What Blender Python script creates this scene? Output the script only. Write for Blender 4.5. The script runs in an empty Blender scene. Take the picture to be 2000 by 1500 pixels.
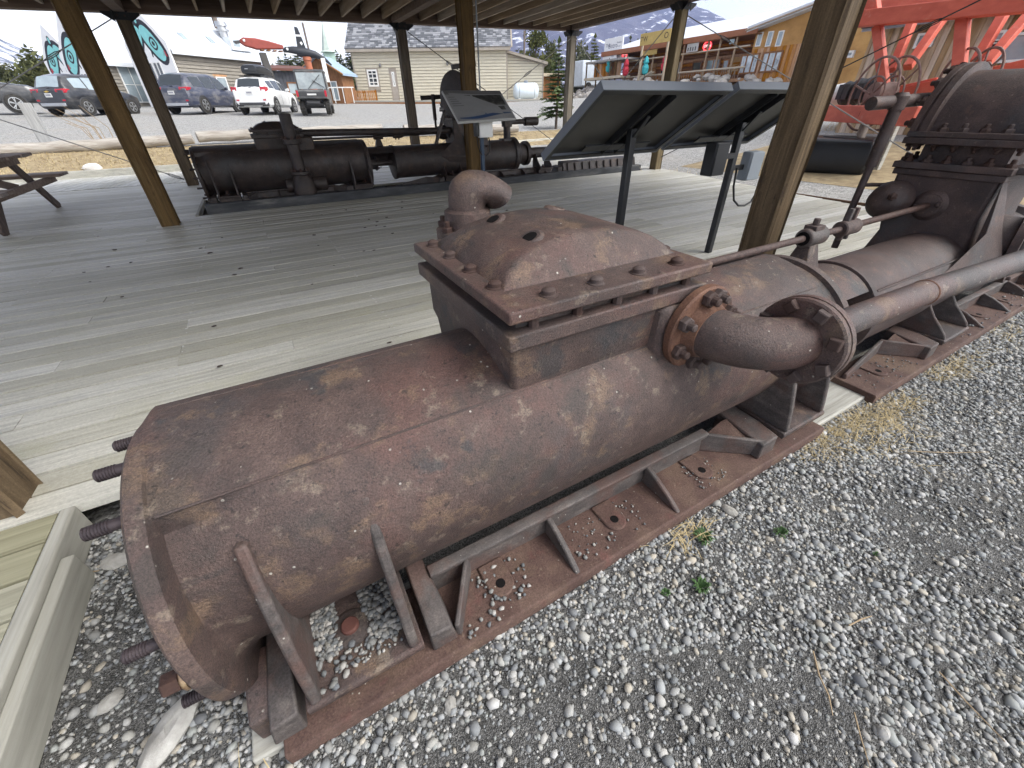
import bpy, bmesh, math, random
import numpy as np
from mathutils import Vector, Matrix, Euler
from math import sin, cos, pi, radians as R, sqrt, atan2, hypot

random.seed(7); np.random.seed(7)
S = bpy.context.scene
C = S.collection

# ------------------------------------------------------------------ camera, world, sun, exposure
CAM_H, CAM_F, CAM_PITCH, CAM_YAW, CAM_ROLL = 1.2, 775.0, R(34.77), R(29.26), R(-0.915)
_fw = Vector((sin(CAM_YAW)*cos(CAM_PITCH), cos(CAM_YAW)*cos(CAM_PITCH), -sin(CAM_PITCH)))
_r0 = Vector((cos(CAM_YAW), -sin(CAM_YAW), 0)); _u0 = _r0.cross(_fw)
_rt = cos(CAM_ROLL)*_r0 + sin(CAM_ROLL)*_u0
_up = -sin(CAM_ROLL)*_r0 + cos(CAM_ROLL)*_u0
cam = bpy.data.objects.new('camera', bpy.data.cameras.new('camera')); C.objects.link(cam)
cam.matrix_world = Matrix(((_rt.x,_up.x,-_fw.x,0),(_rt.y,_up.y,-_fw.y,0),(_rt.z,_up.z,-_fw.z,CAM_H),(0,0,0,1)))
cam.data.sensor_width = 36; cam.data.lens = CAM_F/2000*36
cam.data.clip_start = .05; cam.data.clip_end = 12000
S.camera = cam

SUN_EL, SUN_AZ = 48, 135          # degrees; azimuth clockwise from +Y
w = bpy.data.worlds.new('World'); S.world = w; w.use_nodes = True
nt = w.node_tree; bg = nt.nodes['Background']
sky = nt.nodes.new('ShaderNodeTexSky'); sky.sky_type = 'NISHITA'; sky.sun_disc = False
sky.sun_elevation = R(SUN_EL); sky.sun_rotation = R(SUN_AZ); sky.dust_density = 3; sky.altitude = 700
bw = nt.nodes.new('ShaderNodeRGBToBW'); nt.links.new(sky.outputs[0], bw.inputs[0])
# thin overcast: the sky's own light with most of its colour washed out by cloud
mx = nt.nodes.new('ShaderNodeMix'); mx.data_type = 'RGBA'; mx.inputs[0].default_value = .95
nt.links.new(sky.outputs[0], mx.inputs[6]); nt.links.new(bw.outputs[0], mx.inputs[7])
nt.links.new(mx.outputs[2], bg.inputs[0]); bg.inputs[1].default_value = .15
sl = bpy.data.lights.new('sun', 'SUN'); sl.energy = 1.0; sl.angle = R(35); sl.color = (1, .96, .9)
so = bpy.data.objects.new('sun', sl); C.objects.link(so)
sd = Vector((sin(R(SUN_AZ))*cos(R(SUN_EL)), cos(R(SUN_AZ))*cos(R(SUN_EL)), sin(R(SUN_EL))))
so.rotation_euler = sd.to_track_quat('Z', 'Y').to_euler(); so.location = (0, -5, 12)
S.view_settings.view_transform = 'Standard'; S.view_settings.look = 'None'
S.view_settings.exposure = 1.95; S.view_settings.gamma = 1
S.cycles.max_bounces = 8; S.cycles.diffuse_bounces = 5
S.cycles.use_denoising = True

# ------------------------------------------------------------------ helpers
def px(u, v, ax, val):
    d = _fw*CAM_F + _rt*(u-1000) + _up*(750-v); o = Vector((0, 0, CAM_H)); i = 'xyz'.index(ax)
    return o + d*((val-o[i])/d[i])

def ground(x, y):
    ys = [-60, 9.5, 11.5, 14.6, 17, 20, 29, 46, 90, 300]; zs = [-.18, -.18, -.07, -.03, .36, .56, 1.08, 1.75, 3.4, 6]
    z = float(np.interp(y, ys, zs))
    z += .05*max(0, x-12)*min(1, max(0, (44-y)/12))
    if y < 12 and x > 8.6: z += min(.16, .08*(x-8.6))*1.0 + (.06*max(0, min(x, 15)-10.4))
    return z

class G:
    def __init__(s): s.v, s.f, s.m = [], [], []; s.k = 0
    def face(s, idx): s.f.append(tuple(idx)); s.m.append(s.k)
    def add(s, vs, fs):
        b = len(s.v); s.v += [tuple(p) for p in vs]
        for f in fs: s.face([b+i for i in f])
        return s
    def hexa(s, p):   # 4 bottom ccw, 4 top ccw
        return s.add(p, [(3,2,1,0),(4,5,6,7),(0,1,5,4),(1,2,6,5),(2,3,7,6),(3,0,4,7)])
    def box(s, x0, x1, y0, y1, z0, z1, M=None):
        p = [(x0,y0,z0),(x1,y0,z0),(x1,y1,z0),(x0,y1,z0),(x0,y0,z1),(x1,y0,z1),(x1,y1,z1),(x0,y1,z1)]
        if M is not None: p = [M @ Vector(q) for q in p]
        return s.hexa(p)
    def beam(s, a, b, w, h, up=(0,0,1)):   # square bar from a to b
        a, b = Vector(a), Vector(b); d = (b-a).normalized(); u = Vector(up)
        if abs(d.dot(u)) > .98: u = Vector((0,1,0))
        sx = d.cross(u).normalized(); sy = sx.cross(d).normalized()
        q = [(-w/2,-h/2),(w/2,-h/2),(w/2,h/2),(-w/2,h/2)]
        return s.hexa([a+sx*i+sy*j for i,j in q]+[b+sx*i+sy*j for i,j in q])
    def prism(s, poly, ax, a, b):   # polygon in the two other axes (cyclic order), swept a..b along ax
        n = len(poly)
        mk = {'x': lambda p, t: (t, p[0], p[1]), 'y': lambda p, t: (p[0], t, p[1]), 'z': lambda p, t: (p[0], p[1], t)}[ax]
        vs = [mk(p, a) for p in poly]+[mk(p, b) for p in poly]
        fs = [tuple(range(n))[::-1], tuple(range(n, 2*n))]+[(i,(i+1)%n,n+(i+1)%n,n+i) for i in range(n)]
        return s.add(vs, fs)
    def tube(s, pts, r, n=12, caps=True):
        pts = [Vector(p) for p in pts]; rs = r if isinstance(r, (list, tuple)) else [r]*len(pts)
        b = len(s.v); u = None
        for i, p in enumerate(pts):
            d = (pts[min(i+1, len(pts)-1)]-pts[max(i-1, 0)]).normalized()
            if u is None:
                u = d.cross(Vector((0,0,1)));
                if u.length < .05: u = d.cross(Vector((0,1,0)))
                u.normalize()
            else:
                u = (u-d*u.dot(d)).normalized()
            w_ = d.cross(u)
            for k in range(n):
                a = 2*pi*k/n; s.v.append(tuple(p+(u*cos(a)+w_*sin(a))*rs[i]))
        for i in range(len(pts)-1):
            for k in range(n): s.face((b+i*n+k, b+i*n+(k+1)%n, b+(i+1)*n+(k+1)%n, b+(i+1)*n+k))
        if caps:
            s.face([b+k for k in range(n)][::-1]); s.face([b+(len(pts)-1)*n+k for k in range(n)])
        return s
    def lathe(s, o, d, prof, n=24, caps=True):   # prof: (distance along d, radius)
        d = Vector(d).normalized(); o = Vector(o)
        u = d.cross(Vector((0,0,1)))
        if u.length < .05: u = d.cross(Vector((0,1,0)))
        u.normalize(); w_ = d.cross(u); b = len(s.v)
        for t, r in prof:
            for k in range(n):
                a = 2*pi*k/n; s.v.append(tuple(o+d*t+(u*cos(a)+w_*sin(a))*r))
        for i in range(len(prof)-1):
            for k in range(n): s.face((b+i*n+k, b+i*n+(k+1)%n, b+(i+1)*n+(k+1)%n, b+(i+1)*n+k))
        if caps:
            s.face([b+k for k in range(n)][::-1]); s.face([b+(len(prof)-1)*n+k for k in range(n)])
        return s
    def loft(s, rings, closed=True, caps=True):
        n = len(rings[0]); b = len(s.v)
        for r in rings: s.v += [tuple(p) for p in r]
        m = n if closed else n-1
        for i in range(len(rings)-1):
            for k in range(m): s.face((b+i*n+k, b+i*n+(k+1)%n, b+(i+1)*n+(k+1)%n, b+(i+1)*n+k))
        if caps and closed:
            s.face([b+k for k in range(n)][::-1]); s.face([b+(len(rings)-1)*n+k for k in range(n)])
        return s
    def ball(s, c, r, n=8, m=5, jit=0, sc=(1,1,1)):
        b = len(s.v); c = Vector(c)
        for i in range(m+1):
            t = pi*i/m
            for k in range(n):
                a = 2*pi*k/n; q = 1+random.uniform(-jit, jit)
                s.v.append((c.x+r*sc[0]*sin(t)*cos(a)*q, c.y+r*sc[1]*sin(t)*sin(a)*q, c.z+r*sc[2]*cos(t)*q))
        for i in range(m):
            for k in range(n): s.face((b+i*n+k, b+(i+1)*n+k, b+(i+1)*n+(k+1)%n, b+i*n+(k+1)%n))
        return s

ORG = {}
def thing(name, label, cat, loc=(0,0,0), rz=0, group=None, local=False):
    o = bpy.data.objects.new(name, None); C.objects.link(o)
    o.location = loc; o.rotation_euler = (0, 0, rz); o['label'] = label; o['category'] = cat
    o.empty_display_size = .2
    if group: o['group'] = group
    ORG[o] = Vector((0,0,0)) if local else Vector(loc)
    return o
def tag(o, label, cat, group=None):
    o['label'] = label; o['category'] = cat
    if group: o['group'] = group
    return o
def obj(name, g, mats, parent=None, bevel=0, sharp=38, kind=None, label=None, seg=2, origin=None):
    me = bpy.data.meshes.new(name)
    off = ORG.get(parent, Vector((0,0,0))) if parent is not None else Vector(origin or (0,0,0))
    vs = [(p[0]-off.x, p[1]-off.y, p[2]-off.z) for p in g.v]
    me.from_pydata(vs, [], g.f)
    mats = mats if isinstance(mats, (list, tuple)) else [mats]
    for m in mats: me.materials.append(m)
    me.polygons.foreach_set('material_index', g.m)
    bm = bmesh.new(); bm.from_mesh(me); bmesh.ops.recalc_face_normals(bm, faces=bm.faces)
    th = R(sharp)
    for e in bm.edges:
        e.smooth = len(e.link_faces) == 2 and e.calc_face_angle(0) < th
    for f in bm.faces: f.smooth = True
    bm.to_mesh(me); bm.free()
    o = bpy.data.objects.new(name, me); C.objects.link(o)
    if parent is not None: o.parent = parent; ORG[o] = off
    else: o.location = off
    if bevel:
        b = o.modifiers.new('bevel', 'BEVEL'); b.width = bevel; b.segments = seg; b.limit_method = 'ANGLE'; b.angle_limit = R(38)
        b.harden_normals = False; b.use_clamp_overlap = True
    if kind: o['kind'] = kind
    if label: o['label'] = label
    return o
def inst(src, parent, loc, rot=None, name=None, scale=1):   # shares mesh data
    o = src.copy(); C.objects.link(o)
    if name: o.name = name
    off = ORG.get(parent, Vector((0,0,0))) if parent is not None else Vector((0,0,0))
    o.parent = parent; o.location = Vector(loc)-off
    if rot is not None: o.rotation_euler = rot
    o.scale = (scale,)*3 if not isinstance(scale, (tuple, list)) else scale
    if parent is not None: ORG[o] = off
    return o
def copy_tree(o, parent=None):
    c = o.copy(); C.objects.link(c); c.parent = parent
    for ch in list(o.children): copy_tree(ch, c)
    return c
def text(s, loc, rot, size, m, parent, ext=.002, align='CENTER', name='lettering', sx=1):
    cu = bpy.data.curves.new(name, 'FONT'); cu.body = s; cu.size = size; cu.extrude = ext; cu.align_x = align; cu.align_y = 'CENTER'; cu.resolution_u = 2
    tmp = bpy.data.objects.new('tmp', cu); C.objects.link(tmp)
    me = bpy.data.meshes.new_from_object(tmp.evaluated_get(bpy.context.evaluated_depsgraph_get())); bpy.data.objects.remove(tmp); bpy.data.curves.remove(cu)
    me.materials.clear(); me.materials.append(m); me.name = name
    o = bpy.data.objects.new(name, me); C.objects.link(o); o.parent = parent
    o.location = Vector(loc)-ORG.get(parent, Vector((0,0,0))); o.rotation_euler = rot; o.scale = (sx, 1, 1)
    return o

# ------------------------------------------------------------------ materials
def mat(name, stops, scale=(4,4,4), detail=6, rough=.8, bump=0, bscale=None, metal=0, rand=0, spots=None, coord='Object', dist=0, layers=(), nrough=.6, spec=.3, bdist=.01, grain=None):
    """stops: [(pos, rgb)] on fractal noise; layers: [(scale, lo, hi, rgb, amount)]; spots: (scale, size, rgb); rand: value change per object"""
    m = bpy.data.materials.new(name); m.use_nodes = True; t = m.node_tree; N, L = t.nodes, t.links
    b = N['Principled BSDF']; b.inputs['Roughness'].default_value = rough; b.inputs['Metallic'].default_value = metal
    b.inputs['Specular IOR Level'].default_value = spec
    tc = N.new('ShaderNodeTexCoord')
    if coord == 'World':
        ge = N.new('ShaderNodeNewGeometry'); src = ge.outputs['Position']
    else: src = tc.outputs[coord]
    mp = N.new('ShaderNodeMapping'); L.new(src, mp.inputs[0]); mp.inputs['Scale'].default_value = scale
    oi = N.new('ShaderNodeObjectInfo')
    if coord == 'Object':
        cm = N.new('ShaderNodeVectorMath'); cm.operation = 'SCALE'; cm.inputs[0].default_value = (13.1, 7.7, 29.3); L.new(oi.outputs['Random'], cm.inputs['Scale'])
        ad = N.new('ShaderNodeVectorMath'); ad.operation = 'ADD'; L.new(src, ad.inputs[0]); L.new(cm.outputs[0], ad.inputs[1]); src = ad.outputs[0]; L.new(src, mp.inputs[0])
    n = N.new('ShaderNodeTexNoise'); n.inputs['Scale'].default_value = 1; n.inputs['Detail'].default_value = detail; n.inputs['Roughness'].default_value = nrough
    n.inputs['Distortion'].default_value = dist; L.new(mp.outputs[0], n.inputs[0])
    r = N.new('ShaderNodeValToRGB'); L.new(n.outputs[0], r.inputs[0])
    while len(r.color_ramp.elements) < len(stops): r.color_ramp.elements.new(.5)
    for e, (p, c) in zip(r.color_ramp.elements, stops): e.position = p; e.color = (*c, 1)
    col = r.outputs[0]
    def mix(a, c, fac, blend='MIX'):
        x = N.new('ShaderNodeMix'); x.data_type = 'RGBA'; x.blend_type = blend
        if hasattr(a, 'links'): L.new(a, x.inputs[6])
        else: x.inputs[6].default_value = (*a, 1)
        if hasattr(c, 'links'): L.new(c, x.inputs[7])
        else: x.inputs[7].default_value = (*c, 1)
        if hasattr(fac, 'links'): L.new(fac, x.inputs[0])
        else: x.inputs[0].default_value = fac
        return x.outputs[2]
    for (sc, lo, hi, rgb, amt) in layers:
        m2 = N.new('ShaderNodeMapping'); L.new(src, m2.inputs[0]); m2.inputs['Scale'].default_value = sc if isinstance(sc, tuple) else (sc,)*3; m2.inputs['Location'].default_value = (sum(rgb)*50, 3.3, 9.1)
        n2 = N.new('ShaderNodeTexNoise'); n2.inputs['Scale'].default_value = 1; n2.inputs['Detail'].default_value = 5; n2.inputs['Roughness'].default_value = .65; L.new(m2.outputs[0], n2.inputs[0])
        mr = N.new('ShaderNodeMapRange'); mr.inputs[1].default_value = lo; mr.inputs[2].default_value = hi; mr.inputs[4].default_value = amt; L.new(n2.outputs[0], mr.inputs[0])
        col = mix(col, rgb, mr.outputs[0])
    if spots:
        vo = N.new('ShaderNodeTexVoronoi'); vo.inputs['Scale'].default_value = spots[0]; L.new(src, vo.inputs[0])
        vn = N.new('ShaderNodeTexNoise'); vn.inputs['Scale'].default_value = spots[0]*.35; L.new(src, vn.inputs[0])
        sm = N.new('ShaderNodeMath'); sm.operation = 'MULTIPLY'; sm.inputs[1].default_value = 1
        mr = N.new('ShaderNodeMapRange'); mr.inputs[1].default_value = spots[1]; mr.inputs[2].default_value = spots[1]*.6; L.new(vo.outputs['Distance'], mr.inputs[0])
        mr2 = N.new('ShaderNodeMapRange'); mr2.inputs[1].default_value = .52; mr2.inputs[2].default_value = .6; L.new(vn.outputs[0], mr2.inputs[0])
        L.new(mr.outputs[0], sm.inputs[0]); L.new(mr2.outputs[0], sm.inputs[1])
        col = mix(col, spots[2], sm.outputs[0])
    if grain:
        gn = N.new('ShaderNodeTexNoise'); gn.inputs['Scale'].default_value = grain[0]; gn.inputs['Detail'].default_value = 4; gn.inputs['Roughness'].default_value = .75; L.new(src, gn.inputs[0])
        gr = N.new('ShaderNodeMapRange'); gr.inputs[1].default_value = .33; gr.inputs[2].default_value = .67; gr.inputs[3].default_value = 1-grain[1]; gr.inputs[4].default_value = 1+grain[1]; L.new(gn.outputs[0], gr.inputs[0])
        gv = N.new('ShaderNodeVectorMath'); gv.operation = 'SCALE'; L.new(col, gv.inputs[0]); L.new(gr.outputs[0], gv.inputs['Scale']); col = gv.outputs[0]
    if rand:
        hs = N.new('ShaderNodeHueSaturation'); mr = N.new('ShaderNodeMapRange'); L.new(oi.outputs['Random'], mr.inputs[0])
        mr.inputs[3].default_value = 1-rand; mr.inputs[4].default_value = 1+rand; L.new(mr.outputs[0], hs.inputs['Value']); L.new(col, hs.inputs['Color'])
        mr3 = N.new('ShaderNodeMapRange'); L.new(oi.outputs['Random'], mr3.inputs[0]); mr3.inputs[3].default_value = 1.35; mr3.inputs[4].default_value = .65
        L.new(mr3.outputs[0], hs.inputs['Saturation']); col = hs.outputs[0]
    L.new(col, b.inputs['Base Color'])
    if bump:
        nb = N.new('ShaderNodeTexNoise'); nb.inputs['Detail'].default_value = 8; nb.inputs['Roughness'].default_value = .7
        mb = N.new('ShaderNodeMapping'); L.new(src, mb.inputs[0]); mb.inputs['Scale'].default_value = bscale or scale; nb.inputs['Scale'].default_value = 1
        L.new(mb.outputs[0], nb.inputs[0]); bp = N.new('ShaderNodeBump'); bp.inputs['Strength'].default_value = bump; bp.inputs['Distance'].default_value = bdist
        L.new(nb.outputs[0], bp.inputs['Height']); L.new(bp.outputs[0], b.inputs['Normal'])
    return m
def flat(name, rgb, rough=.5, metal=0, emit=0, var=.12, spec=.4, alpha=None):
    c = rgb; m = mat(name, [(.3, tuple(x*(1-var) for x in c)), (.7, tuple(min(1, x*(1+var)) for x in c))], scale=(3,3,3), rough=rough, metal=metal, spec=spec)
    if emit:
        b = m.node_tree.nodes['Principled BSDF']; b.inputs['Emission Color'].default_value = (*rgb, 1); b.inputs['Emission Strength'].default_value = emit
    return m
M = {}
M['rust'] = mat('rusty_iron', [(.25,(.028,.020,.018)),(.42,(.060,.040,.035)),(.55,(.084,.055,.047)),(.68,(.115,.079,.066)),(.85,(.175,.135,.108))], scale=(6,6,6), detail=12, rough=.56, bump=.8, bscale=(170,170,170), bdist=.006,
    layers=[(1.7,.50,.60,(.056,.051,.051),.65),(2.3,.52,.62,(.105,.052,.042),.6),(7,.55,.63,(.16,.105,.067),.6),(3.4,.55,.63,(.045,.037,.033),.65),(16,.59,.67,(.215,.172,.13),.5),(55,.60,.68,(.016,.012,.012),.8),((3,3,24),.61,.69,(.04,.035,.033),.5),(4.6,.60,.65,(.033,.034,.036),.7)], spots=(26,.10,(.42,.40,.35)), nrough=.72, spec=.5, grain=(230,.5))
M['rust_orange'] = mat('orange_rust', [(.25,(.07,.038,.028)),(.5,(.125,.062,.040)),(.75,(.17,.09,.055))], scale=(9,9,9), detail=9, rough=.7, bump=.5, bscale=(120,120,120), bdist=.006,
    layers=[(6,.52,.64,(.085,.058,.05),.8),(40,.60,.72,(.25,.16,.11),.5)], spots=(30,.09,(.42,.38,.31)), nrough=.68, grain=(200,.35))
M['rust_edge'] = mat('worn_iron', [(.3,(.05,.044,.042)),(.55,(.085,.073,.068)),(.8,(.15,.13,.115))], scale=(12,12,30), detail=8, rough=.6, bump=.4, bscale=(110,110,110), bdist=.005,
    layers=[(5,.48,.60,(.085,.05,.041),.8)], spots=(30,.08,(.42,.4,.36)), grain=(180,.35))
M['rust_bed'] = mat('rusty_bedplate', [(.25,(.05,.028,.024)),(.5,(.085,.05,.04)),(.75,(.125,.08,.062))], scale=(8,8,8), detail=9, rough=.75, bump=.6, bscale=(100,100,100), bdist=.006,
    layers=[(4,.52,.64,(.135,.09,.062),.6),(9,.58,.7,(.115,.05,.042),.6),(70,.6,.72,(.2,.15,.11),.5)], spots=(34,.10,(.42,.4,.34)), grain=(190,.38))
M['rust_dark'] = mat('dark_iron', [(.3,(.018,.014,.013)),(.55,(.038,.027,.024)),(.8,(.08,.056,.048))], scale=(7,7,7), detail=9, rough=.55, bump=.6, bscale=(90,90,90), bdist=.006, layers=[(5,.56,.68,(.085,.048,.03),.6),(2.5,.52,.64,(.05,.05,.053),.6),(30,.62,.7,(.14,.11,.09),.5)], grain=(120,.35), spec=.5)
M['rust_shade'] = mat('shaded_rust', [(.25,(.022,.016,.015)),(.5,(.055,.035,.031)),(.75,(.10,.066,.056))], scale=(6,6,6), detail=10, rough=.6, bump=.6, bscale=(120,120,120), bdist=.006, layers=[(3,.52,.64,(.05,.048,.05),.7),(8,.6,.7,(.12,.065,.045),.6),(40,.62,.7,(.17,.13,.10),.5)], grain=(180,.38), spec=.45)  # darker copy of the rust for the steam end, roof shade put into the colour
M['stud'] = mat('threaded_steel', [(.3,(.03,.024,.028)),(.7,(.07,.055,.058))], scale=(30,30,30), rough=.5, bump=.3, metal=.3)
M['bolt'] = mat('rusty_bolt', [(.3,(.035,.022,.02)),(.6,(.075,.046,.038)),(.85,(.13,.09,.07))], scale=(40,40,40), rough=.6, bump=.4, bscale=(200,200,200), rand=.25)
M['bolt_red'] = mat('red_rust_bolt', [(.3,(.075,.03,.025)),(.7,(.12,.05,.038))], scale=(30,30,30), rough=.7, bump=.3)
M['brass'] = mat('zinc_nut', [(.3,(.30,.16,.10)),(.7,(.52,.40,.24))], scale=(40,40,40), rough=.35, metal=.7)
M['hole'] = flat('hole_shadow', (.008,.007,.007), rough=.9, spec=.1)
M['deck'] = mat('weathered_deck', [(.22,(.27,.26,.222)),(.42,(.405,.393,.34)),(.6,(.495,.482,.42)),(.8,(.59,.575,.505))], scale=(1.6,42,20), detail=8, rough=.52, bump=.3, bscale=(2.5,110,60), bdist=.004, rand=.2, dist=.6, spec=.5,
    layers=[(3,.55,.7,(.42,.41,.31),.5),((1.2,16,5),.60,.72,(.24,.24,.24),.6),((7,30,9),.69,.74,(.09,.075,.06),.85)], grain=(90,.15))
M['deck_pale'] = mat('pale_boards', [(.25,(.36,.35,.31)),(.5,(.5,.49,.44)),(.8,(.6,.59,.54))], scale=(30,2,20), detail=7, rough=.7, rand=.15)
M['deck_tan'] = mat('tan_deck', [(.25,(.19,.18,.13)),(.5,(.29,.28,.21)),(.8,(.40,.385,.30))], scale=(1.6,42,20), detail=8, rough=.7, bump=.3, bscale=(2.5,110,60), bdist=.004, rand=.15, layers=[((7,30,9),.68,.74,(.09,.075,.055),.8)])
M['deck_y'] = mat('cross_deck', [(.25,(.17,.165,.13)),(.5,(.28,.27,.22)),(.8,(.38,.37,.31))], scale=(42,1.6,20), detail=8, rough=.8, bump=.3, bscale=(110,2.5,60), bdist=.004, rand=.15)
M['post'] = mat('treated_post', [(.25,(.055,.037,.02)),(.45,(.095,.065,.036)),(.65,(.145,.102,.058)),(.85,(.22,.165,.10))], scale=(26,26,1.4), detail=8, rough=.75, bump=.4, bscale=(70,70,3), bdist=.006, dist=1.2, rand=.1,
    layers=[((9,9,3),.60,.68,(.035,.022,.013),.7),((4,4,.8),.56,.7,(.19,.155,.10),.6),((30,30,2.2),.62,.68,(.03,.02,.012),.7)], grain=(120,.2))
M['post_grey'] = mat('weathered_post', [(.25,(.09,.072,.048)),(.5,(.17,.14,.095)),(.8,(.28,.245,.18))], scale=(26,26,1.4), detail=8, rough=.8, bump=.4, bscale=(70,70,3), bdist=.006, dist=1.2, rand=.12,
    layers=[((9,9,3),.62,.7,(.06,.04,.02),.6)])
M['joist'] = mat('roof_timber', [(.25,(.22,.165,.115)),(.55,(.34,.27,.20)),(.8,(.44,.37,.29))], scale=(20,1.4,20), detail=7, rough=.85, bump=.3, bscale=(60,3,60), rand=.2)
M['beam'] = mat('roof_beam', [(.25,(.08,.052,.038)),(.55,(.14,.095,.07)),(.8,(.20,.145,.105))], scale=(1.4,20,20), detail=7, rough=.85, bump=.3, rand=.1)
M['roofdeck'] = mat('roof_boards', [(.3,(.17,.125,.09)),(.7,(.27,.21,.15))], scale=(1.5,14,3), rough=.9)
M['black'] = flat('black_steel', (.010,.011,.013), rough=.42, spec=.5)
M['blacksteel'] = flat('bracket_steel', (.016,.017,.02), rough=.6)
M['panelgrey'] = flat('panel_frame', (.13,.145,.17), rough=.45, spec=.5, var=.06)
M['panelback'] = flat('panel_back', (.06,.058,.052), rough=.5, var=.15)
M['boxgrey'] = flat('box_grey', (.26,.29,.32), rough=.5, var=.05)
M['white'] = flat('white_paint', (.78,.78,.76), rough=.55, var=.04)
M['cable'] = flat('black_cable', (.01,.01,.01), rough=.5)
M['rod'] = flat('steel_rod', (.30,.29,.28), rough=.45, metal=.3)
M['rod_dark'] = flat('dark_steel_rod', (.06,.06,.06), rough=.5, metal=.4)
M['timber'] = mat('grey_timber', [(.25,(.19,.18,.155)),(.5,(.34,.33,.29)),(.8,(.48,.47,.43))], scale=(1.5,40,40), detail=8, rough=.85, bump=.6, bscale=(2.5,120,60), bdist=.006, layers=[((1.5,90,30),.62,.68,(.06,.05,.04),.85)])
M['timber_dark'] = mat('tarred_timber', [(.3,(.03,.033,.037)),(.55,(.07,.073,.078)),(.8,(.17,.165,.155))], scale=(2,14,10), detail=8, rough=.85, bump=.5, bscale=(3,60,40), layers=[((1,8,5),.58,.7,(.26,.25,.23),.6)])
M['table'] = mat('table_wood', [(.3,(.16,.12,.10)),(.6,(.28,.23,.2)),(.85,(.40,.35,.31))], scale=(3,26,26), detail=7, rough=.85, bump=.4, rand=.15)
M['table_dark'] = mat('table_leg_wood', [(.3,(.07,.05,.045)),(.6,(.13,.10,.085)),(.85,(.22,.18,.15))], scale=(26,26,3), detail=7, rough=.85, bump=.4)
M['log'] = mat('bleached_log', [(.25,(.2,.175,.15)),(.5,(.36,.33,.29)),(.8,(.52,.49,.45))], scale=(1.2,18,18), detail=8, rough=.9, bump=.6, bscale=(2,50,50), layers=[((1,9,9),.58,.68,(.17,.12,.09),.6)])
M['stone'] = mat('grey_stone', [(.3,(.22,.21,.19)),(.7,(.42,.41,.38))], scale=(20,20,20), rough=.9, bump=.5, bscale=(60,60,60), rand=.25)
M['stone_white'] = mat('white_stone', [(.3,(.55,.54,.52)),(.7,(.75,.74,.72))], scale=(6,6,6), rough=.9, bump=.5)
M['twig'] = flat('dry_twig', (.32,.24,.15), rough=.9)
M['straw'] = flat('dry_straw', (.44,.35,.19), rough=.9, var=.25)
M['weed'] = flat('green_weed', (.05,.10,.03), rough=.7, var=.3)
# ------------------------------------------------------------------ ground
def gravel_mat(name, dark, mid, light, sc, warm=(.3,.25,.18)):
    m = bpy.data.materials.new(name); m.use_nodes = True; t = m.node_tree; N, L = t.nodes, t.links
    b = N['Principled BSDF']; b.inputs['Roughness'].default_value = .9; b.inputs['Specular IOR Level'].default_value = .2
    ge = N.new('ShaderNodeNewGeometry')
    vo = N.new('ShaderNodeTexVoronoi'); vo.inputs['Scale'].default_value = sc; L.new(ge.outputs['Position'], vo.inputs[0])
    sp = N.new('ShaderNodeSeparateColor'); L.new(vo.outputs['Color'], sp.inputs[0])
    r = N.new('ShaderNodeValToRGB'); L.new(sp.outputs[0], r.inputs[0])
    r.color_ramp.elements[0].color = (*dark, 1); r.color_ramp.elements[1].color = (*light, 1); e = r.color_ramp.elements.new(.45); e.color = (*mid, 1)
    n = N.new('ShaderNodeTexNoise'); n.inputs['Scale'].default_value = .55; n.inputs['Detail'].default_value = 8; L.new(ge.outputs['Position'], n.inputs[0])
    mr = N.new('ShaderNodeMapRange'); mr.inputs[1].default_value = .5; mr.inputs[2].default_value = .72; mr.inputs[4].default_value = .55; L.new(n.outputs[0], mr.inputs[0])
    x = N.new('ShaderNodeMix'); x.data_type = 'RGBA'; L.new(r.outputs[0], x.inputs[6]); x.inputs[7].default_value = (*warm, 1); L.new(mr.outputs[0], x.inputs[0])
    n3 = N.new('ShaderNodeTexNoise'); n3.inputs['Scale'].default_value = 9; n3.inputs['Detail'].default_value = 9; n3.inputs['Roughness'].default_value = .8; L.new(ge.outputs['Position'], n3.inputs[0])
    m3 = N.new('ShaderNodeMapRange'); m3.inputs[1].default_value = .35; m3.inputs[2].default_value = .65; m3.inputs[3].default_value = .62; m3.inputs[4].default_value = 1.3; L.new(n3.outputs[0], m3.inputs[0])
    v3 = N.new('ShaderNodeVectorMath'); v3.operation = 'SCALE'; L.new(x.outputs[2], v3.inputs[0]); L.new(m3.outputs[0], v3.inputs['Scale'])
    L.new(v3.outputs[0], b.inputs['Base Color'])
    bp = N.new('ShaderNodeBump'); bp.inputs['Strength'].default_value = .8; bp.inputs['Distance'].default_value = .012; bp.invert = True
    L.new(vo.outputs['Distance'], bp.inputs['Height']); L.new(bp.outputs[0], b.inputs['Normal'])
    return m
M['gravel'] = gravel_mat('gravel_ground', (.16,.16,.152), (.31,.305,.29), (.44,.43,.41), 55, (.34,.315,.28))
M['sand'] = gravel_mat('near_grit', (.055,.055,.053), (.13,.128,.122), (.26,.255,.245), 300, (.20,.19,.17))
def sheet(name, xs, ys, f, m, kind='structure'):
    g = G(); nx = len(xs)
    g.v = [(x, y, f(x, y)) for y in ys for x in xs]
    for j in range(len(ys)-1):
        for i in range(nx-1): g.face((j*nx+i, j*nx+i+1, (j+1)*nx+i+1, (j+1)*nx+i))
    return obj(name, g, m, kind=kind, sharp=80)
xs = [-3000,-900,-300,-120,-60,-40,-30]+list(np.arange(-24, 41, 1.0))+[45,55,70,90,130,300,900,3000]
ys = [-900,-200,-60,-20,-8,-3]+list(np.arange(-1, 50, 1.0))+[53,58,64,72,90,130,300,800,3000]
sheet('ground', xs, ys, lambda x, y: ground(x, y), M['gravel'])
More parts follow.
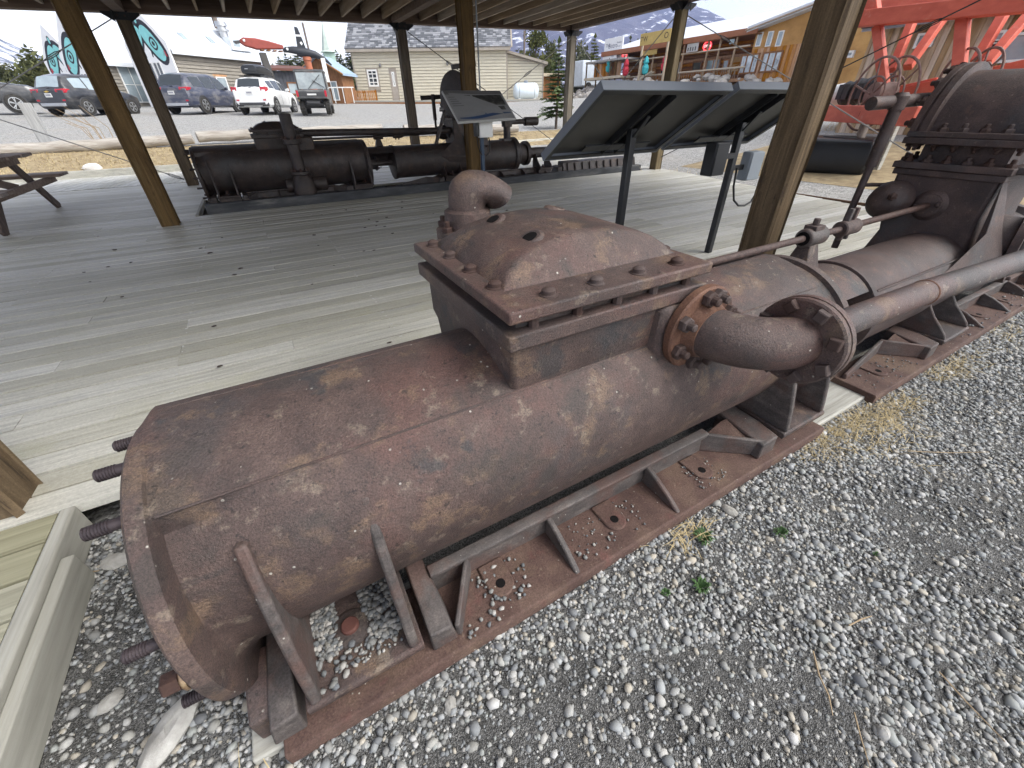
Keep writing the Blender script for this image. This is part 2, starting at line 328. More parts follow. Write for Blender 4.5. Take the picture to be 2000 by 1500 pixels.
# finer grit patch round the machine, with its own low bumps
def nz(x, y): return .008*sin(x*5.1+1.3*sin(y*4))*cos(y*4.3+x)+.004*sin(x*13+y*9)
GZ = lambda x, y: -.150+nz(x, y)
sheet('gravel_bed', list(np.arange(-2.2, 6.61, .1)), list(np.arange(-1.6, 1.65, .1)), GZ, M['sand'])

# loose pebbles
def pebbles(name, pts, rad, mats_cols, m, squash=(.45,.95)):
    n = len(pts); ph = (1+5**.5)/2
    iv = np.array([(-1,ph,0),(1,ph,0),(-1,-ph,0),(1,-ph,0),(0,-1,ph),(0,1,ph),(0,-1,-ph),(0,1,-ph),(ph,0,-1),(ph,0,1),(-ph,0,-1),(-ph,0,1)])/1.9
    jf = np.array([(0,11,5),(0,5,1),(0,1,7),(0,7,10),(0,10,11),(1,5,9),(5,11,4),(11,10,2),(10,7,6),(7,1,8),(3,9,4),(3,4,2),(3,2,6),(3,6,8),(3,8,9),(4,9,5),(2,4,11),(6,2,10),(8,6,7),(9,8,1)])
    rng = np.random.default_rng(len(pts))
    v = np.repeat(iv[None], n, 0)*(1+rng.uniform(-.28, .28, (n, 12, 1)))
    v[:, :, 0] *= rng.uniform(.75, 1.45, (n, 1)); v[:, :, 2] *= rng.uniform(*squash, (n, 1))
    a = rng.uniform(0, 2*pi, n); tl = rng.normal(0, .35, n)
    y, z = v[:, :, 1].copy(), v[:, :, 2].copy()
    v[:, :, 1] = y*np.cos(tl)[:, None]-z*np.sin(tl)[:, None]; v[:, :, 2] = y*np.sin(tl)[:, None]+z*np.cos(tl)[:, None]
    x, y = v[:, :, 0].copy(), v[:, :, 1].copy()
    v[:, :, 0] = x*np.cos(a)[:, None]-y*np.sin(a)[:, None]; v[:, :, 1] = x*np.sin(a)[:, None]+y*np.cos(a)[:, None]
    v = v*rad[:, None, None]+pts[:, None, :]
    f = (jf[None]+(np.arange(n)*12)[:, None, None]).reshape(-1, 3)
    me = bpy.data.meshes.new(name); me.vertices.add(n*12); me.vertices.foreach_set('co', v.reshape(-1).astype(np.float32))
    me.loops.add(len(f)*3); me.polygons.add(len(f)); me.polygons.foreach_set('loop_start', np.arange(len(f))*3)
    me.loops.foreach_set('vertex_index', f.reshape(-1).astype(np.int32))
    me.update(calc_edges=True)
    cols = np.array(mats_cols); c = cols[rng.integers(0, len(cols), n)]*rng.uniform(.72, 1.08, (n, 1))
    ca = me.color_attributes.new('tint', 'FLOAT_COLOR', 'POINT')
    ca.data.foreach_set('color', np.c_[np.repeat(c, 12, 0), np.ones(n*12)].reshape(-1).astype(np.float32))
    me.materials.append(m); o = bpy.data.objects.new(name, me); C.objects.link(o); o['kind'] = 'stuff'
    return o
pm = bpy.data.materials.new('pebble'); pm.use_nodes = True
_a = pm.node_tree.nodes.new('ShaderNodeAttribute'); _a.attribute_name = 'tint'
pm.node_tree.links.new(_a.outputs['Color'], pm.node_tree.nodes['Principled BSDF'].inputs['Base Color'])
pm.node_tree.nodes['Principled BSDF'].inputs['Roughness'].default_value = .8
PC = [(.27,.27,.26),(.33,.327,.31),(.24,.248,.248),(.37,.36,.335),(.19,.198,.20),(.30,.31,.31),(.40,.395,.38),(.155,.16,.165),(.35,.32,.265),(.27,.28,.265),(.22,.22,.21),(.31,.305,.28)]
def scatter(n, x0, x1, y0, y1, rmed, rsig, keep):
    rng = np.random.default_rng(n); x = rng.uniform(x0, x1, n); y = rng.uniform(y0, y1, n)
    k = keep(x, y, rng); x, y = x[k], y[k]; r = np.clip(rmed*np.exp(rng.normal(0, rsig, len(x))), .0018, .017)
    z = np.array([GZ(a, b) for a, b in zip(x, y)])+r*.25
    return np.c_[x, y, z], r
def patchy(x, y): return .5+.5*np.sin(x*2.3+1.1*np.sin(y*3.1)+.4)*np.cos(y*2.9-x*1.3+.7*np.sin(x*2))
def keep1(x, y, rng):
    d = np.hypot(x-.3, y)
    q = (1-.55*(patchy(x, y) > .72))*np.clip(1.25-.14*d, .35, 1)
    hid = (y > .60) & (x > -.36) & (x < 1.95)
    return (rng.uniform(0, 1, len(x)) < q) & ~hid
P1, R1_ = scatter(92000, -1.15, 3.4, -.62, 1.62, .0052, .42, lambda x, y, r: keep1(x, y, r) & ((x < -.3) | (y < .75)))
P2, R2_ = scatter(22000, 3.4, 6.4, -.3, 1.1, .0075, .35, lambda x, y, r: (y < .75))
pebbles('gravel', np.r_[P1, P2], np.r_[R1_, R2_], PC, pm)

# ------------------------------------------------------------------ deck
deck = bpy.data.objects.new('deck', bpy.data.meshes.new('deck')); C.objects.link(deck)
g = G()                                            # the joists underneath, seen through the gaps
for x in np.arange(-5.6, 8.2, .61): g.box(x-.02, x+.02, 1.7 if x > -1 else .1, 11.55, -.15, -.042)
me = bpy.data.meshes.new('deck_frame'); me.from_pydata(g.v, [], g.f); me.materials.append(M['beam']); deck.data = me; deck['kind'] = 'structure'
PIT = (-.92, 7.75, 7.42, 8.95)                     # opening round the second machine
pitch = .1452; row = 0; y = 1.655
def plank(x0, x1, y0, y1, m=None, z=-.038):
    g = G(); w_ = random.uniform(-.0015, .0015); t = random.uniform(-.002, .001)
    g.box(x0+.001, x1-.001, y0, y1, z, t)
    for i in range(4, 8): g.v[i] = (g.v[i][0], g.v[i][1], t+w_*(1 if i in (5, 6) else -1))
    return obj('plank', g, m or M['deck'], deck)
JX = [-5.0+.61*i for i in range(24)]
def run(xa, xb, y0, y1):
    x = xa
    while x < xb-.05:
        c = [q for q in JX if x+2.2 < q < x+5.2 and q < xb-.9]
        nx = random.choice(c) if c and xb-x > 4.3 else xb
        plank(x, nx, y0, y1); x = nx
while y < 11.5:
    y1 = y+pitch-random.uniform(.0125, .0165)
    left = -4.9
    right = 8.22 if y > 6.9 else np.interp(y, [1.6, 2.8, 4.3, 6.9], [7.3, 7.32, 7.6, 8.2])
    if PIT[2] < y < PIT[3]-.1: run(left, PIT[0], y, y1); run(PIT[1], right, y, y1)
    else: run(left, right, y, y1)
    y += pitch
y = 1.655-pitch
while y > -.5:                                     # the lobe of deck beside the end of the machine
    plank(-3.2, -1.002, y, y+pitch-.011, M['deck_tan']); y -= pitch
g = G(); g.beam((-.977, 1.655, -.066), (-.972, -.6, -.066), .046, .14)
obj('edge_board', g, M['deck_y'], deck, bevel=.007)
g = G(); g.beam((-.934, 1.42, -.085), (-.928, -.6, -.085), .036, .13); obj('edge_board', g, M['deck_y'], deck, bevel=.005)
g = G(); g.box(-.94, -.90, PIT[2], PIT[3], -.06, .012); obj('edge_board', g, M['deck_y'], deck, bevel=.004)
# nail heads along the joist lines
g = G()
for jx in JX[3:14:2]:
    for k in range(60):
        yy = 1.655+k*pitch
        for dy in (.03, .11):
            if random.random() < .62 and not (PIT[2] < yy < PIT[3] and PIT[0] < jx < PIT[1]): g.box(jx-.005+.02*random.random(), jx+.005+.02*random.random()*0+.008, yy+dy-.004, yy+dy+.004, .0005, .0028)
obj('nail_heads', g, flat('nail_steel', (.55,.55,.54), rough=.4, metal=.3), deck, kind='stuff')
# walkway behind the deck, boards laid across it
wk = bpy.data.objects.new('boardwalk', None); C.objects.link(wk); wk['kind'] = 'structure'
def boardwalk_piece(x, n):
    g = G(); s_ = .55
    g.hexa([(x,11.62,-.03),(x+.178,11.62,-.03),(x+.178+s_,14.05,-.03),(x+s_,14.05,-.03),(x,11.62,.002),(x+.178,11.62,.002),(x+.178+s_,14.05,.002),(x+s_,14.05,.002)])
    return obj('plank', g, M['deck_pale'], wk)
for i in range(66): boardwalk_piece(-5.2+i*.2, i)

def kerb(name, a, b, h, t, lab):
    g = G(); g.beam((a[0], a[1], a[2]+h/2), (b[0], b[1], b[2]+h/2), t, h)
    return tag(obj(name, g, M['deck'], bevel=.01, origin=a), lab, 'kerb board')
kerb('kerb_board', (-5.5, 13.75, -.02), (3.2, 14.55, -.02), .17, .09, 'long weathered kerb board between the boardwalk and the dry grass on the left')
kerb('kerb_board', (3.25, 14.56, -.02), (12.4, 15.9, .0), .20, .09, 'long weathered kerb board behind the second machine on the right')

# ------------------------------------------------------------------ shelter
SH = thing('open_shelter', 'open timber picnic shelter of square posts and heavy beams over the deck', 'shelter', (3.4, 6.5, 0))
def bz(x): return 2.60+.024*(x+1.2)
POSTS = {'BL': (-1.20,1.79), 'FR': (3.06,1.70), 'FRR': (8.05,1.70), 'FL': (-1.18,7.0), 'C': (3.24,7.0), 'R2': (8.06,7.42), 'L2': (-1.2,11.05), 'M': (3.58,11.05), 'R1': (8.14,11.05), 'LL': (-5.9,11.05)}
for k, (x, y) in POSTS.items():
    g = G(); s_ = .098; z1 = bz(x)
    rz = {'BL': -.05, 'FR': .06}.get(k, 0); Mx = Matrix.Translation((x, y, 0)) @ Matrix.Rotation(rz, 4, 'Z')
    nseg = 10 if k in ('FR', 'FL', 'C', 'BL') else 3
    rings = []
    for i in range(nseg+1):
        z = -.16+(z1+.16)*i/nseg; j = lambda: random.uniform(-.004, .004) if nseg > 3 else 0
        c_ = .016; q = []
        for (sx, sy) in ((-1,-1),(1,-1),(1,1),(-1,1)):
            q += [((sx*s_-sx*c_*(1 if sx*sy > 0 else 0)+j()), (sy*s_-sy*c_*(0 if sx*sy > 0 else 1)+j()), z), ((sx*s_-sx*c_*(0 if sx*sy > 0 else 1)+j()), (sy*s_-sy*c_*(1 if sx*sy > 0 else 0)+j()), z)]
        rings.append([Mx @ Vector(p) for p in q])
    g.loft(rings)
    obj('post', g, M['post_grey'] if k in ('R1','R2') else M['post'], SH, sharp=25)
    if k not in ('BL',):
        g = G()
        g.box(x-.104, x+.104, y-.104, y+.104, z1-.10, z1+.02)
        for sx in (-1, 1):
            g.prism([(x+sx*.105, z1+.0), (x+sx*.26, z1+.0), (x+sx*.26, z1-.03), (x+sx*.105, z1-.13)], 'y', y-.108, y-.100)
            g.prism([(y+sx*.105, z1+.0), (y+sx*.22, z1+.0), (y+sx*.22, z1-.03), (y+sx*.105, z1-.13)], 'x', x-.108, x-.100)
        b_ = obj('bracket', g, M['blacksteel'], SH)
        g = G()
        for sx in (-1, 1): g.lathe((x+sx*.05, y-.103, z1-.045), (0,-1,0), [(0,.014),(.012,.014),(.014,.009)], 8)
        obj('bolt_heads', g, M['bolt'], b_)
def roofbeam(a, b, w_=.19, h=.26):
    g = G(); g.beam((a[0], a[1], bz(a[0])+h/2), (b[0], b[1], bz(b[0])+h/2), w_, h); obj('beam', g, M['beam'], SH, bevel=.006)
for y in (1.79, 7.0): roofbeam((-3.1, y), (8.3, y))
roofbeam((-6.0, 11.05), (8.3, 11.05))
for x in (-1.2, 3.45, 8.1): roofbeam((x, 1.9), (x, 6.9), .16, .2); roofbeam((x, 7.1), (x, 10.94), .16, .2)
x = -2.95
while x < 8.2:
    for (ya, yb) in ((.95, 1.68), (1.9, 6.9), (7.1, 10.95)):
        if min(abs(x-q) for q in (-1.2, 3.45, 8.1)) > .13:
            g = G(); zb = bz(x)+.055; g.box(x-.02, x+.02, ya, yb, zb, zb+.185); obj('joist', g, M['joist'], SH)
    x += .41
g = G(); g.hexa([(-3.2,.9,bz(-3.2)+.262),(8.55,.9,bz(8.55)+.262),(8.55,11.6,bz(8.55)+.262),(-3.2,11.6,bz(-3.2)+.262),(-3.2,.9,bz(-3.2)+.30),(8.55,.9,bz(8.55)+.30),(8.55,11.6,bz(8.55)+.30),(-3.2,11.6,bz(-3.2)+.30)])  # roof's unseen front and left edges sized for the light reaching deck and pump
obj('roof_sheathing', g, M['roofdeck'], SH)
g = G(); g.hexa([(-3.3,6.5,3.9),(8.65,6.5,4.2),(8.65,11.75,2.95),(-3.3,11.75,2.62),(-3.3,6.5,3.94),(8.65,6.5,4.24),(8.65,11.75,2.99),(-3.3,11.75,2.66)])
g.hexa([(-3.3,.8,2.98),(8.65,.8,3.23),(8.65,6.5,4.2),(-3.3,6.5,3.9),(-3.3,.8,3.02),(8.65,.8,3.27),(8.65,6.5,4.24),(-3.3,6.5,3.94)])
obj('roof', g, flat('metal_roof', (.25,.26,.27), rough=.5), SH)
def tie(a, b, tb=.12, m='rod'):
    a, b = Vector(a), Vector(b); g = G(); g.tube([a, b], .0085, 6); r_ = obj('tie_rod', g, M[m], SH)
    d = (b-a).normalized(); c = a+d*(b-a).length*tb; g = G(); n_ = d.cross(Vector((0,1,0))).normalized()*.02
    if n_.length < .01: n_ = Vector((.02,0,0))
    if abs(d.x) < .05: n_ = d.cross(Vector((1,0,0))).normalized()*.02
    g.tube([c-d*.13, c-d*.07+n_, c+d*.07+n_, c+d*.13], .006, 6); g.tube([c-d*.13, c-d*.07-n_, c+d*.07-n_, c+d*.13], .006, 6)
    g.ball(c-d*.13, .015, 6, 4); g.ball(c+d*.13, .013, 6, 4)
    obj('turnbuckle', g, M['rod_dark'], r_)
yb = 10.94
tie((-1.35, yb, 2.5), (-5.8, yb, .25), .22); tie((-1.3, yb, .12), (-5.8, yb, 2.35), .03)
tie((3.7, yb, 2.58), (8.0, yb, .2), .22, 'rod_dark'); tie((8.02, yb, 2.66), (3.7, yb, .2), .3)
tie((8.14, 10.9, 2.7), (8.1, 7.55, .25), .3); tie((8.06, 7.6, 2.62), (8.12, 10.9, .25), .25)
tie((8.06, 7.25, 2.62), (8.06, 1.9, .2), .18); tie((8.06, 7.3, .25), (8.06, 1.9, 2.6), .75, 'rod_dark')
g = G(); g.tube([(3.375, 6.89, .9), (3.372, 6.885, 2.62)], .012, 8); obj('conduit', g, M['boxgrey'], SH)
# ------------------------------------------------------------------ the big steam pumps
YA, ZA = .95, .25
# bolts (shared meshes)
def hexbolt(stud=True, square=False):
    g = G(); n = 4 if square else 6
    g.lathe((0,0,0), (0,0,1), [(0,.5),(.32,.5),(.42,.42)] if not square else [(0,.62),(.55,.62),(.62,.5)], n)
    if stud: g.lathe((0,0,.38), (0,0,1), [(0,.25),(.42,.25),(.5,.17)], 10)
    return g
def proto(name, g, m):
    me = bpy.data.meshes.new(name); me.from_pydata(g.v, [], g.f); me.materials.append(m)
    b = bmesh.new(); b.from_mesh(me); bmesh.ops.recalc_face_normals(b, faces=b.faces)
    for e in b.edges: e.smooth = len(e.link_faces) == 2 and e.calc_face_angle(0) < .6
    for f in b.faces: f.smooth = True
    b.to_mesh(me); b.free(); return me
ME_HEX = proto('bolt', hexbolt(), M['bolt']); ME_SQ = proto('bolt', hexbolt(False, True), M['bolt'])
_g = G(); _g.lathe((0,0,0), (0,0,1), [(0,.62),(.05,.62),(.07,.5),(.1,.46),(.34,.46),(.42,.36),(.5,.2)], 14); ME_RND = proto('bolt', _g, M['bolt'])
def bolt(me, parent, loc, d, size, spin=None):
    o = bpy.data.objects.new('bolt', me); C.objects.link(o); o.parent = parent; ORG[o] = ORG[parent]
    o.location = Vector(loc)-ORG[parent]; q = Vector(d).to_track_quat('Z', 'Y')
    o.rotation_mode = 'QUATERNION'
    from mathutils import Quaternion
    o.rotation_quaternion = q @ Quaternion((0,0,1), random.uniform(0, 6) if spin is None else spin)
    o.scale = (size,)*3
    return o

def make_pump(O, label, near, rust):
    O = Vector(O); mats = rust
    root = thing('steam_pump', label, 'steam pump', (O.x+.8, O.y+YA, O.z-.15))
    def ob(name, g, m='rust', parent=None, bevel=0, **k):
        g.v = [(p[0]+O.x, p[1]+O.y, p[2]+O.z) for p in g.v]
        return obj(name, g, mats.get(m, M[m]) if isinstance(m, str) else m, parent or root, bevel=bevel, **k)
    B = lambda me, p, loc, d, s, spin=None: bolt(me, p, Vector(loc)+O, d, s, spin)
    # --- pump barrel: round below, with a thicker jacket over the top
    def rad(th, k=1.0):
        jac = .352+.042*math.exp(-((th-64)/26)**2)
        if 44 <= th <= 120.2: return jac
        t = (th-120.2)/90 if th > 120.2 else 0
        if th < 44 or th > 300: t = min(1, ((44-th) % 360)/80)
        t = max(0, min(1, t)); t = (1-cos(pi*t))/2
        j0 = .3505 if th > 100 and th < 300 else .375
        return j0+(.270-j0)*t
    TH = sorted(set(list(range(0, 360, 6))+[44,118,119.7,120.1,120.6,122,125,129]))
    def pocket(x, t):
        if t < 120.2 or t > 300: return 0
        a = min(1, (t-120.2)/4); b = max(0, 1-max(0, t-150)/55)
        return .040*math.exp(-(max(0, x+.36)/.15)**2)*a*b*(1 if x > -.378 else 0)
    def ring(x, rr): return [(x, YA+(rr(t)-pocket(x, t))*cos(R(t)), ZA+(rr(t)-pocket(x, t))*sin(R(t))) for t in TH]
    g = G()
    sts = [(-.42, lambda t: .355), (-.412, lambda t: .365), (-.386, lambda t: max(.365, rad(t))), (-.3815, lambda t: max(.3625, rad(t))), (-.379, lambda t: max(.345, rad(t))), (-.377, lambda t: max(.312, rad(t))),
           (-.372, lambda t: max(.293, rad(t))), (-.362, lambda t: max(.279, rad(t))), (-.345, rad)]
    sts += [(x, rad) for x in (-.30, -.25, -.2, -.14, -.08, 0, .3, .6, .9, 1.2, 1.5, 1.8)]
    sts += [(1.93, lambda t: rad(t)), (1.96, lambda t: max(.30, rad(t))), (1.985, lambda t: max(.355, rad(t)-.006)), (1.99, lambda t: .372), (2.03, lambda t: .372), (2.045, lambda t: .362)]
    g.loft([ring(x, f) for x, f in sts], caps=True)
    barrel = ob('barrel', g, 'rust', sharp=33)
    g = G()                                   # cast seams along the jacket
    for th, r_ in ((120.2, .0032), (73, .002)):
        rr = rad(th)-.001; g.tube([(x, YA+rr*cos(R(th)), ZA+rr*sin(R(th))) for x in (-.37, 0, .5, 1.0, 1.5, 1.93)], r_, 6)
    ob('casting_seam', g, 'rust', barrel)
    # --- studs on the open end
    for i, th in enumerate((20, 44, 68, 92, 116, 160, 180, 204, 240, 300, 340)):
        y, z = YA+.325*cos(R(th)), ZA+.325*sin(R(th)); ln = (.068, .075, .07)[i % 3]
        if th == 180 and near: ln = .03
        g = G(); pr = [(0,.0125),(ln*.45,.0125)]; t = ln*.45
        while t < ln-.003: pr += [(t+.0012,.0142),(t+.0036,.0142),(t+.0048,.0122)]; t += .0052
        g.lathe((-.415, y, z), (-1, 0, 0), pr+[(ln,.011)], 12)
        st = ob('stud', g, 'stud')
        if th == 180 and near:
            g = G(); g.lathe((-.423, y, z), (-1,0,0), [(0,.029),(.006,.029),(.010,.026),(.013,.022)], 16)
            ob('washer', g, 'brass', st)
            g = G(); g.lathe((-.437, y, z), (-1,0,0), [(0,.024),(.028,.024),(.032,.020)], 6); ob('nut', g, 'bolt', st)
    # --- bed plates
    def bed(x0, x1, ribs, holes, blocks, rail):
        g = G(); yo = .52
        g.prism([(yo+.012,-.155),(yo,-.148),(yo,-.100),(yo+.006,-.092),(.775,-.090),(.775,-.155)], 'x', x0, x1)
        b = ob('bedplate', g, 'rust_bed', bevel=.004)
        for (a, c) in rail:
            g = G(); g.prism([(.722,-.092),(.728,-.02),(.716,-.010),(.716,.004),(.722,.008),(.756,.008),(.762,.002),(.762,-.092)], 'x', a, c)
            ob('rail', g, 'rust_edge', b, bevel=.003)
        for x in ribs:
            g = G(); g.prism([(yo+.012,-.094),(.725,-.094),(.725,-.004),(.712,-.006),(.66,-.022),(.60,-.05),(.545,-.083)], 'x', x-.011, x+.011)
            ob('rib', g, 'rust_edge', b, bevel=.006)
        for x in holes:
            g = G(); n = 20
            top = [(x+.043*cos(2*pi*k/n), .634+.04*sin(2*pi*k/n)) for k in range(n)]
            poly = [(x-.045, .72), (x-.045, .634)]+[(x+.045*cos(pi+pi*k/10), .634+.045*sin(pi+pi*k/10)) for k in range(1, 10)]+[(x+.045, .634), (x+.045, .72)]
            g.prism(poly, 'z', -.094, -.082); p_ = ob('boss', g, 'rust_bed', b, bevel=.005)
            g = G(); g.lathe((x, .634, -.0825), (0,0,1), [(0,.0165),(.0018,.0155)], 16); ob('bolt_hole', g, 'hole', p_)
        for blk in blocks:
            g = G(); g.loft(blk); ob('key_block', g, 'rust_edge' if near else 'rust', b, bevel=.006)
        return b
    def blockA(x0, x1, sgn):   # upright key block with a sloping face
        yb_, yf = .80, .555
        if sgn > 0:
            return [[(x0,yf,-.09),(x1+.012,yf,-.09),(x1,yf+.004,-.015),(x0,yf+.004,-.005)],[(x0,.66,-.09),(x1+.012,.66,-.09),(x1,.66,-.008),(x0,.66,.012)],[(x0,yb_,-.09),(x1,yb_,-.09),(x1-.008,yb_,.004),(x0,yb_,.016)]]
        return [[(x0-.012,yf,-.09),(x1,yf,-.09),(x1,yf+.004,-.005),(x0,yf+.004,-.015)],[(x0-.012,.66,-.09),(x1,.66,-.09),(x1,.66,.012),(x0,.66,-.008)],[(x0,yb_,-.09),(x1,yb_,-.09),(x1,yb_,.016),(x0+.008,yb_,.004)]]
    b1 = bed(-.36, 2.03, [.545, 1.03], [.30, .79, 1.28], [blockA(-.365, -.30, -1), blockA(.04, .105, 1), blockA(1.56, 1.66, -1)], [(.10, 1.40)])
    def wall2(g, p0, p1, th, t0, t1, zb=-.092):
        d = Vector((p1[0]-p0[0], p1[1]-p0[1], 0)).normalized(); n_ = Vector((-d.y, d.x, 0))*th/2; q = [Vector((*p0,0)), Vector((*p1,0))]
        g.hexa([q[0]-n_+Vector((0,0,zb)), q[1]-n_+Vector((0,0,zb)), q[1]+n_+Vector((0,0,zb)), q[0]+n_+Vector((0,0,zb)), q[0]-n_*.7+Vector((0,0,t0)), q[1]-n_*.7+Vector((0,0,t1)), q[1]+n_*.7+Vector((0,0,t1)), q[0]+n_*.7+Vector((0,0,t0))])
    g = G(); wall2(g, (.235,.742), (.118,.562), .022, .006, -.03); ob('wing', g, 'rust_edge', b1, bevel=.005)
    g = G(); wall2(g, (1.37,.742), (1.60,.568), .026, .006, -.012); ob('wing', g, 'rust_edge', b1, bevel=.006)
    g = G(); g.hexa([(1.40,.745,-.092),(1.60,.58,-.092),(1.60,.75,-.092),(1.58,.76,-.092),(1.40,.742,-.03),(1.60,.58,-.03),(1.60,.75,.0),(1.52,.75,.002)]); ob('web', g, 'rust_bed', b1, bevel=.004)
    # foot of the left end and its eyelet
    g = G(); g.prism([(.60,-.15),(.78,-.15),(.78,-.02),(.72,.0),(.60,-.03)], 'x', -.415, -.36); e_ = ob('end_lug', g, 'rust', b1, bevel=.008)
    g = G(); g.lathe((-.416, .68, -.085), (-1,0,0), [(0,.026),(.0015,.025)], 16); ob('eye', g, 'hole', e_)
    def foot(x0, x1, bx, low=False, gravel=False):
        g = G(); g.prism([(.552,-.032),(.548,-.02),(.548,-.006),(.554,0),(.84,.004),(.84,-.032)], 'x', x0-.012, x1+.012); f = ob('foot_plate', g, 'rust', barrel, bevel=.004)
        g = G(); g.box(x0-.005, x1+.005, .60, .80, -.09, -.031); ob('pad', g, 'rust_bed', f, bevel=.004)
        for x in (x0, x1):
            s_ = 1 if x == x0 else -1
            pr_ = [(.556,0),(.566,.025),(.60,.06),(.66,.115),(.72,.19),(.76,.25),(.84,.22),(.86,.1),(.86,0)] if low else [(.552,0),(.560,.05),(.575,.12),(.595,.20),(.618,.28),(.648,.375),(.690,.475),(.82,.42),(.86,.2),(.86,0)]
            g = G(); g.prism(pr_, 'x', x-.0, x+s_*(.02 if low else .026)); ob('gusset', g, 'rust_edge' if near else 'rust', f, bevel=.007)
        g = G(); g.lathe((bx, .692, .001), (0,0,1), [(0,.056),(.006,.052),(.010,.045)], 20); ob('boss', g, 'rust', f)
        if gravel:
            g = G(); g.lathe((bx, .692, .009), (0,0,1), [(0,.025),(.010,.024),(.014,.020)], 18); ob('bolt_head', g, 'bolt_red', f)
        else: B(ME_HEX, f, (bx, .692, .01), (0,0,1), .052)
        return f
    f1 = foot(-.268, .008, -.146, gravel=near)
    f2 = foot(1.70, 2.0, 1.90)
    # --- valve chest
    g = G(); g.loft([[(.46,.80,.30),(1.08,.80,.30),(1.08,1.36,.30),(.46,1.36,.30)],[(.445,.785,.535),(1.10,.785,.535),(1.10,1.39,.535),(.445,1.39,.535)],[(.435,.772,.57),(1.105,.772,.57),(1.105,1.40,.57),(.435,1.40,.57)],[(.435,.768,.70),(1.105,.768,.70),(1.105,1.405,.70),(.435,1.405,.70)]])
    chest = ob('valve_chest', g, 'rust', bevel=.014)
    g = G(); g.box(.412, 1.128, .745, 1.43, .698, .742); ob('chest_flange', g, 'rust', chest, bevel=.005)
    # boss for the side elbow
    g = G(); g.loft([[(.93,.80,.42),(1.26,.80,.42),(1.26,.80,.70),(.93,.80,.70)],[(.955,.735,.47),(1.235,.735,.47),(1.235,.735,.697),(.955,.735,.697)]]); ob('outlet_boss', g, 'rust', chest, bevel=.02)
    g = G(); g.box(.455, 1.085, .785, 1.39, .742, .776); ob('gasket_gap', g, 'rust_dark', chest)
    g = G(); g.box(.412, 1.128, .742, 1.448, .774, .808); lid = ob('chest_lid', g, 'rust', chest, bevel=.006)
    # vaulted crown on the lid
    g = G(); rings = []
    for i in range(15):
        t = i/14; a = pi*t; prof = sin(a)**.75
        x = .785-.285*cos(a)
        hz = .094*prof
        rings.append([(x, .868, .806), (x, .872+.045*prof, .808+hz*.55), (x, .876+.072*prof, .808+hz*.90), (x, .884+.082*prof, .808+hz*.975), (x, .905+.09*prof, .808+hz), (x, 1.22, .808+hz), (x, 1.32, .808+hz*.97), (x, 1.385-.02*prof, .808+hz*.55), (x, 1.40, .806)])
    # widen the skirts
    for i, r_ in enumerate(rings):
        t = i/14; s_ = (t-.5)*2
        rings[i] = [(p[0]+s_*abs(s_)**6*.03, p[1], p[2]) for p in r_]
    g.loft(rings, closed=False); ob('crown', g, 'rust', chest, sharp=48)
    for hx, hy, up in ((.635, 1.01, .0), (.645, 1.26, .0), (.93, 1.31, 1)):
        a = math.acos(max(-1, min(1, (.785-hx)/.285))); hz = .808+.094*sin(a)**.75
        nrm = Vector((-.42 if hx < .75 else .2, 0, .9)).normalized()
        g = G(); g.lathe((hx, hy, hz-.006), nrm, [(0,.044),(.008,.037),(.010,.030),(.008,.023)], 20); hb = ob('crown_boss', g, 'rust', chest)
        if not up: g = G(); g.lathe(Vector((hx, hy, hz-.006))+nrm*.0086, nrm, [(0,.0235),(.0014,.0225)], 20); ob('crown_hole', g, 'hole', hb)
    for i in range(4): B(ME_RND, lid, (.555+i*.155, .792, .808), (0,0,1), .040)
    for i in range(4): B(ME_RND, lid, (.462, .91+i*.155, .808), (0,0,1), .040)
    for i in range(4): B(ME_RND, lid, (1.085, .90+i*.15, .808), (0,0,1), .038)
    for i in range(3): B(ME_RND, lid, (.60+i*.17, 1.405, .808), (0,0,1), .038)
    for i in range(5):
        g = G(); g.lathe((.50+i*.14, .775, .741), (0,0,1), [(0,.014),(.034,.014)], 8); ob('lid_stud', g, 'bolt', chest)
    # --- neck (distance piece) between pump and steam end
    g = G(); th = list(range(-8, 142, 5)); rings = []
    for (x, ro, ri) in ((2.04,.256,.236),(2.5,.256,.236)):
        rings.append([(x, YA+ro*cos(R(t)), ZA+ro*sin(R(t))) for t in th]+[(x, YA+ri*cos(R(t)), ZA+ri*sin(R(t))) for t in th[::-1]])
    g.loft(rings); neck = ob('distance_piece', g, 'rust')
    g = G(); g.tube([(2.0, YA, ZA), (2.6, YA, ZA)], .045, 14); ob('piston_rod', g, 'bolt', neck)
    g = G(); g.lathe((2.04, YA, ZA), (1,0,0), [(0,.14),(.03,.14),(.03,.09),(.14,.09),(.14,.11),(.16,.11)], 20); gl = ob('gland', g, 'rust_dark', neck)
    for k in range(4): B(ME_HEX, gl, (2.2, YA+.09*cos(k*1.57+.8), ZA+.09*sin(k*1.57+.8)), (1,0,0), .05)
    g = G(); fr = lambda x, f: [(x, YA+f*cos(R(t)), ZA+f*sin(R(t))) for t in range(0, 360, 8)]
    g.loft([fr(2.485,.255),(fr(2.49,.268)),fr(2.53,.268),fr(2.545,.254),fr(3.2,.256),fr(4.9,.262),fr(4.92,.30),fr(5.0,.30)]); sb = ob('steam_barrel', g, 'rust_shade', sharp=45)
    g = G(); g.tube([(2.54, YA+.262*cos(R(140)), ZA+.262*sin(R(140))), (3.6, YA+.265*cos(R(140)), ZA+.265*sin(R(140)))], .006, 6); ob('casting_seam', g, 'rust_shade', sb)
    # --- valve rod with its guide and coupling
    rz_, ry = .648, 1.05
    g = G(); g.tube([(1.1, ry, rz_), (2.62, ry, rz_)], .0165, 14); ob('valve_rod', g, 'bolt' if near else 'rust')
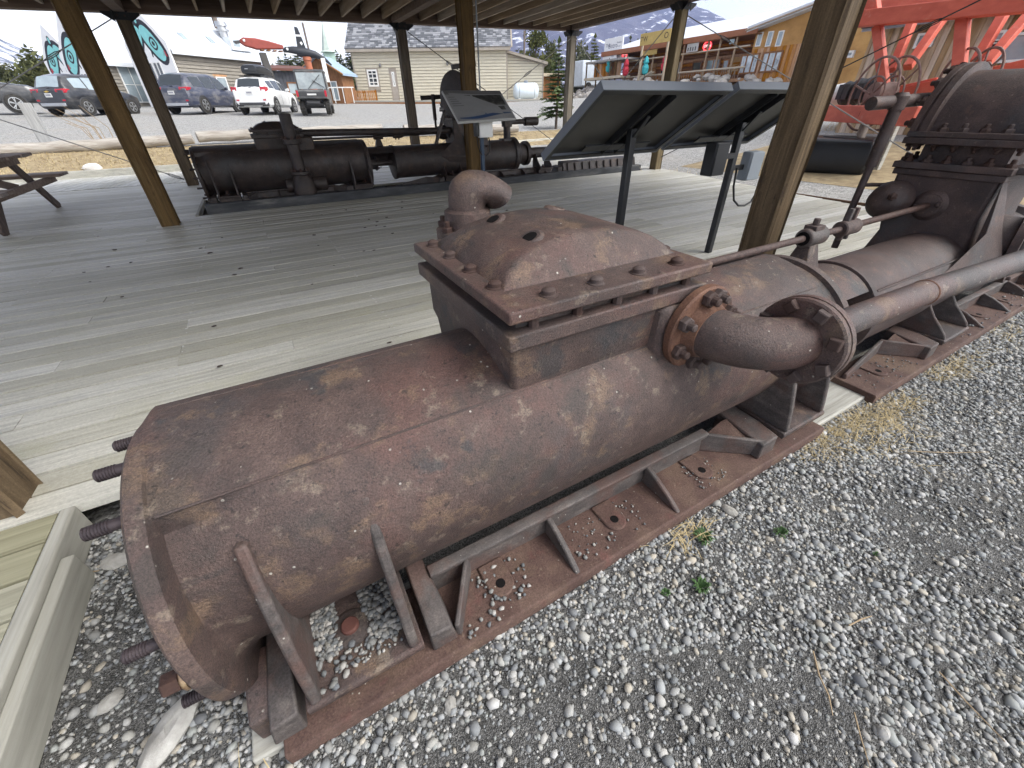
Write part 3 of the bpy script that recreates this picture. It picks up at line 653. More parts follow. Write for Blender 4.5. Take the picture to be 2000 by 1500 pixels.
    g = G(); g.tube([(2.60, ry, rz_+.002), (3.70, ry, rz_+.012)], .0175, 14); ob('valve_rod', g, 'bolt' if near else 'rust')
    g = G(); g.lathe((2.26, ry, rz_), (1,0,0), [(0,.036),(.004,.042),(.012,.046),(.15,.046),(.158,.040)], 20); gd = ob('rod_guide', g, 'rust_edge' if near else 'rust')
    g = G(); g.lathe((2.2585, ry, rz_), (-1,0,0), [(0,.033),(.001,.030)], 18); ob('bush', g, 'hole', gd)
    g = G(); g.box(2.29, 2.37, ry-.03, ry+.03, rz_+.035, rz_+.058); g.lathe((2.33, ry, rz_+.058), (0,0,1), [(0,.016),(.03,.016)], 8); ob('oil_cup', g, 'bolt', gd, bevel=.003)
    g = G(); g.loft([[(2.26,ry-.075,.462),(2.40,ry-.075,.462),(2.40,ry+.06,.462),(2.26,ry+.06,.462)],[(2.30,ry-.03,rz_-.03),(2.37,ry-.03,rz_-.03),(2.37,ry+.03,rz_-.03),(2.30,ry+.03,rz_-.03)]]); ob('pedestal', g, 'rust', gd, bevel=.006)
    g = G(); g.box(2.20, 2.46, ry-.10, ry+.10, .435, .468); bp = ob('guide_base', g, 'rust', gd, bevel=.006)
    for q in ((2.225, ry-.07), (2.435, ry-.07), (2.225, ry+.07), (2.435, ry+.07)): B(ME_SQ, bp, (q[0], q[1], .467), (0,0,1), .032)
    g = G(); g.lathe((2.60, ry, rz_), (1,0,0), [(0,.034),(.006,.040),(.15,.040),(.19,.022)], 20); cp = ob('coupling', g, 'bolt' if near else 'rust')
    for x in (2.645, 2.70):
        g = G(); g.box(x-.011, x+.011, ry-.012, ry+.012, rz_-.062, rz_+.10); ob('cotter', g, 'rust_edge' if near else 'rust', cp, bevel=.004)
    # --- steam chest tower
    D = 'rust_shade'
    g = G(); x0, x1 = 3.66, 4.35
    g.loft([[(x0-.05,.72,.30),(x1+.1,.72,.30),(x1+.1,1.28,.30),(x0-.05,1.28,.30)],[(x0,.775,.47),(x1,.775,.47),(x1,1.25,.47),(x0,1.25,.47)],[(x0,.80,.62),(x1,.80,.62),(x1,1.29,.62),(x0,1.29,.62)],[(x0,.80,.83),(x1,.80,.83),(x1,1.30,.83),(x0,1.30,.83)]])
    tw = ob('steam_tower', g, D, bevel=.02)
    for (za, zb, e) in ((.815,.85,.018),(.852,.888,.03),(.985,1.02,.035),(1.022,1.05,.03)):
        g = G(); g.box(x0-e, x1+e, .80-e, 1.30+e, za, zb); fl = ob('tower_flange', g, D, tw, bevel=.004)
    g = G(); g.box(x0+.05, x1-.05, .83, 1.24, .885, .99); ob('tower_throat', g, D, tw)
    for k in range(6):
        yy = .80+k*.095
        B(ME_HEX, tw, (x0+.02, yy, .886), (0,0,1), .05); B(ME_HEX, tw, (x0+.02, yy, .987), (0,0,-1), .045); B(ME_HEX, tw, (x0+.02, yy, 1.05), (0,0,1), .05)
    for (sx, sy) in ((.02, 1.33),):
        for k in range(5): B(ME_HEX, tw, (x0+.08+k*.14, 1.315, .886), (0,0,1), .05); B(ME_HEX, tw, (x0+.05+k*.14, 1.315, .985), (0,0,-1), .05)
    # half-round steam chest on top, its end flange to the back
    cx = (x0+x1)/2; g = G()
    arc = lambda y, r_: [(cx+r_*cos(R(t)), y, 1.045+r_*sin(R(t))*1.0) for t in range(0, 181, 9)]
    g.loft([arc(.70,.27),arc(.72,.30),arc(1.245,.31)]+[arc(1.25,.352),arc(1.285,.352)]+[arc(1.290,.335),arc(1.30,.335)]+[arc(1.303,.352),arc(1.335,.35),arc(1.34,.32)])
    dm = ob('steam_chest', g, D, sharp=40)
    for k in range(9):
        t = R(8+k*20.5); B(ME_HEX, dm, (cx+.33*cos(t), 1.337, 1.045+.33*sin(t)), (0,1,0), .055); 
        g = G(); g.lathe((cx+.331*cos(t), 1.2495, 1.045+.331*sin(t)), (0,-1,0), [(0,.011),(.001,.010)], 10); ob('bolt_hole', g, 'hole', dm)
    g = G(); g.tube([(cx-.2, .86, 1.26), (cx-.16, .80, 1.36), (cx-.05, .74, 1.43), (cx+.1, .70, 1.44)], [.05,.055,.06,.06], 12); ob('inlet_neck', g, D, dm)
    # gland where the rod enters, bonnet beside it
    g = G(); g.lathe((x0+.02, ry, rz_+.01), (-1,0,0), [(0,.10),(.02,.09),(.035,.066),(.05,.066),(.055,.05)], 22); gg = ob('stuffing_box', g, D, tw)
    for s_ in (-1, 1): B(ME_HEX, gg, (x0-.03, ry+s_*.052, rz_+.01-s_*.015), (-1,0,0), .036)
    g = G(); g.lathe((x0+.05, 1.25, .66), (-1,0,0), [(0,.12),(.10,.12),(.17,.10),(.21,.06),(.22,.02)], 24); bn = ob('bonnet', g, D, tw); B(ME_HEX, bn, (x0-.155, 1.205, .70), (-1,-.4,.3), .05)
    # stand pipe and tee at the back corner
    g = G(); g.tube([(x0-.10, 1.42, .32), (x0-.10, 1.42, .86)], .022, 12); g.tube([(x0-.10, 1.42, .85), (x0-.10, 1.42, 1.2)], .034, 12); g.tube([(x0-.32, 1.47, 1.195), (x0+.25, 1.40, 1.215)], .035, 12)
    g.lathe((x0-.10, 1.42, 1.16), (0,0,1), [(0,.042),(.07,.045),(.09,.03)], 12); g.tube([(x0-.10, 1.42, .74), (x0+.05, 1.33, .74)], .012, 8); ob('stand_pipe', g, D, tw)
    # front web and port flange of the steam cylinder
    g = G(); g.loft([[(3.66,.80,.86),(3.72,.80,.86),(3.72,.78,.80),(3.66,.79,.80)],[(3.62,.72,.56),(3.80,.70,.56),(3.80,.72,.48),(3.62,.74,.48)],[(3.40,.73,.40),(3.80,.62,.40),(3.80,.64,.33),(3.40,.75,.33)],[(3.2,.72,.34),(3.8,.60,.30),(3.8,.64,.2),(3.2,.74,.24)]]); ob('web', g, 'rust_shade', tw, bevel=.015)
    g = G(); g.lathe((4.0, .80, .42), (.12,-1,.12), [(0,.20),(.14,.17),(.15,.22),(.19,.22),(.19,.19)], 26); pf = ob('port_flange', g, D, sb)
    g = G(); g.lathe(Vector((4.0,.80,.42))+Vector((.12,-1,.12)).normalized()*.191, (.12,-1,.12), [(0,.16),(.002,.155)], 24); ob('port_mouth', g, 'hole', pf)
    for k in range(8): B(ME_HEX, pf, Vector((4.0,.80,.42))+Vector((.12,-1,.12)).normalized()*.19+Vector((cos(k*pi/4)*.195, 0, sin(k*pi/4)*.195)), (.12,-1,.12), .05)
    g = G(); g.box(3.7, 4.6, .70, .78, .855, .892); ob('ledge', g, 'rust', tw, bevel=.006)
    # --- second bed under the steam end
    b2 = bed(2.53, 6.4, [4.05, 4.55, 5.05, 5.55], [2.80, 4.28, 4.80, 5.30], [blockA(3.20, 3.30, -1), blockA(5.85, 5.95, -1)], [(3.80, 5.7)])
    g = G(); wall2(g, (2.56,.70), (3.04,.752), .026, -.062, .006); ob('wing', g, 'rust_edge', b2, bevel=.005)
    g = G(); wall2(g, (3.02,.756), (3.24,.565), .026, .006, -.012); ob('wing', g, 'rust_edge', b2, bevel=.006)
    g = G(); g.hexa([(3.06,.745,-.092),(3.24,.58,-.092),(3.24,.75,-.092),(3.22,.76,-.092),(3.06,.742,-.03),(3.24,.58,-.03),(3.24,.75,.0),(3.18,.75,.002)]); ob('web', g, 'rust_bed', b2, bevel=.004)
    foot(3.35, 3.70, 3.52, True); foot(5.4, 5.7, 5.55, True)
    return root, ob, B

rust_near = {}
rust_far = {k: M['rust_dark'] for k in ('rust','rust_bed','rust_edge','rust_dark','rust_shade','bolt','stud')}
pump1, ob1, B1 = make_pump((0,0,0), 'rusty brown steam pump lying along the deck edge, closest to the gravel', True, rust_near)
# elbow and long pipe on the near side
def arc_elbow(c, r0, a0, a1, R_, ex, ey, n=12):
    return [Vector(c)+ex*(R_*cos(R(a0+(a1-a0)*i/n)))+ey*(R_*sin(R(a0+(a1-a0)*i/n))) for i in range(n+1)]
ex_, ey_ = Vector((1,0,0)), Vector((0,1,0))
cxy = Vector((1.30, .70, .605))
path = [Vector((1.10,.735,.605))]+arc_elbow(cxy, 0, 180, 270, .20, ex_, ey_)+[Vector((1.305,.50,.605))]
g = G(); g.tube(path, [.082]*2+[.080]*10+[.078]*3, 22); elb = ob1('elbow', g, 'rust_orange' if False else 'rust', None, sharp=50)
g = G(); g.lathe((1.10,.735,.605), (0,-1,0), [(0,.136),(.006,.142),(.028,.142),(.034,.136)], 32); fl1 = ob1('elbow_flange', g, 'rust_orange', elb)
g = G(); g.lathe((1.10,.70,.605), (0,-1,0), [(0,.098),(.02,.088),(.035,.083)], 26); ob1('elbow_collar', g, 'rust_orange', elb)
for k, a in enumerate((20, 78, 100, 155, 205, 262, 283, 335)): B1(ME_HEX, fl1, (1.10+.113*cos(R(a)), .70, .605+.113*sin(R(a))), (0,-1,0), .052)
g = G(); g.lathe((1.268,.50,.605), (1,0,0), [(0,.128),(.005,.134),(.022,.134),(.0235,.130),(.025,.136),(.045,.136),(.05,.128)], 36); fl2 = ob1('pipe_flange', g, 'rust', elb)
for k in range(8): a = 22+k*45; B1(ME_SQ, fl2, (1.268, .50+.110*cos(R(a)), .605+.110*sin(R(a))), (-1,0,0), .036)
g = G(); g.tube([(1.30,.50,.605),(2.0,.468,.615),(2.85,.405,.618),(4.6,.27,.62)], [.046,.046,.045,.045], 24); pp = ob1('long_pipe', g, 'rust_orange' if False else 'rust', elb)
g = G(); g.lathe((1.312,.499,.605), (1,-.05,0), [(0,.062),(.02,.058),(.03,.046)], 24); ob1('pipe_collar', g, 'rust', elb)
g = G(); g.lathe((2.02,.466,.615), (1,-.06,0), [(0,.046),(.003,.0485),(.008,.0485),(.011,.046)], 24); ob1('weld_bead', g, 'rust_orange', pp)
# broken elbow standing behind the valve chest
bx, by = .70, 1.60
g = G(); g.tube([(bx,by,.30),(bx,by,.76)], .085, 18); bs = ob1('riser', g, 'rust')
g = G(); g.lathe((bx,by,.742), (0,0,1), [(0,.128),(.004,.134),(.024,.134),(.026,.130),(.028,.134),(.05,.134),(.055,.125)], 28); bf = ob1('riser_flange', g, 'rust', bs)
for k in range(6): B1(ME_HEX, bf, (bx+.112*cos(k*1.047+.3), by+.112*sin(k*1.047+.3), .797), (0,0,1), .045)
g = G(); g.lathe((bx,by,.792), (0,0,1), [(0,.098),(.07,.094),(.078,.080)], 22); ob1('riser_collar', g, 'rust', bs)
rings = []
_T = [0, .2, .36, .52, .68, .84, 1]
for t in np.linspace(0, 1, 19):
    f = lambda *v: float(np.interp(t, _T, v))
    a = R(f(0, 5, 30, 62, 92, 118, 132)); c_ = Vector((bx+f(0, .0, .014, .044, .085, .118, .136), by, .835+f(0, .055, .088, .100, .098, .084, .068)))
    d_ = Vector((sin(a), 0, cos(a))); u_ = Vector((0,1,0)); w_ = d_.cross(u_); ra = f(.072,.075,.082,.090,.099,.108,.113); rb = f(.073,.075,.086,.080,.064,.056,.060)
    rings.append([c_+u_*(ra*cos(2*pi*k/24))+w_*(rb*sin(2*pi*k/24)) for k in range(24)])
inner = [[c*1.0 for c in r_] for r_ in rings[::-1]]
def shrink(r_, s_):
    m_ = sum(r_, Vector())/len(r_); return [m_+(p-m_)*s_ for p in r_]
g = G(); g.loft(rings+[shrink(r_, .86) for r_ in rings[::-1][:7]], caps=False); ob1('broken_elbow', g, 'rust', bs, sharp=60)

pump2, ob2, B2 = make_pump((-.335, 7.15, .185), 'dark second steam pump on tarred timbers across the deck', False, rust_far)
# upright pipe in front of the second pump
g = G(); qx, qy = .93, .60
g.lathe((qx, qy, -.10), (0,0,1), [(0,.16),(.10,.17),(.22,.15),(.30,.11)], 20); tp = ob2('tee_piece', g, 'rust_dark')
g = G(); g.lathe((qx, qy, .19), (0,0,1), [(0,.10),(.02,.14),(.06,.14),(.08,.085),(.42,.085),(.43,.125),(.49,.125),(.5,.085),(.80,.082),(.81,.07)], 20); ob2('stand_pipe', g, 'rust_dark', tp)
for k in range(8):
    for zz in (.255, .68): B2(ME_HEX, tp, (qx+.12*cos(k*.785), qy+.12*sin(k*.785), zz), (0,0,1), .05)
g = G(); g.tube([(qx-.25, .70, .05), (qx+.35, .70, .05)], .10, 16); ob2('tee_arm', g, 'rust_dark', tp)
g = G(); g.tube([(1.1, .92, .74), (3.66, .92, .70)], .05, 12); ob2('exhaust_pipe', g, 'rust_dark')
g = G(); g.beam((3.45, .62, 1.0), (3.20, .55, .52), .035, .05); ob2('lever', g, 'rust_dark')
g = G(); g.lathe((3.8,.72,1.22), (-.9,-.35,.05), [(0,.30),(.10,.30),(.12,.33),(.17,.33),(.18,.29)], 26); dr = ob2('drum', g, 'rust_bed')
g = G(); g.beam((3.70,.75,1.60), (4.15,.78,1.66), .06, .07); ob2('lifting_bar', g, 'rust_dark')
g = G(); g.tube([(4.85, .95, .50), (4.85, .95, .75)], .07, 10); g.box(4.72, 4.98, .85, 1.05, .47, .53); g.tube([(4.75,.95,.80),(5.25,.95,.80)], .045, 10); g.tube([(5.25,.95,.80),(5.55,.95,.80)], .075, 12); g.box(4.77, 4.93, .88, 1.02, .72, .90); ob2('tail_guide', g, 'rust_dark', bevel=.006)
g = G(); g.lathe((5.0, YA, ZA), (1,0,0), [(0,.28),(.05,.24),(.06,.20),(.22,.18),(.23,.22),(.3,.22),(.32,.10),(1.6,.09)], 20); ob2('rear_gland', g, 'rust_dark')
g = G(); g.prism([(.55,-.15),(.62,.06),(.80,.08),(.80,-.15)], 'x', 6.0, 8.05); lb_ = ob2('tail_bed', g, 'rust_dark', bevel=.01)
for k in range(10):
    g = G(); g.prism([(.55,-.13),(.60,.05),(.575,.05),(.53,-.13)], 'x', 6.1+k*.2, 6.125+k*.2); ob2('rib', g, 'rust_dark', lb_)
# timbers under the pumps
def skid(x0, x1, y0, y1, z0, z1, m, lab, nm='timber_skid', grp=None):
    g = G(); n = 6; rings = []
    for i in range(n+1):
        x = x0+(x1-x0)*i/n; j = lambda: random.uniform(-.004, .004)
        rings.append([(x,y0+j(),z0),(x,y1+j(),z0),(x,y1+j(),z1+j()),(x,y0+j(),z1+j())])
    g.loft(rings); o = obj(nm, g, m, bevel=.008, origin=((x0+x1)/2, (y0+y1)/2, z0)); return tag(o, lab, 'timber', grp)
skid(-.44, 6.4, .56, .82, -.30, -.122, M['timber'], 'pale cracked timber laid under the rusty front bedplates')
skid(-.80, 3.5, 7.55, 7.68, -.17, .115, M['timber_dark'], 'tarred timber under the left half of the second pump')
skid(3.52, 7.72, 7.53, 7.68, -.17, .10, M['timber_dark'], 'tarred timber under the right half of the second pump')
# debris lying on the front pump
def litter(name, n, x0, x1, y0, y1, z, r0, r1, seed, keep=None):
    rng = np.random.default_rng(seed); p = np.c_[rng.uniform(x0, x1, n), rng.uniform(y0, y1, n), np.full(n, z)]
    if keep is not None: p = p[[keep(a, b) for a, b, _ in p]]
    r = rng.uniform(r0, r1, len(p)); p[:, 2] += r*.4
    return p, r
PP, RR = [], []
for a in (litter('', 230, -.245, -.175, .64, .80, .004, .004, .010, 3), litter('', 380, -.11, -.012, .62, .84, .004, .004, .011, 4), litter('', 90, -.20, -.03, .585, .64, .004, .003, .007, 5), litter('', 14, -.24, -.15, .56, .66, .004, .006, .012, 6),
          litter('', 70, .22, .40, .56, .70, -.088, .003, .009, 8, lambda x, y: hypot(x-.30, y-.634) > .034 and hypot(x-.30, y-.634) < .1), litter('', 60, .60, .9, .56, .70, -.088, .002, .005, 9), litter('', 10, .56, .75, .55, .6, -.088, .004, .008, 10),
          litter('', 60, 1.2, 1.36, .56, .69, -.088, .002, .005, 11, lambda x, y: hypot(x-1.28, y-.634) > .03), litter('', 12, .13, .25, .53, .57, -.088, .004, .008, 12), litter('', 60, 2.6, 3.1, .53, .70, -.088, .002, .006, 13), litter('', 80, 3.75, 5.5, .53, .70, -.088, .003, .008, 14)):
    PP.append(a[0]); RR.append(a[1])
PP, RR = np.concatenate(PP), np.concatenate(RR)
pebbles('pebble_litter', PP, RR, [(.20,.198,.185),(.26,.25,.225),(.14,.147,.147),(.32,.305,.28),(.11,.115,.12),(.18,.18,.172)], pm)
# ------------------------------------------------------------------ interpretive panels on the deck
def slope_panel(x0, x1, yt, zt, yb, zb, lab, px_, py_, group):
    t = thing('information_sign', lab, 'sign', (px_, py_, 0), group=group)
    e1 = Vector((0, yb-yt, zb-zt)); L_ = e1.length; e1.normalize(); ex = Vector((1,0,0)); n_ = ex.cross(e1); 
    if n_.z < 0: n_ = -n_
    o = Vector((0, yt, zt))
    P = lambda x, s_, d: Vector((x, 0, 0))+o+e1*s_+n_*d
    def bar(g, xa, xb, sa, sb, da, db): g.hexa([P(xa,sa,da),P(xb,sa,da),P(xb,sb,da),P(xa,sb,da),P(xa,sa,db),P(xb,sa,db),P(xb,sb,db),P(xa,sb,db)])
    g = G(); bar(g, x0+.012, x1-.012, .012, L_-.012, -.012, -.004); obj('panel_sheet', g, M['panelback'], t)
    fr = G(); bar(fr, x0, x1, 0, .010, -.055, 0); fr.k = 0; bar(fr, x0, x1, L_-.010, L_, -.055, 0); bar(fr, x0, x0+.010, .0102, L_-.0102, -.055, 0); bar(fr, x1-.010, x1, .0102, L_-.0102, -.055, 0)
    f = obj('frame', fr, M['panelgrey'], t, bevel=.002)
    g = G(); bar(g, x0+.0102, x1-.0102, .0102, .045, -.054, -.047); bar(g, x0+.0102, x1-.0102, L_-.045, L_-.0102, -.054, -.047); bar(g, x0+.0102, x0+.04, .0452, L_-.0452, -.0535, -.0475); bar(g, x1-.04, x1-.0102, .0452, L_-.0452, -.0535, -.0475)
    obj('frame_lip', g, M['black'], f)
    cx = (x0+x1)/2
    for k, dx in enumerate((-.045, .085)):
        g = G(); bar(g, cx+dx-.018, cx+dx+.018, .05, L_-.05, -.050, -.013); bar(g, cx+dx-.018, cx+dx-.012, .05, L_-.05, -.066, -.05); obj('mounting_rail', g, M['black'], t, bevel=.002)
    g = G(); bar(g, cx-.30, cx+.34, L_-.17, L_-.10, -.064, -.0505); obj('cross_bar', g, M['black'], t, bevel=.002)
    g = G(); g.beam((px_, py_, 0.001), (px_, py_, zt+(zb-zt)*(py_-yt)/(yb-yt)-.055), .052, .052); obj('post', g, M['black'], t, bevel=.004)
    g = G(); g.beam((px_, py_-.03, 1.02), (px_, py_-.14, zt+(zb-zt)*(py_-.14-yt)/(yb-yt)-.075), .03, .012); obj('strut', g, M['black'], t)
    return t
slope_panel(1.84, 2.985, 2.2, 1.327, 2.8, .925, 'dark backed information panel farther from the thick post, its post free of boxes', 2.42, 2.5, 'sloping panels on black posts')
slope_panel(3.05, 4.2, 2.2, 1.335, 2.8, .935, 'dark backed information panel partly behind the thick post, with a black box on its post', 3.655, 2.5, 'sloping panels on black posts')
t = thing('electrical_box', 'black metal electrical box hung on the panel post', 'electrical box', (3.36, 2.45, .84))
g = G(); g.box(3.27, 3.43, 2.40, 2.51, .71, .955); obj('case', g, M['black'], t, bevel=.01); g = G(); g.box(3.43, 3.628, 2.47, 2.50, .82, .86); obj('bracket', g, M['black'], t); g = G(); g.box(3.275, 3.425, 2.392, 2.40, .715, .95); obj('door', g, M['black'], t, bevel=.004)
t = thing('electrical_box', 'pale grey plastic electrical box beside the thick post, with a black cable', 'electrical box', (3.9, 2.45, .74))
g = G(); g.box(3.815, 3.995, 2.43, 2.53, .63, .86); obj('case', g, M['boxgrey'], t, bevel=.015); g = G(); g.box(3.822, 3.988, 2.424, 2.43, .637, .853); obj('lid', g, M['boxgrey'], t, bevel=.004); g = G(); g.box(3.68, 3.816, 2.48, 2.51, .72, .76); obj('bracket', g, M['black'], t)
g = G(); g.tube([(3.66,2.44,.75),(3.67,2.43,.60),(3.73,2.43,.48),(3.82,2.43,.425),(3.92,2.43,.415),(4.0,2.43,.44),(4.06,2.44,.50)], .009, 8); obj('cable', g, M['cable'], t)

# sign in front of the second pump
t = thing('information_sign', 'grey printed sign board tilted on a blue post before the second pump', 'sign', (3.02, 6.25, 0))
A, B_, Cc, D = Vector((2.585,6.5,1.42)), Vector((3.515,6.5,1.425)), Vector((3.475,5.95,1.085)), Vector((2.565,5.95,1.06))
nn = (B_-A).cross(D-A).normalized();
if nn.z < 0: nn = -nn
P = lambda u, v, d=0: (A*(1-u)+B_*u)*(1-v)+(D*(1-u)+Cc*u)*v+nn*d
g = G(); g.hexa([P(0,0,-.032),P(1,0,-.032),P(1,1,-.032),P(0,1,-.032),P(0,0),P(1,0),P(1,1),P(0,1)]); obj('board', g, flat('sign_edge', (.42,.42,.41), rough=.4, var=.03), t, bevel=.004)
def decal(name, u0, u1, v0, v1, m, d=.0015): g = G(); g.hexa([P(u0,v0,d-.001),P(u1,v0,d-.001),P(u1,v1,d-.001),P(u0,v1,d-.001),P(u0,v0,d),P(u1,v0,d),P(u1,v1,d),P(u0,v1,d)]); return obj(name, g, m, t)
decal('printed_face', .012, .988, .015, .985, mat('sign_print', [(.3,(.22,.225,.23)),(.7,(.29,.295,.30))], scale=(2,2,2), rough=.35, spec=.5), .0012)
decal('top_band', .012, .988, .015, .14, flat('sign_band', (.13,.13,.132), rough=.35), .0022)
ph = mat('old_photo', [(.3,(.012,.012,.012)),(.5,(.045,.045,.043)),(.65,(.10,.098,.09))], scale=(14,14,22), detail=6, rough=.4)
for q in ((.30,.42,.17,.42), (.35,.45,.47,.65), (.455,.955,.17,.52), (.80,.91,.56,.69)): decal('photo_print', *q, ph, .003)
decal('caption_print', .47, .77, .56, .70, mat('caption', [(.4,(.04,.042,.03)),(.6,(.075,.075,.055))], scale=(60,60,60), rough=.4), .003)
blue = flat('wave_blue', (.035,.075,.17), rough=.35)
g = G(); n = 24; vs = []
for i in range(n+1):
    u = .06+.9*i/n; c = .87+.035*sin(i/n*5.2+.6)-.06*(i/n); h = .05*sin(pi*i/n)+.02
    vs.append((P(u, c-h*.3, .0034), P(u, c+h, .0034)))
b0 = []
for a_, b_ in vs: b0 += [a_, b_]
g.add(b0, [(2*i,2*i+1,2*i+3,2*i+2) for i in range(n)]); obj('wave_print', g, blue, t)
g = G(); q = P(.52, .80, .0045); g.add([q+(B_-A).normalized()*.018*cos(k*pi/8)+(D-A).normalized()*.016*sin(k*pi/8) for k in range(16)], [tuple(range(16))]); obj('emblem', g, flat('emblem', (.10,.14,.2), rough=.4), t)
for k in range(5):
    g = G(); decal('text_print', .05, .24-.02*(k % 2), .22+.07*k, .235+.07*k, flat('print_grey', (.12,.122,.125), rough=.4), .003)
g = G(); g.beam((3.05,6.25,.001), (3.05,6.25,1.2), .05, .05); obj('post', g, flat('blue_steel', (.025,.05,.09), rough=.45), t, bevel=.004)
t = thing('electrical_box', 'white electrical box with black cables below the tilted sign board', 'electrical box', (3.07, 6.2, .96))
g = G(); g.box(2.97, 3.18, 6.13, 6.21, .855, 1.055); obj('case', g, M['white'], t, bevel=.006); g = G(); g.box(2.92, 2.969, 6.15, 6.24, .87, 1.05); obj('meter', g, M['black'], t, bevel=.004)
g = G(); g.tube([(3.14,6.2,.87),(3.16,6.2,.78),(3.15,6.21,.66),(3.10,6.22,.61)], .009, 6); g.tube([(2.95,6.2,.88),(2.955,6.2,.78),(2.99,6.21,.68),(3.03,6.22,.63)], .009, 6); obj('cable', g, M['cable'], t)

# ------------------------------------------------------------------ picnic table
t = thing('picnic_table', 'weathered wooden picnic table on the left of the deck', 'picnic table', (-3.7, 8.45, 0))
def bd(name, x0, x1, y0, y1, z0, z1, m='table', par=None): g = G(); g.box(x0, x1, y0, y1, z0, z1); return obj(name, g, M[m], par or t, bevel=.005)
for k in range(5): bd('tabletop_plank', -4.6, -2.68+.02*(k % 2), 7.88+k*.22, 8.085+k*.22, .745, .785)
for y in (7.2, 7.42, 9.3, 9.52): bd('seat_plank', -4.6, -2.62, y, y+.205, .435, .475)
for x in (-2.86, -4.35):
    bd('table_bearer', x-.02, x+.02, 7.92, 8.93, .655, .742); bd('seat_bearer', x+.022, x+.062, 7.22, 9.72, .345, .432)
    for (yb_, yt_) in ((7.45, 8.15), (9.55, 8.72)):
        g = G(); g.beam((x-.045, yb_, .001), (x-.045, yt_, .742), .04, .13, up=(0,1,0)); obj('leg', g, M['table_dark'], t, bevel=.004)
g = G(); g.beam((-2.86, 8.45, .40), (-3.6, 8.45, .74), .04, .09); obj('brace', g, M['table_dark'], t)

# ------------------------------------------------------------------ logs, rocks, stake, dry stalks
def log(a, b, r, lab):
    a, b = Vector(a), Vector(b); g = G(); n = 14
    g.tube([a.lerp(b, i/n)+Vector((0, .03*sin(i*1.7), .015*sin(i*2.3))) for i in range(n+1)], [r*(1-.12*i/n)*(1+.03*sin(i*3.1)) for i in range(n+1)], 14)
    o = obj('driftwood_log', g, M['log'], origin=a, bevel=.02); return tag(o, lab, 'log', 'bleached logs edging the car park')
log((-6.6, 17.0, .44), (-1.4, 17.3, .56), .155, 'thick bleached log ending at the slanting pair of posts on the left')
log((-1.3, 17.4, .60), (4.6, 18.0, .66), .15, 'bleached log behind the low end of the second pump')
log((5.2, 17.2, .60), (9.75, 16.6, .53), .165, 'bleached log with a sawn end beside the young spruce')
def rock(loc, r, m, lab, sc=(1.2,.8,.7), seed=1, nm='rock'):
    random.seed(seed); g = G(); g.ball(loc, r, 10, 6, .14, sc); o = obj(nm, g, m, sharp=28, origin=loc); return tag(o, lab, 'rock')
rock((-3.6, 15.2, .10), .16, M['stone_white'], 'white rock lying in the dry grass before the left log', (1.2,.7,.65), 3)
rock((1.2, 16.0, .26), .10, M['stone'], 'small pale rock in the dry grass behind the second pump', (1.4,.8,.7), 5)
g = G(); g.hexa([(-4.98,17.6,.40),(-4.72,17.6,.40),(-4.72,17.68,.40),(-4.98,17.68,.40),(-4.96,17.6,1.50),(-4.70,17.6,1.49),(-4.70,17.68,1.49),(-4.96,17.68,1.50)])
tag(obj('stake_board', g, mat('grey_board', [(.3,(.25,.25,.245)),(.7,(.42,.42,.41))], scale=(30,30,2), rough=.85, bump=.4), bevel=.01, origin=(-4.85,17.64,.4)), 'grey weathered board standing upright behind the log at the far left', 'wooden stake')
g = G()
random.seed(11)
for k in range(9):
    x = -3.6+random.uniform(-.25,.25); g.tube([(x, 17.7, .42), (x+random.uniform(-.2,.0), 17.7, .9), (x+random.uniform(-.8,-.2), 17.7, random.uniform(1.0,1.7))], [.012,.009,.004], 5)
tag(obj('dry_stalks', g, M['twig'], origin=(-3.6,17.7,.42)), 'tangle of bare dry stalks behind the left log', 'shrub')
g = G()
for k in range(40):
    x = random.uniform(-4.2, -2.2); y = random.uniform(17.45, 17.9); a = random.uniform(-.5,.5); l = random.uniform(.15,.5)
    g.tube([(x, y, .44+random.uniform(0,.05)), (x+l*cos(a), y+l*sin(a)*.4, .46+random.uniform(0,.12))], .008, 4)
obj('fallen_twigs', g, flat('twig_red', (.16,.10,.08), rough=.9), kind='stuff')
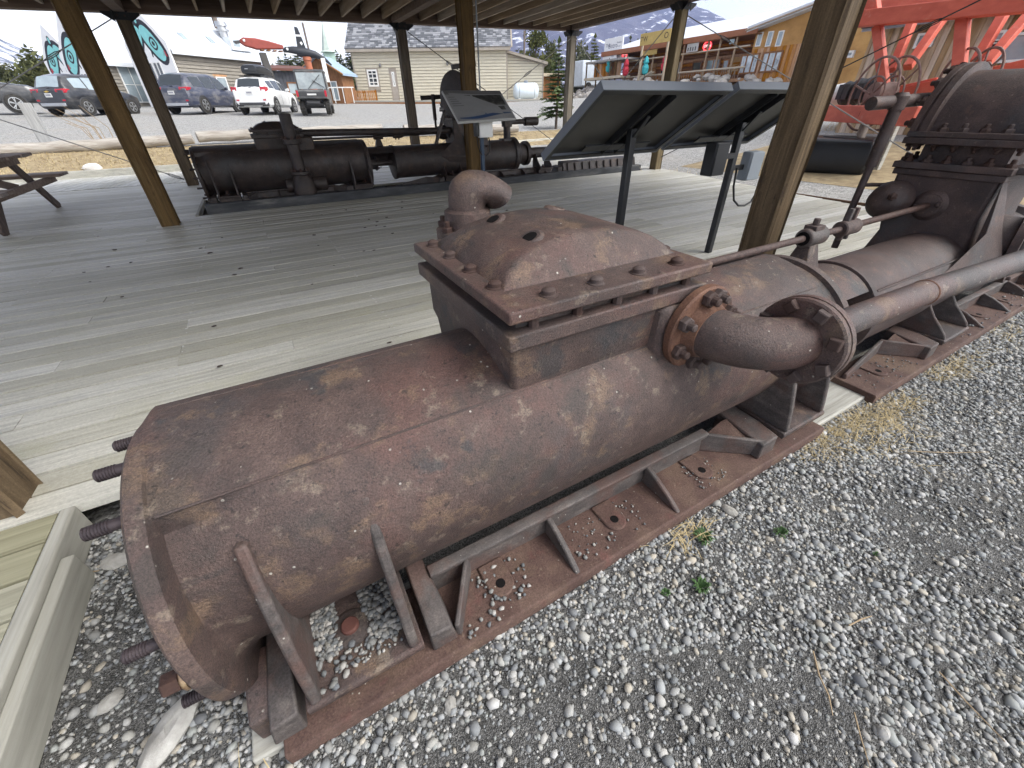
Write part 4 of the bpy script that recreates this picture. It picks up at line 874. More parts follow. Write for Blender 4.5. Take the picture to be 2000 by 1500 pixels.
# dry grass verge
sheet('grass_verge', list(np.arange(-9, 15.1, .5)), [14.0, 14.4, 14.8, 15.4, 16, 16.5, 17, 17.3], lambda x, y: ground(x, y)+.006 if y > 14.65 else ground(x, y)+.004, mat('verge_soil', [(.3,(.20,.15,.09)),(.6,(.34,.27,.16)),(.8,(.46,.38,.24))], scale=(6,6,6), detail=8, rough=.95, bump=.5, coord='World'))
def blades(name, pts, h, w_, m, lean=.8, seed=1):
    n = len(pts); rng = np.random.default_rng(seed); a = rng.uniform(0, 2*pi, n); hh = h*rng.uniform(.4, 1.3, n); ln = hh*rng.uniform(.2, lean, n)
    dx, dy = np.cos(a), np.sin(a); wv = w_*rng.uniform(.6, 1.3, n)
    p = np.asarray(pts); v = np.zeros((n, 5, 3))
    for k, (s_, t, wd) in enumerate(((-1,0,1),(1,0,1),(1,.55,.8),(-1,.55,.8),(0,1,0))):
        v[:, k, 0] = p[:, 0]+dx*ln*t**1.7-dy*wv*s_*wd*.5; v[:, k, 1] = p[:, 1]+dy*ln*t**1.7+dx*wv*s_*wd*.5; v[:, k, 2] = p[:, 2]+hh*t*(1-.25*t*lean)
    b = (np.arange(n)*5)[:, None]; quads = (b+np.array([0,1,2,3])).tolist(); tris = (b+np.array([3,2,4])).tolist()
    g = G(); g.v = v.reshape(-1, 3).tolist(); g.f = quads+tris; g.m = [0]*len(g.f)
    me = bpy.data.meshes.new(name); me.from_pydata(g.v, [], g.f); me.materials.append(m); o = bpy.data.objects.new(name, me); C.objects.link(o); o['kind'] = 'stuff'; return o
rng = np.random.default_rng(2)
gx = rng.uniform(-8, 13, 9000); gy = rng.uniform(14.7, 17.1, 9000)
blades('dry_grass', [(x, y, ground(x, y)) for x, y in zip(gx, gy)], .09, .012, M['straw'], 1.6)
# dry tufts and straw along the right side of the bedplates
pts = []
for (x, y, n, s_) in ((2.12,.50,260,.10),(2.35,.46,420,.13),(2.65,.44,240,.10),(2.3,.36,200,.16),(3.3,.45,240,.10),(3.6,.44,180,.12),(1.9,.45,120,.07),(4.3,.42,160,.2),(1.02,.47,90,.06),(-.5,.85,30,.05)):
    q = rng.normal(0, s_, (n, 2)); pts += [(x+a, min(y+b*.35, .515), -.152) for a, b in q]
blades('straw_tufts', pts, .05, .0028, M['straw'], 2.4, 5)
# small green weeds and loose finds on the gravel
def weed(x, y, r, n, seed, lab):
    rg = np.random.default_rng(seed); g = G(); z = GZ(x, y)+.004
    for k in range(n):
        a = rg.uniform(0, 2*pi); l = r*rg.uniform(.5, 1); w_ = .0035; d = Vector((cos(a), sin(a), 0)); s_ = Vector((-sin(a), cos(a), 0))*w_; o = Vector((x, y, z))+d*rg.uniform(0, .3)*r
        h = rg.uniform(.2, .9)*r
        g.add([o-s_*.5, o+s_*.5, o+d*l*.6+s_+Vector((0,0,h)), o+d*l*.6-s_+Vector((0,0,h)), o+d*l+Vector((0,0,h*.9))], [(0,1,2,3),(3,2,4)])
    return tag(obj('weed', g, M['weed'], origin=(x,y,z)), lab, 'weed', 'green weeds in the gravel')
def gpos(u, v): p = px(u, v, 'z', -.15); return p.x, p.y
for (u, v, r, n, s_, lab) in ((1372,1052,.04,46,1,'green weed touching the front bedplate below its third hole'),(1366,1150,.032,46,2,'bright green weed alone in the gravel in front of the bedplate'),(1298,1162,.016,22,3,'tiny weed left of the bright green weed'),(1522,1042,.028,30,4,'thin green weed right of the one touching the bedplate'),(1708,1085,.012,16,5,'very small weed far out in the gravel on the right')):
    weed(*gpos(u, v), r, n, s_, lab)
def stone(u, v, r, lab, seed, sc=(1.5,1,.55), m=None):
    x, y = gpos(u, v); random.seed(seed); z = GZ(x, y); g = G(); g.ball((x, y, z+r*.3), r, 10, 6, .08, sc)
    rz = seed*.9; Mx = Matrix.Translation((x,y,z)) @ Matrix.Rotation(rz, 4, 'Z') @ Matrix.Translation((-x,-y,-z)); g.v = [tuple(Mx @ Vector(p)) for p in g.v]
    return tag(obj('stone', g, m or M['stone'], sharp=30, origin=(x,y,z)), lab, 'stone')
stone(1425,998,.022,'flat grey stone beside the weeds and the front bedplate', 2)
stone(232,1102,.035,'flat grey stone in the gravel by the open end of the front pump', 3, (1.4,1,.5))
stone(336,1432,.05,'long mottled stone below the brass nut of the front pump', 1, (1.9,.8,.6))
stone(212,1370,.024,'dark grey stone in the gravel at the lower left', 4)
stone(880,1318+60,.016,'pale stone in the gravel below the foot of the front pump', 5)
stone(1725,1430,.02,'pale upright stone in the gravel at the lower right', 7, (1,.8,.9))
def twig(pts, r, lab):
    q = [Vector((*gpos(u, v), 0)) for u, v in pts]; q = [Vector((p.x, p.y, GZ(p.x, p.y)+.012)) for p in q]; g = G(); g.tube(q, [r]*(len(q)-1)+[r*.5], 6); return tag(obj('twig', g, M['twig'], origin=q[0]), lab, 'twig')
twig([(1585,1275),(1598,1320),(1618,1360),(1626,1398)], .0025, 'thin curved twig on the bare patch of gravel')
twig([(1668,1392),(1680,1440),(1696,1500)], .002, 'short straight twig near the bottom edge of the gravel')
twig([(1830,1315),(1880,1370),(1960,1450)], .002, 'long pale stalk on the gravel at the lower right')
twig([(1770,885),(1850,888),(1930,885)], .0016, 'bleached grass stalk lying level on the gravel')
twig([(1655,1225),(1680,1212),(1700,1206)], .0022, 'pale forked twig on the open gravel')
twig([(170,1128),(185,1122),(200,1120)], .003, 'straw coloured splinter by the open end of the front pump')
# dead leaves and cones on the deck
g = G(); random.seed(5)
for k in range(60):
    x, y = random.uniform(-2.2, 3.5), random.uniform(1.9, 7.2); r = random.uniform(.008, .02)
    g.ball((x, y, .006), r, 6, 3, .3, (1.3,.7,.35))
obj('leaf_litter', g, flat('dead_leaf', (.05,.035,.028), rough=.9), kind='stuff')
# ------------------------------------------------------------------ vehicles in the car park
def paint(name, c, dust=(.35,.33,.30), d=.25, rough=.3):
    m = mat(name, [(.35, c), (.65, tuple(x*1.15+.002 for x in c))], scale=(2,2,2), rough=rough, spec=.6, layers=[((1.5,1.5,4), .45, .75, dust, d)])
    m.node_tree.nodes['Principled BSDF'].inputs['Coat Weight'].default_value = .5
    m.node_tree.nodes['Principled BSDF'].inputs['Coat Roughness'].default_value = .08
    return m
M['glass'] = flat('tinted_glass', (.03,.037,.042), rough=.06, spec=.9, var=.05)
M['glass_pale'] = flat('pale_glass', (.30,.36,.39), rough=.1, spec=.9, var=.12)
M['tyre'] = mat('tyre_rubber', [(.3,(.022,.021,.02)),(.7,(.06,.056,.05))], scale=(12,12,12), rough=.9)
M['alloy'] = flat('alloy_rim', (.45,.46,.47), rough=.3, metal=.7)
M['red_lamp'] = flat('red_lamp', (.42,.015,.03), rough=.2, spec=.6)
M['plastic'] = flat('grey_plastic', (.05,.05,.052), rough=.6)
M['plate'] = flat('number_plate', (.62,.62,.60), rough=.4, var=.02)
M['plate_ink'] = flat('plate_ink', (.10,.10,.16), rough=.5)
def wheel(root, x, y, r, w_=.21, side=1, rim='alloy', spokes=5, arch='plastic', body=None):
    g = G(); g.lathe((x-side*w_/2, y, r), (side,0,0), [(-.02+.02,r*.62),(0.01,r*.93),(.03,r),(w_-.03,r),(w_-.01,r*.93),(w_,r*.66)], 28); wh = obj('wheel', g, M['tyre'], root)
    g = G(); g.lathe((x+side*(w_/2-.035), y, r), (side,0,0), [(0,r*.60),(.004,r*.60)], 24); obj('rim_well', g, M['black'], wh)
    g = G(); g.lathe((x+side*(w_/2-.03), y, r), (side,0,0), [(0,r*.64),(.032,r*.66),(.034,r*.60),(.01,r*.58)], 28, caps=False); g.lathe((x+side*(w_/2-.03), y, r), (side,0,0), [(0,r*.16),(.03,r*.15)], 12)
    for k in range(spokes):
        a = 2*pi*k/spokes+.3
        for da in (-.13, .13): g.beam((x+side*(w_/2-.012), y+cos(a)*r*.1, r+sin(a)*r*.1), (x+side*(w_/2-.008), y+cos(a+da)*r*.61, r+sin(a+da)*r*.61), .03, .05, up=(1,0,0))
    obj('rim', g, M[rim], wh)
def car(name, label, cat, loc, a, L_, W_, st, m, wy, wr, glass='glass', rearglass=(.93,.40), roofbelt=None, plate='', wgrp='cars parked in a row on the gravel lot', lamp=None, trim=None, emblem=None, sidew=None):
    root = thing(name, label, cat, loc, -R(a), wgrp, local=True)
    st = sorted(st); ys = [s[0] for s in st]
    def sm(y, k):
        # smooth interpolation
        i = max(0, min(len(ys)-2, int(np.searchsorted(ys, y))-1)); t = (y-ys[i])/(ys[i+1]-ys[i]); t = max(0, min(1, t)); t2 = t*t*(3-2*t)
        t = .5*t+.5*t2; return st[i][k]*(1-t)+st[i+1][k]*t
    def sec(y): return [sm(y, k) for k in range(1, 7)]   # zb, zbelt, zroof, wsill, wbelt, wroof
    def ring(y):
        zb, ze, zr, ws, we, wr_ = sec(y); zm = zb+(ze-zb)*.55
        q = [(ws*.9, zb), (ws, zb+.10), (ws*1.0+.012, zm), (max(we, ws*.985), ze-.06), (we, ze), (wr_+(we-wr_)*.12, zr-(zr-ze)*.10), (wr_*.9, zr-.0+(.0)), (wr_*.5, zr+.022), (0, zr+.03)]
        return [(x, y, z) for x, z in q]+[(-x, y, z) for x, z in q[-2::-1]]
    g = G(); N_ = [st[0][0]]+list(np.arange(st[0][0]+.06, st[-1][0]-.02, .12))+[st[-1][0]]
    g.loft([ring(y) for y in N_]); body = obj('body', g, m, root, sharp=32)
    # side glass
    for s_ in (-1, 1):
        for (ya, yb_, ta, tb) in sidew:
            g = G(); n = 6; pts = []
            for i in range(n+1):
                y = ya+(yb_-ya)*i/n; zb, ze, zr, ws, we, wr_ = sec(y); xt = wr_+(we-wr_)*.12; zt = zr-(zr-ze)*.10
                h0, h1 = ta, tb
                pts.append([(s_*(we+(xt-we)*h+.006), y, ze+(zt-ze)*h) for h in (h0, h1)])
            vs = [p for q in pts for p in q]; g.add(vs, [(2*i,2*i+1,2*i+3,2*i+2) for i in range(n)]); obj('side_window', g, M[glass], root)
    # rear window on the sloping tail
    y0, y1 = rearglass; g = G(); pts = []
    for i in range(7):
        y = y0+(y1-y0)*i/6; zb, ze, zr, ws, we, wr_ = sec(y); k = .86
        pts.append([(-wr_*k, y-.012, zr+.006), (0, y-.014, zr+.036), (wr_*k, y-.012, zr+.006)])
    vs = [p for q in pts for p in q]; g.add(vs, [f for i in range(6) for f in ((3*i,3*i+1,3*i+4,3*i+3),(3*i+1,3*i+2,3*i+5,3*i+4))]); obj('rear_window', g, M['glass' if glass == 'glass' else glass], root)
    yr = st[0][0]; zb, ze, zr, ws, we, wr_ = sec(yr+.05)
    if lamp:
        for s_ in (-1, 1):
            g = G(); xo, xi, za, zc = lamp; g.hexa([(s_*xi, yr-.012, za+.03), (s_*xo, yr+.03, za), (s_*xo, yr+.34, za+.05), (s_*xi, yr+.05, za+.05), (s_*xi, yr-.005, zc-.04), (s_*xo, yr+.05, zc), (s_*xo, yr+.36, zc-.02), (s_*xi, yr+.05, zc)]); obj('taillight', g, M['red_lamp'], root, bevel=.012)
            g = G(); g.box(s_*ws*.82-.07, s_*ws*.82+.07, yr-.014, yr+.05, zb+.20, zb+.26); obj('reflector', g, M['red_lamp'], root)
    g = G(); g.box(-.16, .16, yr-.022, yr+.02, plate or .8, (plate or .8)+.155); pl = obj('number_plate', g, M['plate'], root)
    g = G()
    for k in range(6): g.box(-.12+k*.042, -.095+k*.042, yr-.024, yr-.0222, (plate or .8)+.05, (plate or .8)+.115)
    obj('plate_marks', g, M['plate_ink'], pl, kind='stuff')
    g = G(); g.box(-ws*.8, ws*.8, yr-.02, yr+.1, zb+.0, zb+.13); g2 = obj('bumper_skirt', g, M[trim or 'plastic'], root, bevel=.02)
    g = G(); g.beam((-.28, yr+.10, ze+.03), (.14, yr+.06, ze+.10), .03, .02); obj('wiper', g, M['black'], root)
    for (y, sd) in ((wy[0],1),(wy[0],-1),(wy[1],1),(wy[1],-1)):
        ws_ = sec(y)[3]; xw = sd*(ws_-.075)
        g = G(); g.lathe((sd*(ws_-.02), y, wr), (sd,0,0), [(0,wr*1.17),(.042,wr*1.15),(.046,wr*1.02),(.01,wr*1.0)], 28); obj('wheel_arch', g, M['plastic'] if trim else M['black'], root)
        wheel(root, xw, y, wr, .22, sd)
    for s_ in (-1, 1):
        zb, ze, zr, ws, we, wr_ = sec(wy[1]-.75); g = G(); g.hexa([(s_*(we+.0),wy[1]-.78,ze+.02),(s_*(we+.2),wy[1]-.78,ze+.04),(s_*(we+.2),wy[1]-.66,ze+.04),(s_*(we+.0),wy[1]-.66,ze+.02),(s_*(we+.0),wy[1]-.78,ze+.12),(s_*(we+.2),wy[1]-.78,ze+.18),(s_*(we+.19),wy[1]-.68,ze+.17),(s_*(we+.0),wy[1]-.68,ze+.12)]); obj('door_mirror', g, m, root, bevel=.02)
        for yy in (wy[0]+.75, wy[0]+1.75):
            zb, ze, zr, ws, we, wr_ = sec(yy); g = G(); g.box(s_*(we+.0)-.02+s_*.01, s_*(we+.0)+.02+s_*.01, yy-.1, yy+.08, ze-.13, ze-.105); obj('door_handle', g, m, root)
        for yy in (wy[0]+.98, wy[0]+1.98):
            zb, ze, zr, ws, we, wr_ = sec(yy); g = G(); zm = zb+(ze-zb)*.55
            g.tube([(s_*(ws+.003), yy, zb+.14), (s_*(ws*1.0+.014), yy, zm), (s_*(we+.004), yy, ze)], .006, 4); obj('door_seam', g, M['black'], root)
    return root, sec
def place(u, Y, a, L_, W_):
    p = px(u, 232, 'y', Y); c = Vector((p.x, Y, 0))+Vector((cos(R(a)), -sin(R(a)), 0))*W_/2+Vector((sin(R(a)), cos(R(a)), 0))*L_/2
    c.z = ground(c.x, c.y); return c
# dark blue SUV
navy = paint('navy_paint', (.026,.032,.058), d=.55)
L_, W_ = 4.7, 1.86; h = L_/2
st = [(-h,.36,1.02,1.04,.80,.80,.70),(-h+.10,.27,1.08,1.12,.90,.86,.70),(-h+.45,.25,1.10,1.63,.93,.87,.64),(-h+.9,.25,1.09,1.71,.93,.885,.63),(.0,.25,1.05,1.73,.93,.89,.64),(.55,.25,1.03,1.66,.93,.89,.63),(1.25,.25,1.02,1.06,.93,.88,.74),(1.7,.25,.98,1.01,.93,.86,.72),(2.15,.26,.88,.90,.88,.80,.66),(2.35,.36,.74,.76,.72,.66,.5)]
car('parked_suv', 'dusty dark blue SUV parked between the black hatchback and the white car', 'car', place(322,31.0,33,L_,W_), 33, L_, W_, st, navy, (-1.42,1.36), .365, rearglass=(-h+.44,-h+.13), plate=.80, lamp=(.90,.48,.96,1.12), trim='alloy',
    sidew=((-1.75,-1.0,.1,.86),(-.92,-.08,.05,.9),(0.0,.88,.05,.9)))
# black hatchback
blk = paint('black_paint', (.012,.013,.016), d=.22)
L_, W_ = 4.17, 1.77; h = L_/2
st = [(-h,.40,.93,.95,.74,.76,.64),(-h+.12,.28,1.0,1.06,.85,.82,.66),(-h+.42,.24,1.02,1.50,.88,.83,.60),(-h+.9,.23,1.01,1.60,.885,.84,.59),(.0,.23,.97,1.61,.885,.85,.60),(.5,.23,.96,1.52,.885,.85,.59),(1.2,.24,.95,1.0,.885,.83,.70),(1.6,.24,.90,.93,.87,.80,.66),(1.95,.26,.80,.82,.82,.74,.6),(2.08,.36,.68,.70,.66,.6,.46)]
rt, sec = car('parked_hatchback', 'black electric hatchback with red lamps behind the slanting posts', 'car', place(86,31.0,33,L_,W_), 33, L_, W_, st, blk, (-1.30,1.30), .33, glass='glass_pale', rearglass=(-h+.41,-h+.14), plate=.70, lamp=(.84,.42,.86,1.03), trim='alloy',
    sidew=((-1.45,-.82,.12,.84),(-.75,.02,.05,.9),(.08,.85,.05,.88)))
g = G(); g.prism([(-.10,.925),(-.03,.925),(-.03,.945),(.05,.945),(.05,.925),(.12,.925),(.10,.90),(.03,.90),(.03,.88),(-.05,.88),(-.05,.90),(-.12,.90)], 'y', -h-.03, -h+.02); obj('emblem', g, flat('gold_emblem', (.55,.38,.08), rough=.3), rt)
# white crossover with a roof box
wht = paint('white_car_paint', (.72,.73,.73), (.50,.47,.42), .3)
L_, W_ = 4.45, 1.78; h = L_/2
st = [(-h,.42,1.0,1.02,.76,.78,.66),(-h+.10,.30,1.05,1.09,.86,.83,.66),(-h+.42,.28,1.06,1.48,.89,.84,.60),(-h+.9,.28,1.05,1.56,.89,.85,.59),(.0,.28,1.01,1.58,.89,.86,.60),(.55,.28,1.0,1.50,.89,.86,.59),(1.25,.28,.99,1.03,.89,.85,.72),(1.65,.28,.95,.98,.88,.83,.68),(2.05,.29,.86,.88,.84,.77,.62),(2.22,.38,.72,.74,.68,.62,.48)]
rt, sec = car('parked_crossover', 'white crossover car carrying a black roof box, next to the buggy', 'car', place(468,29.0,24,L_,W_), 24, L_, W_, st, wht, (-1.35,1.29), .355, rearglass=(-h+.41,-h+.13), plate=.82, lamp=(.86,.58,.95,1.16), trim='plastic',
    sidew=((-1.6,-.95,.12,.82),(-.88,-.05,.05,.9),(.02,.90,.05,.88)))
for s_ in (-1,1):
    g = G(); g.hexa([(s_*.45,-h-.016,.32),(s_*.8,-h+.03,.32),(s_*.8,-h+.1,.32),(s_*.45,-h+.05,.32),(s_*.58,-h-.012,.50),(s_*.82,-h+.04,.50),(s_*.82,-h+.1,.5),(s_*.58,-h+.05,.5)]); obj('bumper_insert', g, M['plastic'], rt, bevel=.02)
    g = G(); g.tube([(s_*.50,-1.5,1.615),(s_*.52,0,1.655),(s_*.50,.5,1.60)], .022, 8); obj('roof_rail', g, M['black'], rt)
cr = rt.location
t = thing('roof_box', 'black roof box strapped on the white crossover', 'roof box', (cr.x, cr.y, cr.z), -R(24), None, local=True)
g = G(); rings = []
for (y, hw, zl, zh) in ((-1.45,.30,1.78,1.95),(-1.40,.38,1.73,2.06),(-1.0,.43,1.71,2.12),(-.2,.44,1.70,2.12),(.5,.40,1.71,2.02),(.85,.30,1.74,1.90),(.95,.2,1.77,1.84)):
    rings.append([(-hw*.92,y,zl),(-hw,y,zl+.12*(zh-zl)/.4),(-hw*.96,y,zh-.08),(-hw*.7,y,zh),(0,y,zh+.015),(hw*.7,y,zh),(hw*.96,y,zh-.08),(hw,y,zl+.12*(zh-zl)/.4),(hw*.92,y,zl)])
g.loft(rings); obj('shell', g, flat('box_black', (.018,.019,.022), rough=.35, spec=.5), t, sharp=45)
g = G(); g.tube([(-.445,-1.38,1.84),(-.45,0,1.83),(-.40,.6,1.82)], .012, 6); g.tube([(.445,-1.38,1.84),(.45,0,1.83),(.40,.6,1.82)], .012, 6); obj('lid_seam', g, M['plastic'], t, kind='stuff')
for y in (-.9,.25):
    g = G(); g.box(-.52,.52,y-.03,y+.03,1.66,1.705); obj('crossbar', g, M['black'], t)
g = G(); g.box(-.17,-.02,-1.47,-1.44,1.90,1.925); obj('badge', g, M['alloy'], t)
# black pickup on the left edge
L_, W_ = 5.6, 1.98
st = [(-2.8,.5,1.2,1.22,.95,.94,.9),(-2.6,.42,1.22,1.24,.97,.95,.9),(-.95,.42,1.22,1.26,.97,.95,.9),(-.75,.42,1.22,1.8,.97,.92,.72),(-.4,.42,1.22,1.9,.97,.92,.70),(.6,.42,1.20,1.90,.97,.92,.70),(1.0,.42,1.20,1.72,.97,.92,.70),(1.5,.42,1.18,1.24,.97,.92,.80),(2.4,.42,1.12,1.16,.96,.9,.78),(2.7,.46,1.0,1.02,.9,.84,.7),(2.8,.55,.8,.82,.8,.74,.6)]
p = px(-40, 225, 'y', 34)
car('parked_pickup', 'black pickup truck cut off by the left edge of the view', 'truck', (p.x-.1, 34, ground(p.x, 34)+.05), 78, L_, W_, st, blk, (-1.75,1.7), .40, glass='glass_pale', rearglass=(-.55,-.9), plate=.9, sidew=((-.62,.1,.05,.9),(.2,1.15,.05,.85)), trim='alloy')

# utility buggy
p = px(600, 222, 'y', 27.5)
bx_, by_ = p.x+.75, 28.6
t = thing('utility_buggy', 'dark grey dusty utility buggy with cab and cargo bed beside the white car', 'buggy', (bx_, by_, ground(bx_, by_)), -R(13), None, local=True)
dg = paint('buggy_grey', (.05,.053,.055), (.30,.28,.25), .5, .6)
g = G(); g.loft([[(-.70,-1.52,.72),(.70,-1.52,.72),(.72,-1.52,1.02),(-.72,-1.52,1.02)],[(-.74,-1.45,.68),(.74,-1.45,.68),(.76,-1.45,1.08),(-.76,-1.45,1.08)],[(-.74,-.45,.68),(.74,-.45,.68),(.76,-.45,1.08),(-.76,-.45,1.08)]]); bedb = obj('cargo_bed', g, dg, t, bevel=.02)
g = G(); g.box(-.62,.62,-1.545,-1.53,.80,.98); obj('tailgate', g, M['plastic'], bedb, bevel=.01)
g = G(); g.box(-.22,.22,-1.56,-1.547,.84,.91); obj('tailgate_label', g, M['plate'], bedb)
for s_ in (-1,1):
    g = G(); g.box(s_*.68-.05,s_*.68+.05,-1.55,-1.50,.78,1.04); obj('taillight', g, M['red_lamp'], t, bevel=.008)
g = G(); g.loft([[(-.74,-.42,.45),(.74,-.42,.45),(.74,-.42,1.12),(-.74,-.42,1.12)],[(-.78,-.1,.42),(.78,-.1,.42),(.78,-.1,1.12),(-.78,-.1,1.12)],[(-.78,.85,.42),(.78,.85,.42),(.78,.85,1.10),(-.78,.85,1.10)],[(-.72,1.2,.5),(.72,1.2,.5),(.70,1.2,1.02),(-.70,1.2,1.02)],[(-.62,1.55,.6),(.62,1.55,.6),(.56,1.5,.92),(-.56,1.5,.92)]]); obj('body', g, dg, t, bevel=.03)
g = G(); g.box(-.74,.74,-.46,.72,1.86,1.94); g.box(-.70,.70,-.40,.65,1.94,1.97); obj('cab_roof', g, dg, t, bevel=.035)
g = G()
for s_ in (-1,1):
    g.beam((s_*.71,-.42,1.1),(s_*.70,-.42,1.88),.07,.07); g.beam((s_*.72,.95,1.08),(s_*.69,.62,1.88),.06,.06); g.beam((s_*.73,.12,1.1),(s_*.70,.08,1.88),.05,.05)
obj('cab_frame', g, M['plastic'], t, bevel=.01)
g = G(); g.box(-.67,.67,-.43,-.42,1.14,1.84); obj('rear_window', g, flat('cab_glass', (.33,.37,.38), rough=.15, spec=.8, var=.25), t)
g = G(); g.beam((-.2,-.45,1.15),(.5,-.45,1.75),.035,.02); g.beam((.6,-.45,1.2),(.1,-.45,1.5),.03,.02); obj('cab_net_bar', g, M['plastic'], t)
for s_ in (-1,1):
    g = G(); g.hexa([(s_*.735,-.36,1.13),(s_*.745,-.36,1.13),(s_*.745,.86,1.13),(s_*.735,.86,1.13),(s_*.705,-.36,1.84),(s_*.715,-.36,1.84),(s_*.715,.60,1.84),(s_*.705,.60,1.84)]); obj('side_window', g, M['glass_pale'], t)
    g = G(); g.box(s_*.785-.01, s_*.785+.01, -.05, .75, .50, 1.08); obj('door', g, dg, t, bevel=.008)
for (x, y) in ((-.62,-1.0),(.62,-1.0),(-.62,1.12),(.62,1.12)):
    sd = 1 if x > 0 else -1
    wheel(t, x, y, .33, .26, sd, 'plastic', 6)
    g = G()
    for k in range(18):
        a = k*2*pi/18
        for dx in (-.07,.07): g.beam((x+dx-.05, y+cos(a)*.318, .33+sin(a)*.318), (x+dx+.05, y+cos(a+.1)*.345, .33+sin(a+.1)*.345), .05, .03)
    obj('tread_blocks', g, M['tyre'], t, kind='stuff')
g = G(); g.tube([(-.45,-1.1,.45),(.45,-1.1,.45)], .09, 10); g.tube([(-.35,-1.35,.55),(.3,-1.35,.52)], .10, 12); g.tube([(-.6,-1.0,.33),(.6,-1.0,.33)], .04, 8)
for s_ in (-1,1): g.tube([(s_*.35,-.8,.42),(s_*.45,-1.05,.85)], .05, 8)
obj('drivetrain', g, M['plastic'], t)
g = G(); g.tube([(-.74,-1.52,.80),(-.72,-1.2,.62),(-.70,-.8,.74)], .05, 6); obj('mudguard', g, flat('pale_mud', (.5,.42,.28), rough=.9), t)
# ------------------------------------------------------------------ buildings
def siding(name, L0, L1, z0, z1, pitch_, m, par, y=0.0, cut=(), slope=None, gap=.03):
    """lapped boards on the plane y (outside is -y); cut: openings (x0,x1,z0,z1); slope: top height as a function of x"""
    g = G(); z = z0
    while z < z1-.01:
        zt = min(z+pitch_, z1); segs = [(L0, L1)]
        for (a, b, c, d) in cut:
            if z < d-.02 and zt > c+.02:
                ns = []
                for (p, q) in segs:
                    if b <= p or a >= q: ns.append((p, q))
                    else:
                        if a > p: ns.append((p, a))
                        if b < q: ns.append((b, q))
                segs = ns
        for (p, q) in segs:
            if slope:
                pts = []
                ta, tb = min(zt, slope(p)), min(zt, slope(q))
                if max(ta, tb) <= z+.02: continue
                if min(slope(p), slope(q)) <= z+.02:   # clip the end
                    xs_ = np.linspace(p, q, 60); ok = [x for x in xs_ if slope(x) > z+.03]
                    if len(ok) < 2: continue
                    p, q = ok[0], ok[-1]; ta, tb = min(zt, slope(p)), min(zt, slope(q))
            else: ta = tb = zt
            k_ = gap; g.hexa([(p, y-.05, z+k_),(q, y-.05, z+k_),(q, y+.02, z+k_),(p, y+.02, z+k_),(p, y-.008, ta),(q, y-.008, tb),(q, y+.02, tb),(p, y+.02, ta)])
        z += pitch_
    return obj(name, g, m, par, kind='stuff')
def wl(root, u, v):
    """where the view through (u, v) meets the wall plane of a building: (along the wall, height)"""
    rz = root.rotation_euler.z; d = _fw*CAM_F+_rt*(u-1000)+_up*(750-v); n = Vector((-sin(rz), cos(rz), 0)); o = Vector((0,0,CAM_H)); t = n.dot(root.location-o)/n.dot(d); p = o+d*t-root.location
    return p.x*cos(rz)+p.y*sin(rz), p.z
def window(par, x0, x1, z0, z1, nx=1, nz=1, m_f='white', m_g='glass_pale', y=-.03, d=.05, fw=.07, bar=.035):
    g = G(); g.box(x0, x1, y-.03, y+d, z0, z0+fw); g.box(x0, x1, y-.03, y+d, z1-fw, z1); g.box(x0, x0+fw, y-.03, y+d, z0+fw, z1-fw); g.box(x1-fw, x1, y-.03, y+d, z0+fw, z1-fw)
    for i in range(1, nx): xx = x0+(x1-x0)*i/nx; g.box(xx-bar/2, xx+bar/2, y-.022, y+d, z0+fw, z1-fw)
    for i in range(1, nz): zz = z0+(z1-z0)*i/nz; g.box(x0+fw, x1-fw, y-.020, y+d-.002, zz-bar/2, zz+bar/2)
    f = obj('window', g, M[m_f], par)
    g = G()
    for i in range(nx):
        for j in range(nz):
            a, b = x0+fw*.6+(x1-x0-fw*1.2)*i/nx, x0+fw*.6+(x1-x0-fw*1.2)*(i+1)/nx; c, e = z0+fw*.6+(z1-z0-fw*1.2)*j/nz, z0+fw*.6+(z1-z0-fw*1.2)*(j+1)/nz
            g = G(); g.box(a+.004, b-.004, y, y+.012, c+.004, e-.004); obj('pane', g, M[m_g], f)
    return f
M['siding_grey'] = mat('grey_siding', [(.3,(.20,.18,.15)),(.7,(.30,.275,.235))], scale=(2,6,12), rough=.85)
M['roof_white'] = mat('pale_metal_roof', [(.3,(.55,.58,.62)),(.7,(.68,.71,.74))], scale=(1,1,1), rough=.45, spec=.5)
M['cream'] = mat('cream_siding', [(.3,(.50,.46,.36)),(.7,(.60,.56,.45))], scale=(1.5,6,9), rough=.8)
M['cream_trim'] = flat('taupe_trim', (.34,.30,.25), rough=.8)
M['turquoise'] = flat('turquoise_paint', (.24,.60,.60), rough=.6)
M['ink'] = flat('mural_black', (.02,.02,.03), rough=.6)
M['mural_red'] = flat('mural_red', (.50,.03,.05), rough=.6)
M['mural_white'] = flat('mural_white', (.80,.80,.80), rough=.6, var=.02)
M['brownwood'] = mat('brown_wood', [(.3,(.16,.075,.035)),(.7,(.30,.15,.07))], scale=(20,20,3), rough=.8)
M['cedar'] = mat('cedar_wood', [(.3,(.33,.15,.05)),(.7,(.52,.26,.09))], scale=(14,14,2.5), rough=.75, rand=.2)

